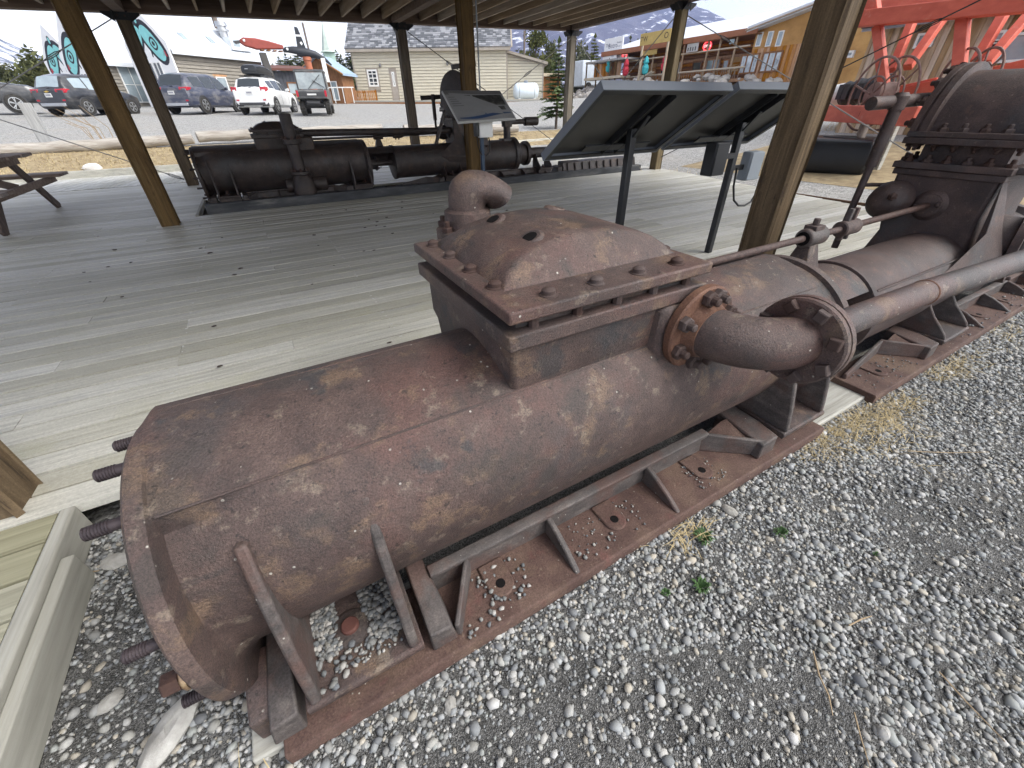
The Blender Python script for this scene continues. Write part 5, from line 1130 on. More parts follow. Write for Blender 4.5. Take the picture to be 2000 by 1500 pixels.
def mural_house(label, u, v, Y, a, L_, hw, z0, ridge, win):
    p = px(u, v, 'y', Y); eave = p.z
    t = thing('painted_house', label, 'house', (p.x, p.y, 0), R(a), 'row of white roofed houses with painted gables', local=True)
    D_ = 2*hw
    g = G(); g.prism([(0,z0),(D_,z0),(D_,eave),(hw,ridge),(0,eave)], 'x', .02, L_); obj('wall', g, M['siding_grey'], t)
    cut = []
    for (x0, x1, za, zb, nx, nz) in win: cut.append((x0-.01, x1+.01, za-.01, zb+.01))
    siding('siding', 0.05, L_, z0, eave, .20, M['siding_grey'], t, -.02, cut)
    for (x0, x1, za, zb, nx, nz) in win: window(t, x0, x1, za, zb, nx, nz, y=-.04)
    sl = (ridge-eave)/hw; ov = .35
    g = G()
    for s_ in (0, 1):
        f = lambda y: y if s_ == 0 else D_-y
        g.hexa([(-.15,f(-ov),eave-ov*sl),(L_+.25,f(-ov),eave-ov*sl),(L_+.25,f(hw),ridge),(-.15,f(hw),ridge),(-.15,f(-ov),eave-ov*sl+.10),(L_+.25,f(-ov),eave-ov*sl+.10),(L_+.25,f(hw),ridge+.10),(-.15,f(hw),ridge+.10)])
    rf = obj('roof', g, M['roof_white'], t)
    g = G()
    for k in range(int(L_/.45)):
        x = .1+k*.45; g.hexa([(x,-ov,eave-ov*sl+.10),(x+.03,-ov,eave-ov*sl+.10),(x+.03,hw,ridge+.10),(x,hw,ridge+.10),(x,-ov,eave-ov*sl+.125),(x+.03,-ov,eave-ov*sl+.125),(x+.03,hw,ridge+.125),(x,hw,ridge+.125)])
    obj('roof_seams', g, M['roof_white'], rf, kind='stuff')
    g = G(); g.box(-.15, L_+.25, -ov-.06, -ov, eave-ov*sl-.12, eave-ov*sl+.12); obj('gutter', g, M['roof_white'], rf)
    # painted board standing on the gable
    g = G(); g.prism([(-.25,z0),(D_+.25,z0),(D_+.25,eave+.2),(hw+.1,ridge+.75),(hw-.1,ridge+.75),(-.25,eave+.2)], 'x', -.22, -.12); mu = obj('painted_gable', g, M['mural_white'], t)
    def shape(pts, m, d): g = G(); g.prism(pts, 'x', -.22-d, -.2202); obj('painted_shape', g, M[m], mu)
    def ov_(cy, cz, ry, rz, tl, m, d, n=22, sq=.8):
        pts = []
        for k in range(n):
            q = 2*pi*k/n; a_ = ry*math.copysign(abs(cos(q))**sq, cos(q)); b_ = rz*math.copysign(abs(sin(q))**sq, sin(q))
            pts.append((cy+a_*cos(tl)-b_*sin(tl), cz+a_*sin(tl)+b_*cos(tl)))
        shape(pts, m, d)
    for s_ in (-1, 1):
        c = hw+s_*hw*.45; tl = -s_*.9
        ov_(c, eave+.20, hw*.74, hw*.36, tl, 'ink', .004); ov_(c-s_*.02, eave+.17, hw*.60, hw*.25, tl, 'turquoise', .008); ov_(c+s_*.05, eave+.15, hw*.20, hw*.155, tl, 'ink', .012); ov_(c+s_*.05, eave+.15, hw*.14, hw*.10, tl, 'turquoise', .016); ov_(c+s_*.05, eave+.15, hw*.07, hw*.055, tl, 'ink', .02)
        shape([(c-s_*.25, eave+.75), (c-s_*.05, eave+.62), (c+s_*.05, eave+.98-.3), (c-s_*.18, eave+.86)], 'ink', .004)
        for q_ in range(3): shape([(hw+s_*hw*(.18+q_*.16), eave-.12-q_*.12), (hw+s_*hw*(.26+q_*.16), eave-.12-q_*.12), (hw+s_*hw*(.20+q_*.20), eave-.52-q_*.1), (hw+s_*hw*(.15+q_*.20), eave-.50-q_*.1)], 'ink', .004)
        shape([(hw+s_*hw*.92, eave-.15), (hw+s_*hw*1.02, eave-.62), (hw+s_*hw*.70, eave-.50), (hw+s_*hw*.78, eave-.2)], 'ink', .004); shape([(hw+s_*hw*.90, eave-.22), (hw+s_*hw*.96, eave-.54), (hw+s_*hw*.76, eave-.46), (hw+s_*hw*.81, eave-.24)], 'mural_red', .008)
        shape([(hw+s_*hw*.2, eave-.05), (hw+s_*hw*.28, eave-.05), (hw+s_*hw*.62, eave-.7), (hw+s_*hw*.52, eave-.72)], 'ink', .004)
        ov_(hw+s_*hw*.86, z0+.9, .10, .45, s_*.2, 'ink', .004)
    ov_(hw, ridge-.1, .16, .26, 0, 'ink', .004); ov_(hw, ridge-.1, .10, .18, 0, 'turquoise', .008)
    for (ya, yb_) in ((hw-.75,hw-.05),(hw+.05,hw+.75)):
        g = G(); g.box(-.26,-.2203,ya,yb_,z0+.55,eave-.75); wf = obj('window', g, M['white'], mu)
        for i in range(2):
            for j in range(2):
                w_ = (yb_-ya)/2; hh = (eave-.75-z0-.55)/2; g = G(); g.box(-.266,-.2601,ya+i*w_+.06,ya+(i+1)*w_-.06,z0+.55+j*hh+.06,z0+.55+(j+1)*hh-.06); obj('pane', g, M['glass'], wf)
    return t, eave
h1, e1 = mural_house('nearest painted house with white roof behind the SUV and roof vents', 328, 90, 40, 39, 6.9, 1.8, 1.3, 6.25, [(2.55,3.35,2.55,3.35,1,1)])
g = G(); g.box(2.4,3.5,-.055,-.03,3.36,3.48); g.box(2.4,2.5,-.055,-.03,2.4,3.36); obj('window_trim', g, M['cedar'], h1)
g = G(); g.box(2.3, 6.6, -.50, -.42, 1.5, 2.1); obj('deck_skirt', g, M['brownwood'], h1)
g = G(); g.tube([(6.0,-.08,4.0),(6.15,-.1,2.4)], .05, 6); obj('downpipe', g, flat('yellow_pipe', (.55,.5,.3), rough=.6), h1)
g = G(); g.box(4.9,5.9,.15,.8,5.05,5.75); g.box(4.7,6.3,-.1,.9,5.0,5.1); sk_ = obj('roof_vent_housing', g, M['roof_white'], h1)
g = G(); g.lathe((5.2,.95,5.6),(0,0,1),[(0,.28),(.5,.28),(.5,.42),(.62,.42),(.62,.28),(.8,.28),(.8,.40),(1.05,.36)],14); obj('vent', g, M['alloy'], h1)
g = G(); g.box(5.1,5.6,.12,.148,5.25,5.62); obj('vent_window', g, M['glass_pale'], sk_)
for x in (1.6, 3.6):
    g = G(); g.hexa([(x,.5,5.28),(x+.35,.5,5.28),(x+.35,.9,5.60),(x,.9,5.60),(x,.5,5.36),(x+.35,.5,5.36),(x+.35,.9,5.70),(x,.9,5.70)]); obj('skylight', g, M['glass_pale'], h1)
h2, e2 = mural_house('middle painted house half hidden by the slanting posts', 197, 113, 43.5, 39, 7.5, 1.9, 1.4, 6.0, [(.65,2.1,1.9,4.0,2,2)])
g = G(); g.box(2.5,6.5,-1.2,-.3,1.3,1.75); obj('porch', g, flat('porch_tan', (.5,.43,.28), rough=.8), h2)
g = G()
for k in range(6): g.box(1.6+k*.9,1.66+k*.9,-1.25,-1.2,1.75,2.75)
g.box(1.6,6.2,-1.26,-1.21,2.7,2.78); obj('porch_rail', g, M['white'], h2, kind='stuff')
h3, e3 = mural_house('farthest painted house above the black hatchback roof', 152, 122, 48, 39, 7, 1.7, 1.6, 5.75, [])

# cream museum building
p = px(683, 97, 'y', 50)
cb = thing('cream_building', 'long cream clapboard building with grey shingled roof behind the centre posts', 'building', (p.x, p.y, 0), R(-28), None, local=True)
LB = 14.9; ze = p.z; z0 = 1.7
W = lambda u, v: wl(cb, u, v)
(wx0, wz1), (wx1, wz0) = W(716,136), W(741,169); (dx0, dz1), (dx1, dz0) = W(761,137), W(780,195)
cuts = [(wx0-.12, wx1+.12, wz0-.35, wz1+.10), (dx0-.1, dx1+.1, z0, dz1+.1)]
g = G(); g.prism([(0,z0),(9,z0),(9,ze),(4.5,ze+3.4),(0,ze)], 'x', .02, LB-.02); obj('wall', g, M['cream_trim'], cb)
siding('siding', 0.12, LB-.12, z0, ze-.1, .24, M['cream'], cb, -.02, cuts)
for x in (0, LB-.12):
    g = G(); g.box(x, x+.12, -.06, .05, z0, ze-.1); obj('corner_board', g, M['cream_trim'], cb)
g = G(); g.box(-.3, LB+.3, -.50, -.44, ze-.22, ze+.08); g.box(-.3, LB+.3, -.44, -.05, ze-.14, ze-.10); obj('eave_board', g, M['cream_trim'], cb)
# shingled slope, courses built one by one
def shingles(par, x0, x1, y0, zz0, y1, zz1, nrow, m, wv=.42):
    g = G(); dy, dz = (y1-y0)/nrow, (zz1-zz0)/nrow; ms = m; random.seed(4)
    for r_ in range(nrow):
        x = x0-random.random()*.3
        while x < x1:
            w_ = wv*random.uniform(.6, 1.3); xa, xb = max(x, x0), min(x+w_-.012, x1); x += w_
            if xb <= xa: continue
            y, z = y0+dy*r_, zz0+dz*r_; t = random.uniform(.035, .07); g.k = random.randrange(len(ms))
            g.hexa([(xa,y,z),(xb,y,z),(xb,y+dy,z+dz),(xa,y+dy,z+dz),(xa,y,z+t),(xb,y,z+t),(xb,y+dy*1.05,z+dz*1.05+.012),(xa,y+dy*1.05,z+dz*1.05+.012)])
    return obj('shingles', g, ms, par, kind='stuff')
sh = [flat('shingle_grey', (.16,.165,.18), rough=.9), flat('shingle_pale', (.27,.275,.29), rough=.9), flat('shingle_dark', (.10,.105,.115), rough=.9)]
g = G(); g.hexa([(-.35,-.5,ze-.02),(LB+.35,-.5,ze-.02),(LB+.35,4.5,ze+3.75),(-.35,4.5,ze+3.75),(-.35,-.5,ze+.04),(LB+.35,-.5,ze+.04),(LB+.35,4.5,ze+3.81),(-.35,4.5,ze+3.81)])
g.hexa([(-.35,9.5,ze-.02),(LB+.35,9.5,ze-.02),(LB+.35,4.52,ze+3.75),(-.35,4.52,ze+3.75),(-.35,9.5,ze+.04),(LB+.35,9.5,ze+.04),(LB+.35,4.52,ze+3.81),(-.35,4.52,ze+3.81)]); rf = obj('roof', g, sh[0], cb)
shingles(rf, -.35, LB+.35, -.5, ze+.042, 4.5, ze+3.812, 24, sh)
window(cb, wx0, wx1, wz0, wz1, 2, 4, 'white', 'glass', y=-.035, bar=.07, fw=.13)
g = G(); g.box(wx0-.11, wx0-.002, -.06, .0, wz0-.3, wz1+.1); g.box(wx1+.002, wx1+.11, -.06, .0, wz0-.3, wz1+.1); g.box(wx0, wx1, -.06, 0, wz1+.002, wz1+.1); g.box(wx0,wx1,-.05,0,wz0-.3,wz0-.002); obj('window_surround', g, M['cream_trim'], cb)
g = G(); g.box(dx0-.1, dx0-.002, -.07, .0, z0, dz1+.1); g.box(dx1+.002, dx1+.1, -.07, .0, z0, dz1+.1); g.box(dx0, dx1, -.07, 0, dz1+.002, dz1+.1); obj('door_frame', g, M['cream_trim'], cb)
g = G(); g.box(dx0+.004, dx1-.004, -.045, -.005, z0+.3, dz1-.004); dr = obj('door', g, flat('taupe_door', (.36,.32,.28), rough=.6), cb)
zm = (dz0+dz1)/2
g = G(); g.box(dx0+.14, dx1-.14, -.055, -.0455, zm-.1, dz1-.14); obj('door_light_frame', g, M['white'], dr); g = G(); g.box(dx0+.24, dx1-.24, -.060, -.0555, zm+.02, dz1-.24); obj('pane', g, M['glass'], dr); g = G(); g.box((dx0+dx1)/2-.1, (dx0+dx1)/2+.12, -.064, -.0605, zm+.35, zm+.8); obj('notice', g, M['plate'], dr)
for (u, v) in ((743,128),(874,124)):
    x, z = W(u, v); g = G(); g.ball((x, -.14, z), .14, 10, 6, 0, (.9,.8,1.15)); g.box(x-.06, x+.06, -.1, -.01, z-.06, z+.08); obj('wall_lamp', g, flat('lamp_grey', (.2,.2,.2), rough=.5), cb)
# lean-to on the right end
sl_ = lambda x: ze-.35-(x-LB)*.235
g = G(); g.prism([(LB+.02,z0),(LB+3.6,z0),(LB+3.6,sl_(LB+3.6)),(LB+.02,sl_(LB+.02))], 'y', .62, 7); lt = obj('lean_to', g, M['cream_trim'], cb)
siding('siding', LB+.02, LB+3.6, z0, ze, .24, M['cream'], cb, .60, (), sl_)
g = G(); g.hexa([(LB,.2,sl_(LB)),(LB+3.95,.2,sl_(LB+3.95)),(LB+3.95,7.2,sl_(LB+3.95)),(LB,7.2,sl_(LB)),(LB,.2,sl_(LB)+.2),(LB+3.95,.2,sl_(LB+3.95)+.2),(LB+3.95,7.2,sl_(LB+3.95)+.2),(LB,7.2,sl_(LB)+.2)]); obj('lean_to_roof', g, M['cream_trim'], lt)
g = G(); g.box(LB+3.48, LB+3.6, .54, .60, z0, sl_(LB+3.5)); obj('corner_board', g, M['cream_trim'], lt)
# gable end above the lean-to
g = G(); g.beam((LB+.36,-.5,ze+.0),(LB+.36,4.5,ze+3.75),.05,.26,up=(1,0,0)); obj('barge_board', g, M['cream_trim'], cb)
# picket railing and platform along its front
pr = thing('picket_railing', 'brown picket railing in front of the cream building door', 'railing', (p.x, p.y, 0), R(-28), None, local=True)
rx0, rx1 = W(672,190)[0], W(746,190)[0]
g = G(); g.box(rx0-.3, LB+4, -2.6, -.3, 1.2, 1.93); obj('platform', g, flat('platform_boards', (.42,.38,.30), rough=.9), pr)
n = 24
for k in range(n):
    x = rx0+(rx1-rx0)*k/(n-1); g = G(); g.box(x-.055, x+.055, -2.38, -2.345, 1.98, 2.78); obj('picket', g, M['cedar'], pr)
for z in (2.05, 2.62): g = G(); g.box(rx0, rx1, -2.342, -2.30, z, z+.09); obj('rail', g, M['cedar'], pr)
for x in (rx0-.05, (rx0+rx1)/2, rx1+.05): g = G(); g.box(x-.06, x+.06, -2.345, -2.24, 1.93, 2.85); obj('rail_post', g, M['brownwood'], pr)
bx0 = W(808,170)[0]
bo = thing('bollard_lamp', 'slim dark bollard lamp by the wall of the cream building', 'bollard', tuple(cb.matrix_basis @ Vector((bx0,-1.5,1.93))), 0, None, local=True)
g = G(); g.lathe((0,0,0),(0,0,1),[(0,.1),(1.2,.09),(1.25,.14),(1.35,.14),(1.4,.05)],10); obj('column', g, M['plastic'], bo)
# railway-like edge beams along the lot
for (u0,u1,v,lab,m_) in ((560,1060,203,'pale timber edging along the foot of the cream building','timber'),):
    a = cb.matrix_basis @ Vector((-1.0,-3.2,1.86)); b = cb.matrix_basis @ Vector((LB+6,-3.2,1.70)); g = G(); g.beam(a, b, .2, .3); tag(obj('edging_beam', g, M[m_], bevel=.02, origin=a), lab, 'timber')
    a = cb.matrix_basis @ Vector((-1.0,-3.9,1.80)); b = cb.matrix_basis @ Vector((LB+6,-3.9,1.60)); g = G(); g.beam(a, b, .12, .14); tag(obj('edging_rail', g, M['brownwood'], origin=a), 'rusty brown rail lying on the gravel before the timber edging', 'rail')
# propane tank and tarp
c = px(1027, 180, 'y', 41.5)
t = thing('propane_tank', 'white horizontal propane tank in front of the lean-to', 'tank', (c.x, c.y, c.z-.95), R(-20), None, local=True)
g = G(); g.lathe((-1.25,0,1.0),(1,0,0),[(0,.12),(.05,.42),(.18,.62),(.4,.70),(2.1,.70),(2.32,.62),(2.45,.42),(2.5,.12)],22); tk = obj('shell', g, flat('tank_white', (.62,.70,.76), rough=.4, var=.04), t, sharp=60)
g = G(); g.lathe((0,0,1.62),(0,0,1),[(0,.2),(.22,.2),(.26,.1)],14); obj('dome', g, M['boxgrey'], tk)
g = G(); g.tube([(-.85,0,1),( -.85,.001,1)], .001, 3); 
for x in (-.75,.75): g = G(); g.box(x-.09,x+.09,-.62,.62,0,.45); obj('saddle', g, M['white'], t)
for x in (-.78,.72): g = G(); g.lathe((x,0,1.0),(1,0,0),[(0,.705),(.05,.705)],22); obj('band', g, M['boxgrey'], t)
c = px(1060, 194, 'y', 41); g = G(); random.seed(8)
nx_ = 14; vs = [(c.x-1.3+2.6*i/(nx_-1), c.y-.8+1.6*j/5, c.z-.2+.16*random.random()+.12*sin(i*1.3)) for j in range(6) for i in range(nx_)]
g.add(vs, [(j*nx_+i, j*nx_+i+1, (j+1)*nx_+i+1, (j+1)*nx_+i) for j in range(5) for i in range(nx_-1)]); tag(obj('tarpaulin', g, flat('blue_tarp', (.05,.14,.42), rough=.5), sharp=10, origin=c), 'crumpled blue tarpaulin on the ground right of the tank', 'tarp')
c = px(1062, 170, 'y', 50)
t = thing('cedar_shed', 'orange cedar shed with pale roof edge behind the young spruce', 'shed', (c.x, c.y, c.z), 0, None, local=True)
g = G(); g.box(-.9,2.4,0,3,-2.2,1.0); obj('wall', g, M['cedar'], t); g = G(); g.box(-1.3,2.8,-.5,3.4,1.0,1.3); obj('roof', g, flat('shed_trim', (.5,.42,.3), rough=.8), t); g = G(); g.box(.1,.9,-.03,-.001,-1.8,.6); obj('door', g, flat('shed_door', (.3,.12,.04), rough=.7), t)

# ------------------------------------------------------------------ little buildings and carvings behind the buggy
c = px(560, 170, 'y', 44)
t = thing('grey_cabin', 'grey board and batten cabin behind the roof box car', 'cabin', (c.x, c.y, 0), R(4), None, local=True)
zt = px(560,136,'y',44).z
g = G(); g.box(-1.7,1.75,0,3,1.4,zt-.1); obj('wall', g, flat('slate_wall', (.11,.115,.13), rough=.85), t)
g = G()
for k in range(14): g.box(-1.7+k*.26,-1.66+k*.26,-.03,-.001,1.4,zt-.1)
obj('battens', g, flat('slate_batten', (.08,.085,.10), rough=.85), t, kind='stuff')
g = G(); g.hexa([(-2,-.5,zt-.1),(2.05,-.5,zt-.1),(2.05,3.4,zt+.35),(-2,3.4,zt+.35),(-2,-.5,zt+.05),(2.05,-.5,zt+.05),(2.05,3.4,zt+.5),(-2,3.4,zt+.5)]); obj('roof', g, flat('brown_fascia', (.14,.06,.045), rough=.8), t)
window(t, .05, 1.15, 2.35, 3.2, 1, 1, 'brownwood', 'glass_pale', y=-.04, fw=.1)
c = px(634, 180, 'y', 47)
t = thing('red_cabin', 'red brown log cabin with blue metal roof between the buggy and cream building', 'cabin', (c.x, c.y, 0), R(-38), None, local=True)
zt = px(655,140,'y',47).z
g = G(); g.prism([(-1.9,1.4),(1.9,1.4),(1.9,zt-.1),(0,zt+.95),(-1.9,zt-.1)], 'y', 0, 2.2); obj('wall', g, M['brownwood'], t)
g = G()
for s_ in (-1,1): g.hexa([(s_*2.3,-.4,zt-.35),(0,-.4,zt+.95),(0,2.4,zt+.95),(s_*2.3,2.4,zt-.35),(s_*2.3,-.4,zt-.2),(0,-.4,zt+1.12),(0,2.4,zt+1.12),(s_*2.3,2.4,zt-.2)])
obj('roof', g, flat('blue_metal', (.30,.40,.52), rough=.4), t)
for s_ in (-1,1): g = G(); g.beam((s_*2.3,-.42,zt-.28),(0,-.42,zt+1.03),.06,.2,up=(0,1,0)); obj('barge_board', g, M['cedar'], t)
window(t, .75, 1.35, 2.0, 3.4, 1, 1, 'white', 'glass_pale', y=-.04)
window(t, -1.3, -.6, 2.2, 3.1, 1, 1, 'cedar', 'glass', y=-.04)
c = px(640,185,'y',43.5)
t = thing('white_railing', 'thin white porch railing in front of the red cabin', 'railing', (c.x,c.y,c.z), R(-20), None, local=True)
for k in range(5): g = G(); g.box(-1+k*.75,-.95+k*.75,0,.05,-.6,.45); obj('baluster', g, M['white'], t)
g = G(); g.box(-1.1,2.2,-.005,.055,.45,.52); obj('handrail', g, M['white'], t)
c = px(646,122,'y',62)
t = thing('church_steeple', 'pale green wooden steeple far behind the red cabin', 'steeple', (c.x,c.y,1.5), 0, None, local=True)
zb_ = c.z-1.5; g = G(); g.box(-.75,.75,-.75,.75,0,zb_); obj('tower', g, M['white'], t)
g = G(); g.box(-.55,.55,-.55,.55,zb_,zb_+.9); obj('belfry', g, flat('belfry_green', (.42,.58,.5), rough=.7), t)
g = G(); g.lathe((0,0,zb_+.9),(0,0,1),[(0,.95),(.15,.7),(2.6,.03)],8); obj('spire', g, flat('spire_green', (.5,.58,.52), rough=.7), t); g = G(); g.box(-.03,.03,-.03,.03,zb_+3.4,zb_+4.1); g.box(-.2,.2,-.03,.03,zb_+3.75,zb_+3.82); obj('cross', g, M['plastic'], t)
# carved eagle on a post
c = px(524,130,'y',40); tp_ = px(516,96,'y',40)
t = thing('carved_bird_pole', 'red carved bird lying across the top of a dark post', 'carving', (c.x,c.y,1.6), R(8), None, local=True)
zz = tp_.z-1.6
g = G(); g.hexa([(-.22,-.2,0),(.34,-.2,0),(.34,.2,0),(-.22,.2,0),(-.34,-.18,zz-.2),(.06,-.18,zz-.2),(.06,.18,zz-.2),(-.34,.18,zz-.2)]); obj('post', g, flat('post_dark', (.07,.065,.06), rough=.8), t, bevel=.03)
g = G(); g.loft([[(-1.35,-.08,zz+.25),(-1.35,.08,zz+.25),(-1.35,.08,zz+.42),(-1.35,-.08,zz+.42)],[(-1.1,-.2,zz+.1),(-1.1,.2,zz+.1),(-1.1,.2,zz+.55),(-1.1,-.2,zz+.55)],[(-.4,-.25,zz-.05),(-.4,.25,zz-.05),(-.4,.25,zz+.55),(-.4,-.25,zz+.55)],[(.4,-.22,zz+.0),(.4,.22,zz+.0),(.4,.22,zz+.45),(.4,-.22,zz+.45)],[(1.3,-.3,zz+.05),(1.3,.3,zz+.05),(1.3,.3,zz+.25),(1.3,-.3,zz+.25)]]); cb_ = obj('bird', g, flat('carving_red', (.27,.06,.045), rough=.7), t, bevel=.06)
g = G(); g.prism([(-1.35,zz+.40),(-1.75,zz+.32),(-1.6,zz+.18),(-1.35,zz+.24)], 'y', -.08, .08); obj('beak', g, M['plastic'], cb_); g = G(); g.ball((-1.1,-.2,zz+.38),.08,8,5); obj('eye', g, M['mural_white'], cb_)
for k in range(4): g = G(); g.box(-.2+k*.4,.0+k*.4,-.28,.28,zz-.1,zz-.04); obj('feather', g, M['brownwood'], cb_)
# carved orca on a red pole
c = px(602,130,'y',41); zt = px(600,108,'y',41).z
t = thing('carved_whale_pole', 'black and white carved whale with tall fin on a red pole', 'carving', (c.x,c.y,1.6), R(-5), None, local=True); zz = zt-1.6
g = G(); g.lathe((0.05,0,0),(0,0,1),[(0,.26),(zz-.35,.24),(zz-.3,.3),(zz-.1,.3)],12); obj('pole', g, flat('pole_red', (.38,.13,.07), rough=.7), t)
g = G(); g.tube([(-1.45,0,zz+.2),(-1.25,0,zz+.25),(-.7,0,zz+.22),(0,0,zz+.15),(.7,0,zz+.05),(1.3,0,zz-.2),(1.7,0,zz-.55)], [.10,.2,.28,.30,.22,.13,.05], 12); bd_ = obj('body', g, flat('whale_black', (.025,.028,.035), rough=.5), t, sharp=60)
g = G(); g.prism([(-.45,zz+.35),(.15,zz+.35),(.0,zz+1.1),(-.1,zz+1.55),(-.32,zz+1.6),(-.36,zz+1.1)], 'y', -.08, .08); fi = obj('fin', g, flat('whale_black2', (.025,.028,.035), rough=.5), bd_, bevel=.03)
g = G(); g.box(-.37,.01,-.085,.085,zz+1.05,zz+1.15); g.prism([(-.2,zz+.7),(-.08,zz+.78),(.0,zz+.66),(-.1,zz+.55)], 'y', -.086, .086); obj('fin_marking', g, M['mural_white'], bd_)
g = G(); g.ball((-1.15,-.2,zz+.3),.09,8,5); g2 = obj('eye', g, M['mural_white'], bd_); g = G(); g.prism([(-1.5,zz+.1),(-1.2,zz+.02),(-.6,zz-.05),(-.6,zz+.02),(-1.2,zz+.1)], 'y', -.2, .2); obj('mouth', g, M['mural_white'], bd_)
g = G(); g.box(1.0,1.3,-.15,.15,zz-1.6,zz-.15); obj('support', g, M['white'], t)
# utility poles
def pole(u0, v0, u1, v1, Y, r, lab):
    a, b = px(u0,v0,'y',Y), px(u1,v1,'y',Y); a = Vector(a); b = Vector(b); a = b+(a-b)*((1.2-b.z)/(a.z-b.z)) if a.z > 1.2 else a; g = G(); b.x = a.x; b.y = a.y; g.tube([a,b],[r*1.15,r],10); tag(obj('utility_pole', g, flat('pole_wood', (.16,.13,.11), rough=.9), origin=a), lab, 'pole')
pole(470,140,455,5,45,.17,'thick utility pole right of the roof vents'); pole(612,100,603,45,60,.10,'thin far pole above the carved whale')
pole(1026,105,1027,60,58,.12,'pale pole in front of the pine right of the lean-to')

# ------------------------------------------------------------------ the restaurant on the right, facing the lot
BX = 34.0
pL = px(1187, 103, 'x', BX)
bi = thing('log_restaurant', 'long brown timber restaurant with white roof and covered deck on the right', 'restaurant', (BX, pL.y, 0), R(-90), None, local=True)
W = lambda u, v: wl(bi, u, v)
ez = pL.z; xr, _ = W(1478, 62); xg, zg = W(1600, 22); fz = W(1440,152)[1]
g = G(); g.box(0.3, xr-.1, 2.2, 9, fz-1.5, ez-.1); obj('wall', g, mat('brown_logs', [(.3,(.24,.115,.042)),(.7,(.40,.21,.085))], scale=(3,3,9), rough=.8), bi)
for k in range(9):
    z = fz+.18+k*.27
    if z < ez-.2: g = G(); g.tube([(0.2,2.2,z),(xr,2.2,z)], .13, 8); obj('wall_log', g, M['cedar'] if k % 3 else M['brownwood'], bi)
# roof: deep white slope with a brown fascia
g = G(); g.hexa([(-.2,-.6,ez-.12),(xr+.5,-.6,ez-.12),(xr+.5,7,ez+1.75),(-.2,7,ez+1.75),(-.2,-.6,ez+.02),(xr+.5,-.6,ez+.02),(xr+.5,7,ez+1.9),(-.2,7,ez+1.9)]); rf = obj('roof', g, M['roof_white'], bi)
g = G(); g.box(-.2,xr+.5,-.66,-.602,ez-.32,ez+.03); obj('fascia', g, flat('fascia_brown', (.30,.12,.06), rough=.7), rf)
g = G(); g.box(-.2,xr+.5,-.6,2.3,ez-.35,ez-.30); obj('soffit', g, M['brownwood'], rf)
# gabled hall at the near end
z_e = W(1476,60)[1]; zr_ = W(1600,12)[1]
g = G(); g.prism([(xr,fz-2),(xg+6,fz-2),(xg+6,zr_+1.0),(xr,z_e-.05)], 'y', .0, 8); hl = obj('hall_wall', g, mat('golden_ply', [(.3,(.34,.175,.055)),(.6,(.50,.28,.095)),(.8,(.58,.35,.14))], scale=(1,1,1.6), detail=7, rough=.7), bi)
g = G(); g.hexa([(xr-.3,-.7,z_e-.1),(xg+6,-.7,zr_+.95),(xg+6,8.5,zr_+.95),(xr-.3,8.5,z_e-.1),(xr-.3,-.7,z_e+.2),(xg+6,-.7,zr_+1.25),(xg+6,8.5,zr_+1.25),(xr-.3,8.5,z_e+.2)]); obj('hall_roof', g, M['roof_white'], bi)
g = G(); g.beam((xr-.3,-.72,z_e+.0),(xg+6,-.72,zr_+1.05),.05,.34,up=(0,1,0)); obj('barge_board', g, flat('barge_tan', (.42,.33,.25), rough=.8), bi)
zc = W(1500,93)[1]
n = 26
for k in range(n):
    xa = xr+.05+(xg+2-xr)*k/n; xb = xr+.05+(xg+2-xr)*(k+1)/n-.02; g = G(); g.box(xa, xb, -.06-.015*(k % 2), -.001, fz-1.6, zc); obj('plank', g, M['cedar'], bi)
for (u0,v0,u1,v1) in ((1480,64,1487,90),(1500,62,1507,90),(1520,61,1527,90)):
    a, b = W(u0,v0), W(u1,v1); xm = (a[0]+b[0])/2; window(bi, xm-.2, xm+.2, b[1], a[1], 1, 1, 'white', 'glass_pale', y=-.03, fw=.06)
a, b = W(1444,108), W(1526,145)
xs0, xs1 = W(1446,128)[0], W(1524,128)[0]; zb1, zt1 = W(1440,146)[1], W(1452,107)[1]
gl_ = mat('reflecting_glass', [(.3,(.15,.17,.19)),(.5,(.42,.47,.5)),(.7,(.62,.67,.7))], scale=(3,3,2), detail=7, rough=.15, spec=.8); M['refl'] = gl_
xm = (xs0+xs1)/2; window(bi, xs0, xm-.12, zb1, zt1, 3, 1, 'brownwood', 'refl', y=-.11, fw=.1, bar=.1); window(bi, xm+.12, xs1, zb1, zt1, 3, 1, 'brownwood', 'refl', y=-.11, fw=.1, bar=.1)
# porch wall openings, doors, posts
for (u0,v0,u1,v1,nx,mf,mg) in ((1346,113,1373,137,2,'cedar','glass_pale'),(1378,114,1390,136,1,'cedar','glass_pale'),(1260,122,1278,145,2,'cedar','glass'),(1282,121,1296,140,1,'white','glass'),(1320,118,1338,138,1,'brownwood','glass')):
    x0, x1 = W(u0,130)[0], W(u1,130)[0]; z1, z0_ = W((u0+u1)/2,v0)[1], W((u0+u1)/2,v1)[1]; window(bi, x0, x1, z0_, z1, nx, 1, mf, mg, y=2.03, fw=.1, bar=.08)
for (u0,u1,v0,v1) in ((1391,1412,110,138),(1236,1251,123,146)):
    x0, x1 = W(u0,130)[0], W(u1,130)[0]; z1, z0_ = W((u0+u1)/2,v0)[1], W((u0+u1)/2,v1)[1]
    g = G(); g.box(x0, x1, 2.0, 2.06, z0_, z1); d_ = obj('door', g, flat('plank_door', (.50,.32,.14), rough=.7), bi); g = G(); g.beam((x0+.08,1.985,z0_+.2),(x1-.08,1.985,z1-.5),.06,.03,up=(0,1,0)); g.box(x0,x1,1.975,1.999,(z0_+z1)/2,(z0_+z1)/2+.12); obj('door_brace', g, M['cedar'], d_)
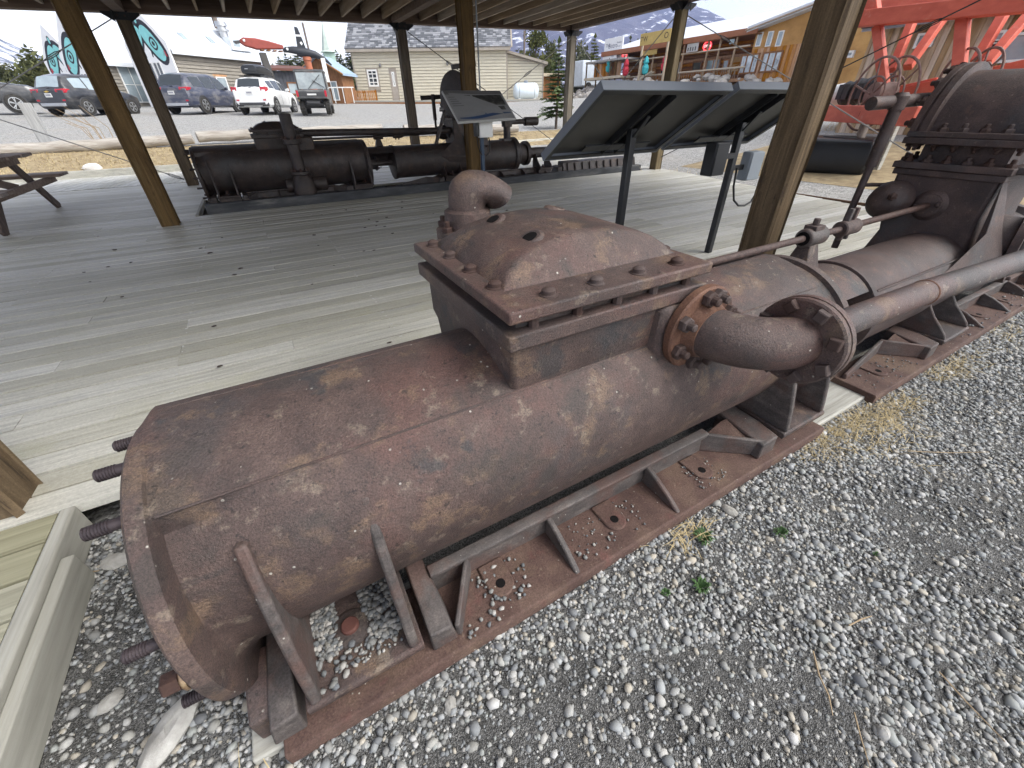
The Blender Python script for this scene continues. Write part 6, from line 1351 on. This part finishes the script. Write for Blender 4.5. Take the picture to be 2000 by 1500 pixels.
for u in (1228, 1258, 1278, 1335, 1380, 1402, 1432):
    x = W(u,130)[0]; g = G(); g.tube([(x,-.3,fz-.6),(x+.02,-.3,ez-.3)], .08, 8); obj('porch_post', g, flat('peeled_log', (.33,.24,.16), rough=.85), bi)
for (z, r_) in ((W(1390,137)[1],.06),(W(1380,90)[1]-.35,.05)):
    g = G(); g.tube([(0.2,-.35,z),(xr,-.35,z)], r_, 8); obj('handrail', g, flat('peeled_rail', (.55,.47,.36), rough=.85), bi)
g = G(); random.seed(3)
for k in range(70):
    x = .3+(xr-.5)*k/70; zt = W(1390,137)[1]; g.tube([(x,-.35,fz-.1),(x+random.uniform(-.15,.15),-.35,zt)], .022, 5)
obj('balusters', g, flat('bent_twigs', (.34,.27,.2), rough=.9), bi, kind='stuff')
g = G(); g.box(0, xr, -.5, 2.2, fz-.25, fz-.05); obj('porch_floor', g, M['cedar'], bi)
g = G(); g.beam((W(1240,152)[0],-.8,W(1240,156)[1]-.3),(W(1290,140)[0],-.8,W(1290,141)[1]),.10,.10); g.beam((W(1265,156)[0],-1.2,W(1265,158)[1]),(W(1292,140)[0],-1.2,W(1292,140)[1]),.12,.12); obj('stair_rail', g, flat('stair_rail', (.55,.49,.38), rough=.85), bi)
RZ = (R(90), 0, R(0))
# signs on it, each a thing of its own
def sign(label, u0, v0, u1, v1, m, y=-.7, d=.06, u2=None, txt=(), name='sign_board', post=None):
    x0, x1 = W(u0,(v0+v1)/2)[0], W(u1,(v0+v1)/2)[0]; z1, z0_ = W((u0+u1)/2,v0)[1], W((u0+u1)/2,v1)[1]
    k = (BX+y)/BX; o = bi.matrix_basis
    t = thing(name, label, 'sign', tuple(o @ Vector(((x0+x1)/2, y, (z0_+z1)/2))), R(-90), None, local=True)
    w2, h2 = (x1-x0)/2, (z1-z0_)/2; g = G(); g.box(-w2, w2, -d/2, d/2, -h2, h2); obj('board', g, m, t, bevel=.01)
    for (s_, tx, tz, sz, mm, sxx) in txt: text(s_, (tx*w2, -d/2-.004, tz*h2), RZ, sz, mm, t, .002, sx=sxx)
    return t, w2, h2
inkb = flat('sign_ink', (.10,.12,.2), rough=.6); inkk = flat('sign_black', (.03,.025,.02), rough=.6)
t, w2, h2 = sign('white banner reading The Bistro standing at the far end of the restaurant roof', 1184, 74, 1219, 118, M['mural_white'], -.2, .08)
text('The', (-w2*.62, -.045, h2*.38), RZ, h2*.42, inkb, t); text('Bistro', (-w2*.05, -.045, h2*.30), RZ, h2*.62, inkb, t); text('Breakfast', (w2*.62, -.045, h2*.52), RZ, h2*.2, inkb, t); text('Lunch', (w2*.62, -.045, h2*.2), RZ, h2*.2, inkb, t)
t, w2, h2 = sign('small white banner under the roof left of the first red neon sign', 1186, 105, 1213, 117, M['mural_white'], -.55, .05); text('Pizza', (w2*.4, -.03, 0), RZ, h2*.9, inkb, t)
def neon(label, u, v, r_):
    x, z = W(u, v); t = thing('neon_sign', label, 'sign', tuple(bi.matrix_basis @ Vector((x, -.1, z))), R(-90), 'red neon open signs', local=True)
    ne = flat('neon_red', (.9,.05,.06), rough=.4, emit=1.2); g = G(); g.lathe((0,.05,0),(0,-1,0),[(0,r_*1.1),(.03,r_*1.1)],24); g.v = [(p[0]*1.35,p[1],p[2]) for p in g.v]; obj('back_plate', g, flat('neon_back', (.35,.03,.04), rough=.5), t)
    g = G(); g.tube([(r_*1.25*cos(a), .0, r_*.95*sin(a)) for a in np.linspace(0, 2*pi, 29)], .035, 6); obj('neon_ring', g, ne, t); text('OPEN', (0, .012, 0), RZ, r_*.85, flat('neon_white', (.9,.6,.6), emit=.6), t)
neon('red oval open sign above the far porch of the restaurant', 1222, 106, .26); neon('red oval open sign right of the grey menu board', 1383, 90, .29)
yel = flat('yellow_board', (.50,.36,.12), rough=.7)
t, w2, h2 = sign('yellow wooden sign board on two poles before the restaurant roof, mostly behind a grey post', 1293, 65, 1352, 88, yel, -2.5, .08)
text('TW', (-w2*.72, -.045, 0), RZ, h2*1.25, inkk, t); text('O', (w2*.74, -.045, 0), RZ, h2*1.5, inkk, t)
for s_ in (-1,1): g = G(); g.box(s_*w2*.85-.07, s_*w2*.85+.07, .041, .16, -3.4, h2*1.1); obj('sign_pole', g, flat('sign_pole', (.40,.33,.24), rough=.85), t)
sign('small yellow plank sign over the far porch window', 1263, 98, 1291, 108, yel, -.5, .05, name='plank_sign')
t, w2, h2 = sign('grey menu board with dark scribbles hanging under the restaurant roof', 1351, 84, 1373, 102, flat('menu_grey', (.45,.45,.44), rough=.7), -.55, .05, name='menu_board')
for k in range(4): g = G(); g.box(-w2*.8+k*w2*.42, -w2*.62+k*w2*.42, -.029, -.0255, -h2*.75, h2*.1*(k % 2)); obj('drawing', g, M['plastic'], t)
sign('little pale blue notice under the roof end of the restaurant', 1432, 77, 1441, 86, flat('notice_blue', (.35,.45,.48), rough=.6), -.4, .04, name='notice_board')
# closed parasols on the restaurant deck
def parasol(label, u, v0, v1, m, X):
    a, b = px(u, v1, 'x', X), px(u, v0, 'x', X); t = thing('closed_parasol', label, 'parasol', (a.x, a.y, a.z-.5), 0, 'closed parasols on the restaurant deck', local=True); H_ = b.z-a.z+.5
    g = G(); g.tube([(0,0,0),(0,0,H_+.1)], .03, 8); obj('pole', g, M['plastic'], t)
    g = G(); n = 12; rings = []
    for (z, r_) in ((.45,.10),(.55,.20),(.9,.24),(H_*.62,.19),(H_*.68,.13),(H_*.75,.20),(H_*.93,.12),(H_,.03)): rings.append([(r_*(1+.22*(k % 2))*cos(2*pi*k/n), r_*(1+.22*(k % 2))*sin(2*pi*k/n), z) for k in range(n)])
    g.loft(rings); obj('canopy', g, m, t, sharp=20)
tq = flat('parasol_turquoise', (.05,.38,.42), rough=.8); rd = flat('parasol_red', (.45,.03,.05), rough=.8)
parasol('turquoise closed parasol farthest to the left, by the orange fence', 1188, 116, 140, tq, 32.5); parasol('red closed parasol below the far neon sign', 1221, 115, 147, rd, 32.2); parasol('bigger turquoise closed parasol by the porch window', 1259, 110, 144, tq, 32.0); parasol('dark red closed parasol at the left edge of the grey post', 1296, 108, 137, rd, 31.8)
# deck wing at the far end with orange boards
c = px(1160,150,'x',33); c2 = px(1212,148,'x',33)
t = thing('orange_fence', 'orange vertical board screen with flat roof at the far end of the restaurant', 'fence', (33, c.y, 0), R(-90), None, local=True); l_ = c.y-c2.y; zt = px(1180,124,'x',33).z; zb_ = px(1180,151,'x',33).z
for k in range(14):
    g = G(); g.box(l_*k/14, l_*(k+1)/14-.03, -.04-.02*(k % 2), 0, zb_, zt); obj('board', g, M['cedar'] if not 8 < k < 12 else M['brownwood'], t)
g = G(); g.box(-.5,l_+1.2,-.8,2.2,zt+.05,zt+.2); obj('roof', g, flat('grey_flat_roof', (.3,.29,.28), rough=.8), t)
for x in (-.4,1.2,3.2,l_): g = G(); g.tube([(x,-.7,zb_-1.6),(x,-.7,zt+.05)], .07, 8); obj('post', g, M['post'], t)
g = G(); g.box(-.6,l_+1,-.8,.3,zb_-.2,zb_); obj('floor_edge', g, flat('pale_edge', (.5,.43,.33), rough=.8), t)
# rubble bank below the deck
g = G(); random.seed(9)
for k in range(260):
    y = random.uniform(20, 42); x = random.uniform(29.5, 33); z = ground(x, y)+.1+(x-29.5)*.28; g.ball((x, y, z), random.uniform(.12,.4), 6, 4, .2, (1,1,.7))
obj('rubble_bank', g, mat('rubble', [(.3,(.28,.25,.22)),(.7,(.5,.47,.43))], scale=(2,2,2), rough=.9), kind='stuff', sharp=25)
c = px(1142,140,'x',33.5)
t = thing('white_van', 'white box shape partly hidden left of the orange board screen', 'van', (c.x+2,c.y+2,c.z), 0, None, local=True)
g = G(); g.box(-2,2,-1.6,1.6,-1.2,1.0); obj('body', g, flat('van_white', (.6,.66,.72), rough=.5), t, bevel=.08)
for x in (-1.1,1.1): g = G(); g.lathe((x,-1.62,-1.2),(0,-1,0),[(0,.35),(.15,.33)],14); obj('wheel', g, M['tyre'], t)

# ------------------------------------------------------------------ old plank shed and the orange timber frame at the right
SX = 16.0
pa, pb = px(1648,230,'x',SX), px(2060,60,'x',SX)
sd_ = thing('plank_shed', 'weathered plank shed wall behind the orange frame', 'shed', (SX, pa.y, 0), R(-90), None, local=True)
LS = pa.y-pb.y+2.2; ztop = px(1800,42,'x',SX).z
pw = mat('old_planks', [(.25,(.22,.155,.10)),(.45,(.38,.28,.18)),(.65,(.52,.40,.27)),(.85,(.60,.50,.38))], scale=(9,9,1.1), detail=8, rough=.85, bump=.4, rand=.32, layers=[((6,6,.8),.58,.68,(.2,.19,.18),.7)])
x = 0.0; k = 0; random.seed(6)
while x < LS:
    w_ = random.uniform(.13,.22); g = G(); t_ = random.uniform(0,.025); g.box(x, x+w_-.012, -.04-t_, 0, .2+random.uniform(-.1,.1), ztop+random.uniform(-.05,.03)); obj('plank', g, pw, sd_)
    if k % 2 == 0 and random.random() < .7: g = G(); g.box(x-.05, x+.03, -.07-t_, -.041-t_, .25, ztop-.02); obj('batten', g, pw, sd_)
    x += w_; k += 1
g = G(); g.box(0, LS, .001, 4, .1, ztop-.1); obj('wall', g, M['brownwood'], sd_)
g = G(); g.hexa([(-.2,-.4,ztop-.1),(LS+.2,-.4,ztop-.1),(LS+.2,4.2,ztop+.5),(-.2,4.2,ztop+.5),(-.2,-.4,ztop),(LS+.2,-.4,ztop),(LS+.2,4.2,ztop+.6),(-.2,4.2,ztop+.6)]); obj('roof', g, flat('shed_roof', (.25,.25,.27), rough=.7), sd_)
g = G(); g.tube([(-.2,-.45,ztop+.02),(LS,-.45,ztop+.02)], .05, 8); obj('gutter', g, M['plastic'], sd_)
WS = lambda u, v: wl(sd_, u, v)
for (u0,v0,u1,v1,mg) in ((1798,66,1822,92,'glass_pale'),(1938,62,1960,82,'glass_pale'),(1930,82,1950,116,'glass'),(1975,66,2010,120,'glass_pale'),(1655,100,1662,113,'glass_pale')):
    a, b = WS(u0,v0), WS(u1,v1); x0, x1 = min(a[0],b[0]), max(a[0],b[0]); window(sd_, x0, max(x1, x0+.25), b[1], a[1], 1, 1, 'white', mg, y=-.09, fw=.05)
OX = 12.0
org = mat('orange_timber', [(.3,(.50,.10,.065)),(.6,(.62,.14,.09)),(.85,(.66,.20,.14))], scale=(3,3,6), detail=7, rough=.6, layers=[((3,3,3),.6,.75,(.62,.33,.26),.6)])
M['org'] = org
fr_ = thing('orange_timber_frame', 'bright orange heavy timber derrick frame outside the shelter on the right', 'frame', (OX, 4.5, ground(OX,4.5)))
def ob_(name, a, b, w_=.26, h=.26, bev=.012): g = G(); g.beam(a, b, w_, h, up=(1,0,0)); return obj(name, g, M['org'], fr_, bevel=bev)
A = px(1672,38,'x',OX); Bq = px(2080,-2,'x',OX); ob_('top_beam', A, Bq, .26, .34)
A2 = px(1660,20,'x',OX+1.9)+Vector((0,.2,.0)); B2_ = px(2080,-20,'x',OX+1.9); ob_('top_beam', A2, B2_, .24, .3)
ob_('leg', px(1714,52,'x',OX+.1), px(1727,170,'x',OX-.3), .15, .17); ob_('leg', px(1882,32,'x',OX+.1), px(1872,150,'x',OX-.2), .17, .19)
ob_('upright', px(1702,-10,'x',OX), px(1708,34,'x',OX), .2, .2)
ob_('rear_strut', px(1783,40,'x',OX+1.0), px(1742,138,'x',OX+.6), .14, .17); ob_('rear_strut', px(1842,35,'x',OX+1.2), px(1772,132,'x',OX+.5), .15, .15)
ob_('rear_strut', px(1965,20,'x',OX+1.1), px(1905,122,'x',OX+.6), .15, .17); ob_('rear_strut', px(2010,28,'x',OX+1.2), px(1925,125,'x',OX+.5), .15, .15)
ob_('sill_beam', px(1590,220,'x',OX+.2), px(1800,228,'x',OX-1.6), .30, .28); ob_('sill_beam', px(1590,214,'x',OX+.6), px(1830,160,'x',OX+1.0), .16, .16); ob_('sill_beam', px(1770,180,'x',OX+.9), px(2050,118,'x',OX+.9), .2, .2)
g = G(); c = px(1692,222,'x',OX-.75); g.box(c.x-.19,c.x+.0,c.y-.04,c.y+.04,c.z-.04,c.z+.04); obj('bolt_plate', g, M['hole'], fr_)
# cable reels and the spool of hose
def reel(label, u, v, X, r_, tilt):
    c = px(u, v, 'x', X); t = thing('cable_reel', label, 'reel', tuple(c), 0, None, local=True); ax = Vector((-.87,.5,0)) if tilt == 0 else Vector((-.8,.6,.0)); mr = mat('reel_rust', [(.3,(.14,.085,.07)),(.7,(.27,.18,.155))], scale=(8,8,8), rough=.7)
    for s_ in (0, .38):
        e1 = ax.cross(Vector((0,0,1))).normalized(); o = ax*s_
        for rr, th in ((r_, .022), (r_*.5, .018)):
            g = G(); g.tube([o+e1*rr*cos(a)+Vector((0,0,1))*rr*sin(a) for a in np.linspace(0,2*pi,37)], th, 6, caps=False); obj('rim', g, mr, t)
        g = G()
        pass
        for k in range(6):
            a = k*pi/3+.3; g = G(); g.tube([o+(e1*cos(a)+Vector((0,0,1))*sin(a))*r_*.1, o+(e1*cos(a)+Vector((0,0,1))*sin(a))*r_], .018, 6); obj('spoke', g, mr, t)
    g = G(); g.lathe((0,0,0), ax, [(0,r_*.35),(.38,r_*.35)], 20); obj('hub', g, mr, t)
reel('big rusty cable reel on the orange frame, clear of the pump', 1738, 185, OX-.1, .62, 0); reel('rusty reel whose rim peeps over the dark steam chest', 1912, 150, OX+.2, .42, 1)
c = px(1655,182,'x',OX+.4)
t = thing('old_engine_drum', 'dark machinery drum with white end lying behind the orange sill', 'machinery', tuple(c), 0, None, local=True)
g = G(); ax = Vector((.0,-1,.12)); g.lathe((0,.35,-.04), ax, [(0,.12),(.05,.2),(.25,.21)], 20); obj('drum_end', g, M['white'], t)
g = G(); g.lathe((0,.1,-.02), ax, [(0,.2),(.1,.24),(.2,.2),(.3,.26),(.45,.22),(.6,.27),(.9,.24)], 20); dd = obj('drum', g, M['timber_dark'], t)
for k in range(6): g = G(); g.box(-.3+.05*(k % 2), -.2, -.7+k*.14, -.6+k*.14, -.12, .16); obj('lug', g, M['plastic'], dd)
c = px(1640,268,'x',OX-.9)
t = thing('black_tank', 'low black rounded tank under the orange sill beam', 'tank', (c.x,c.y,ground(c.x,c.y)), R(20), None, local=True)
g = G(); g.loft([[(x*s_, y*s_, z) for (x, y) in ((-.8,-.7),(.5,-.8),(.8,-.3),(.8,.6),(.2,.9),(-.7,.7))] for (z, s_) in ((-.05,.95),(.1,1.02),(.45,1.0),(.58,.92))]); obj('shell', g, M['black'], t, bevel=.05); g = G(); g.lathe((0,0,.56),(0,0,1),[(0,.3),(.04,.3)],16); obj('cap', g, M['plastic'], t)
c, ct = px(1668,308,'x',11.2), px(1692,238,'x',11.4)
g = G(); g.tube([(c.x,c.y,c.z-.05),((c.x+ct.x)/2,(c.y+ct.y)/2+.02,(c.z+ct.z)/2),(ct.x,ct.y,ct.z)], [.10,.085,.09], 10)
tag(obj('stump_post', g, mat('grey_stump', [(.3,(.20,.15,.12)),(.7,(.42,.36,.31))], scale=(18,18,2), rough=.9, bump=.7, bscale=(40,40,4)), origin=c, sharp=60), 'split grey stump post propping up the orange sill', 'post')
c = px(1752,240,'x',OX-1.0); g = G(); g.box(c.x-.07,c.x+.07,c.y-.05,c.y+.05,c.z-.8,c.z+.02); tag(obj('prop_post', g, M['timber'], origin=c, bevel=.01), 'short pale prop under the orange sill close to the stand pipe', 'post')
pts = []
rng = np.random.default_rng(12)
for (u, v, n, s_) in ((1720,262,500,.45),(1765,275,500,.4),(1640,285,260,.35),(1790,250,300,.4),(1330,330,60,.3)):
    c = px(u, v, 'z', ground(11, 4.5)+.05); q = rng.normal(0, s_, (n, 2)); pts += [(c.x+a, c.y+b, ground(c.x+a, c.y+b)-.01) for a, b in q]
blades('tall_dry_grass', pts, .34, .008, M['straw'], .9, 9)
sheet('dry_turf', list(np.arange(9.6, 15.1, .5)), list(np.arange(1.0, 8.1, .5)), lambda x, y: ground(x, y)+.005, bpy.data.materials['verge_soil'])
c = px(1335,308,'z',.0); g = G(); g.box(c.x-.5,c.x+.35,c.y-.05,c.y+.05,-.14,-.09); tag(obj('loose_board', g, M['timber'], origin=c), 'short pale board lying on the gravel behind the panels', 'board')
# ------------------------------------------------------------------ trees
def leafm(name, a, b, c): return mat(name, [(.3,a),(.5,b),(.75,c)], scale=(3,3,3), rough=.8, rand=.15)
M['needle'] = leafm('spruce_needles', (.035,.06,.022), (.075,.11,.038), (.14,.17,.065))
M['needle_far'] = leafm('conifer_needles', (.03,.042,.018), (.062,.075,.032), (.12,.125,.055))
M['needle_olive'] = leafm('pine_needles', (.05,.06,.022), (.10,.11,.04), (.19,.18,.08))
M['bark'] = mat('tree_bark', [(.3,(.06,.045,.035)),(.7,(.15,.12,.10))], scale=(14,14,4), rough=.9)
def spruce(label, x, y, z, h, r, m, seed, near=False, group=None, bare=.1, cat='tree'):
    rg = random.Random(seed)
    t = thing('spruce_tree', label, cat, (x,y,z), 0, group, local=True)
    g = G(); g.tube([(0,0,-.1),(.01*h,0,h*.5),(0,0,h)], [h*.017+.01,h*.011+.006,.004], 8); obj('trunk', g, M['bark'], t)
    g = G(); lv = 19 if near else 20
    for i in range(lv):
        f = bare+(1-bare)*i/lv; zz = h*f; R_ = r*(1-f)**.85*rg.uniform(.8,1.12)+.02*h*.3
        nb = rg.randint(7, 9) if near else rg.randint(6, 8)
        for k in range(nb):
            a = rg.uniform(0, 2*pi); l = R_*rg.uniform(.6, 1.15); d = Vector((cos(a), sin(a), 0)); s_ = Vector((-sin(a), cos(a), 0)); up = rg.uniform(-.12, .18)+.25*f
            n = 11 if near else 6
            for j in range(n):
                q = (j+.6)/n; p = d*l*q+Vector((0,0,zz+l*up*q-.16*l*q*q+rg.uniform(-.02,.02)*h*.3))
                for sgn in (-1, 1):
                    w_ = (l*.34*(1-q*.6)+.02*h*.3)*rg.uniform(.6,1.2); e = (s_*sgn*.85+d*.55).normalized(); b = e.cross(Vector((0,0,1)))*w_*(.20 if near else .45)+Vector((0,0,w_*rg.uniform(.05,.2) if near else w_*rg.uniform(.25,.5)))
                    tip = p+e*w_+Vector((0,0,-w_*rg.uniform(.0,.35 if near else .8))); mid = p+e*w_*.5
                    g.add([p, mid+b, tip, mid-b], [(0,1,2,3)])
            tip = d*l+Vector((0,0,zz+l*up-.16*l)); g.add([d*l*.7+Vector((0,0,zz+l*up*.7-.08*l)), tip+s_*.02*h*.3, tip+d*.06*l, tip-s_*.02*h*.3], [(0,1,2,3)])
    for k in range(6): a = k*1.05; g.add([(0,0,h*.93), (.03*h*cos(a),.03*h*sin(a),h*.97), (0,0,h*1.02), (.01*h*cos(a+1),.01*h*sin(a+1),h*.95)], [(0,1,2,3)])
    obj('crown', g, m, t, sharp=5)
    return t
def pine(label, x, y, z, h, r, m, seed, group=None, z0=.3):
    rg = random.Random(seed); t = thing('pine_tree', label, 'tree', (x,y,z), 0, group, local=True)
    g = G(); g.tube([(0,0,-.2),(.1,0,h*.5),(0,0,h*.95)], [h*.025,h*.018,h*.005], 8)
    cl = []
    for k in range(26):
        f = rg.uniform(z0, 1); a = rg.uniform(0, 2*pi); rr = r*sin(min(1, (1.05-f)/(1-z0)*1.2)*pi*.5)*rg.uniform(.2, .95); c = Vector((rr*cos(a), rr*sin(a), f*h)); cl.append((c, r*rg.uniform(.25,.45)))
        g.tube([(0,0,f*h-.08*h), tuple(c)], [h*.006,h*.002], 4)
    obj('trunk', g, M['bark'], t)
    g = G()
    for c, cr_ in cl:
        for k in range(75):
            v = Vector((rg.gauss(0,1), rg.gauss(0,1), rg.gauss(0,.75))).normalized()*cr_*rg.uniform(.35,1.05); p = c+v; e = Vector((rg.gauss(0,1),rg.gauss(0,1),rg.gauss(0,.8)+.5)).normalized(); b = e.cross(Vector((rg.random(),rg.random(),rg.random()))).normalized(); s_ = r*.11*rg.uniform(.6,1.3)
            g.add([p-b*s_*.35, p+e*s_, p+b*s_*.35, p-e*s_*.6], [(0,1,2,3)])
    obj('crown', g, m, t, sharp=5)
    return t
spruce('young green spruce growing by the sawn end of the right log', 12.35, 17.6, ground(12.35,17.6), 3.15, 1.05, M['needle'], 3, True, None, .16)
def at_px(fn, label, u, vt, Y, r, m, seed, base=None, **k):
    c = px(u, vt, 'y', Y); z = ground(c.x, Y) if base is None else base
    return fn(label, c.x, Y, z, max(1.5, c.z-z), r, m, seed, **k)
at_px(pine, 'bushy pine right of the lean-to with a pale pole in front', 1046, 66, 60, 2.9, M['needle_olive'], 4, z0=.35)
at_px(pine, 'low bushy pine behind the cedar shed', 1078, 92, 62, 2.6, M['needle_olive'], 14, z0=.25)
at_px(spruce, 'dark pointed spruce left of the Bistro banner', 1163, 66, 46, 2.0, M['needle_olive'], 5)
at_px(pine, 'pale green pine between the grey post and the pointed spruce', 1137, 98, 48, 2.3, M['needle_olive'], 6, z0=.2)
at_px(spruce, 'tall thin dark spruce against the snowy mountain at the left', 47, 86, 72, 2.0, M['needle_far'], 7)
at_px(pine, 'olive pine above the black pickup', 72, 122, 60, 3.0, M['needle_olive'], 8, z0=.2)
at_px(spruce, 'small dark spruce between the tall thin spruce and the pickup', 36, 128, 60, 1.4, M['needle_far'], 9)
at_px(spruce, 'dark spruce beside the third painted gable', 92, 118, 70, 2.2, M['needle_far'], 10)
at_px(pine, 'bush like pine at the far left edge above the pickup', 6, 140, 62, 2.0, M['needle_olive'], 11, z0=.1)
random.seed(21)
tops = [(532,126,'dark conifer just right of the carved bird post'),(543,112,'pointed conifer between the carved bird and the grey cabin roof'),(556,106,'tall conifer standing left of the carved whale, nearest the bird'),(567,112,'shorter olive conifer left of the carved whale'),(576,100,'tall conifer whose tip reaches the nose of the carved whale'),(588,110,'conifer directly behind the head of the carved whale'),(624,110,'small conifer under the tail of the carved whale'),(632,100,'tall conifer touching the left side of the green steeple'),(655,100,'tall conifer rising just right of the green steeple'),(665,108,'low conifer between the steeple and the cream building'),(677,96,'tallest conifer, against the left corner of the cream building')]
for i, (u, v, lb) in enumerate(tops): at_px(spruce, lb, u, v-2, 78+(i*7) % 13, 2.4+.5*(i % 3), M['needle_far'] if i % 3 else M['needle_olive'], 30+i, group='row of conifers behind the carvings')
for i, (u, v, lb) in enumerate(((1232,70,'small far conifer over the roof right of the white banner'),(1262,64,'tall far conifer over the roof left of the yellow sign'),(1246,76,'lowest far conifer over the restaurant roof'))): at_px(spruce, lb, u, v, 95, 2.2, M['needle_far'], 60+i, group='conifers over the restaurant roof')

# ------------------------------------------------------------------ mountains
from mathutils import noise as mn
def mountain(name, pts, D, depth, mts, seed, amp):
    cs = [px(u, v, 'y', D) for u, v in pts]; nx_, nz_ = 150, 40; g = G()
    xs_ = np.array([c.x for c in cs]); zs_ = np.array([c.z for c in cs])
    for j in range(-8, nz_+1):
        s_ = j/nz_
        for i in range(nx_+1):
            x = xs_[0]+(xs_[-1]-xs_[0])*i/nx_; zr = float(np.interp(x, xs_, zs_)); q = Vector((x*.006, s_*4, seed))
            n = mn.fractal(q, .9, 2.1, 6); rid = abs(mn.noise(Vector((x*.012, s_*2.2, seed+5))))
            if s_ >= 0: z = zr*(1-s_)**1.15+amp*n*min(1, s_*4)*.8+amp*.5*n*(1-s_)*(s_ < .02)-rid*amp*1.2*min(1, s_*3)*(1-s_)
            else: z = zr*(1+s_*2.2)+amp*n*.6
            if s_ == 1: z = min(z, 3)
            g.v.append((x, D-depth*s_+rid*amp*1.0, z))
    W_ = nx_+1
    for j in range(nz_+8):
        for i in range(nx_): g.face((j*W_+i, j*W_+i+1, (j+1)*W_+i+1, (j+1)*W_+i))
    return obj(name, g, mts, kind='structure', sharp=30)
def rock_mat(name, rock, snow, lo, hi, sc):
    m = mat(name, [(.3,rock[0]),(.55,rock[1]),(.8,rock[2])], scale=(.02,.02,.03), detail=9, rough=.95, coord='World', spec=.1, layers=[(sc, lo, hi, snow, .92)])
    return m
mountain('mountain', [(-420,-60),(-200,10),(-60,58),(0,78),(30,92),(60,104),(100,120),(140,136),(180,150),(230,168),(320,186)], 1500, 900, rock_mat('snowy_rock', [(.05,.055,.07),(.085,.09,.11),(.13,.13,.15)], (.78,.80,.84), .47, .54, (.006,.028,.022)), 2.3, 26)
mountain('mountain', [(700,95),(820,60),(900,30),(1000,2),(1100,-12),(1240,-18),(1330,2),(1368,14),(1384,20),(1396,32),(1412,49),(1440,72),(1490,100),(1600,150)], 1500, 900, rock_mat('bare_rock', [(.06,.055,.075),(.10,.092,.115),(.15,.14,.16)], (.72,.74,.80), .57, .63, (.016,.04,.035)), 7.7, 24)
# ------------------------------------------------------------------ air
hz = G(); hz.box(-3600, 3600, -950, 3100, -3, 900)
ho = obj('haze', hz, [], kind='stuff')
hm = bpy.data.materials.new('haze'); hm.use_nodes = True; t_ = hm.node_tree; t_.nodes.remove(t_.nodes['Principled BSDF'])
pv = t_.nodes.new('ShaderNodeVolumePrincipled'); pv.inputs['Color'].default_value = (.42,.56,1.0,1); pv.inputs['Density'].default_value = .00026
t_.links.new(pv.outputs[0], t_.nodes['Material Output'].inputs['Volume']); ho.data.materials.append(hm)
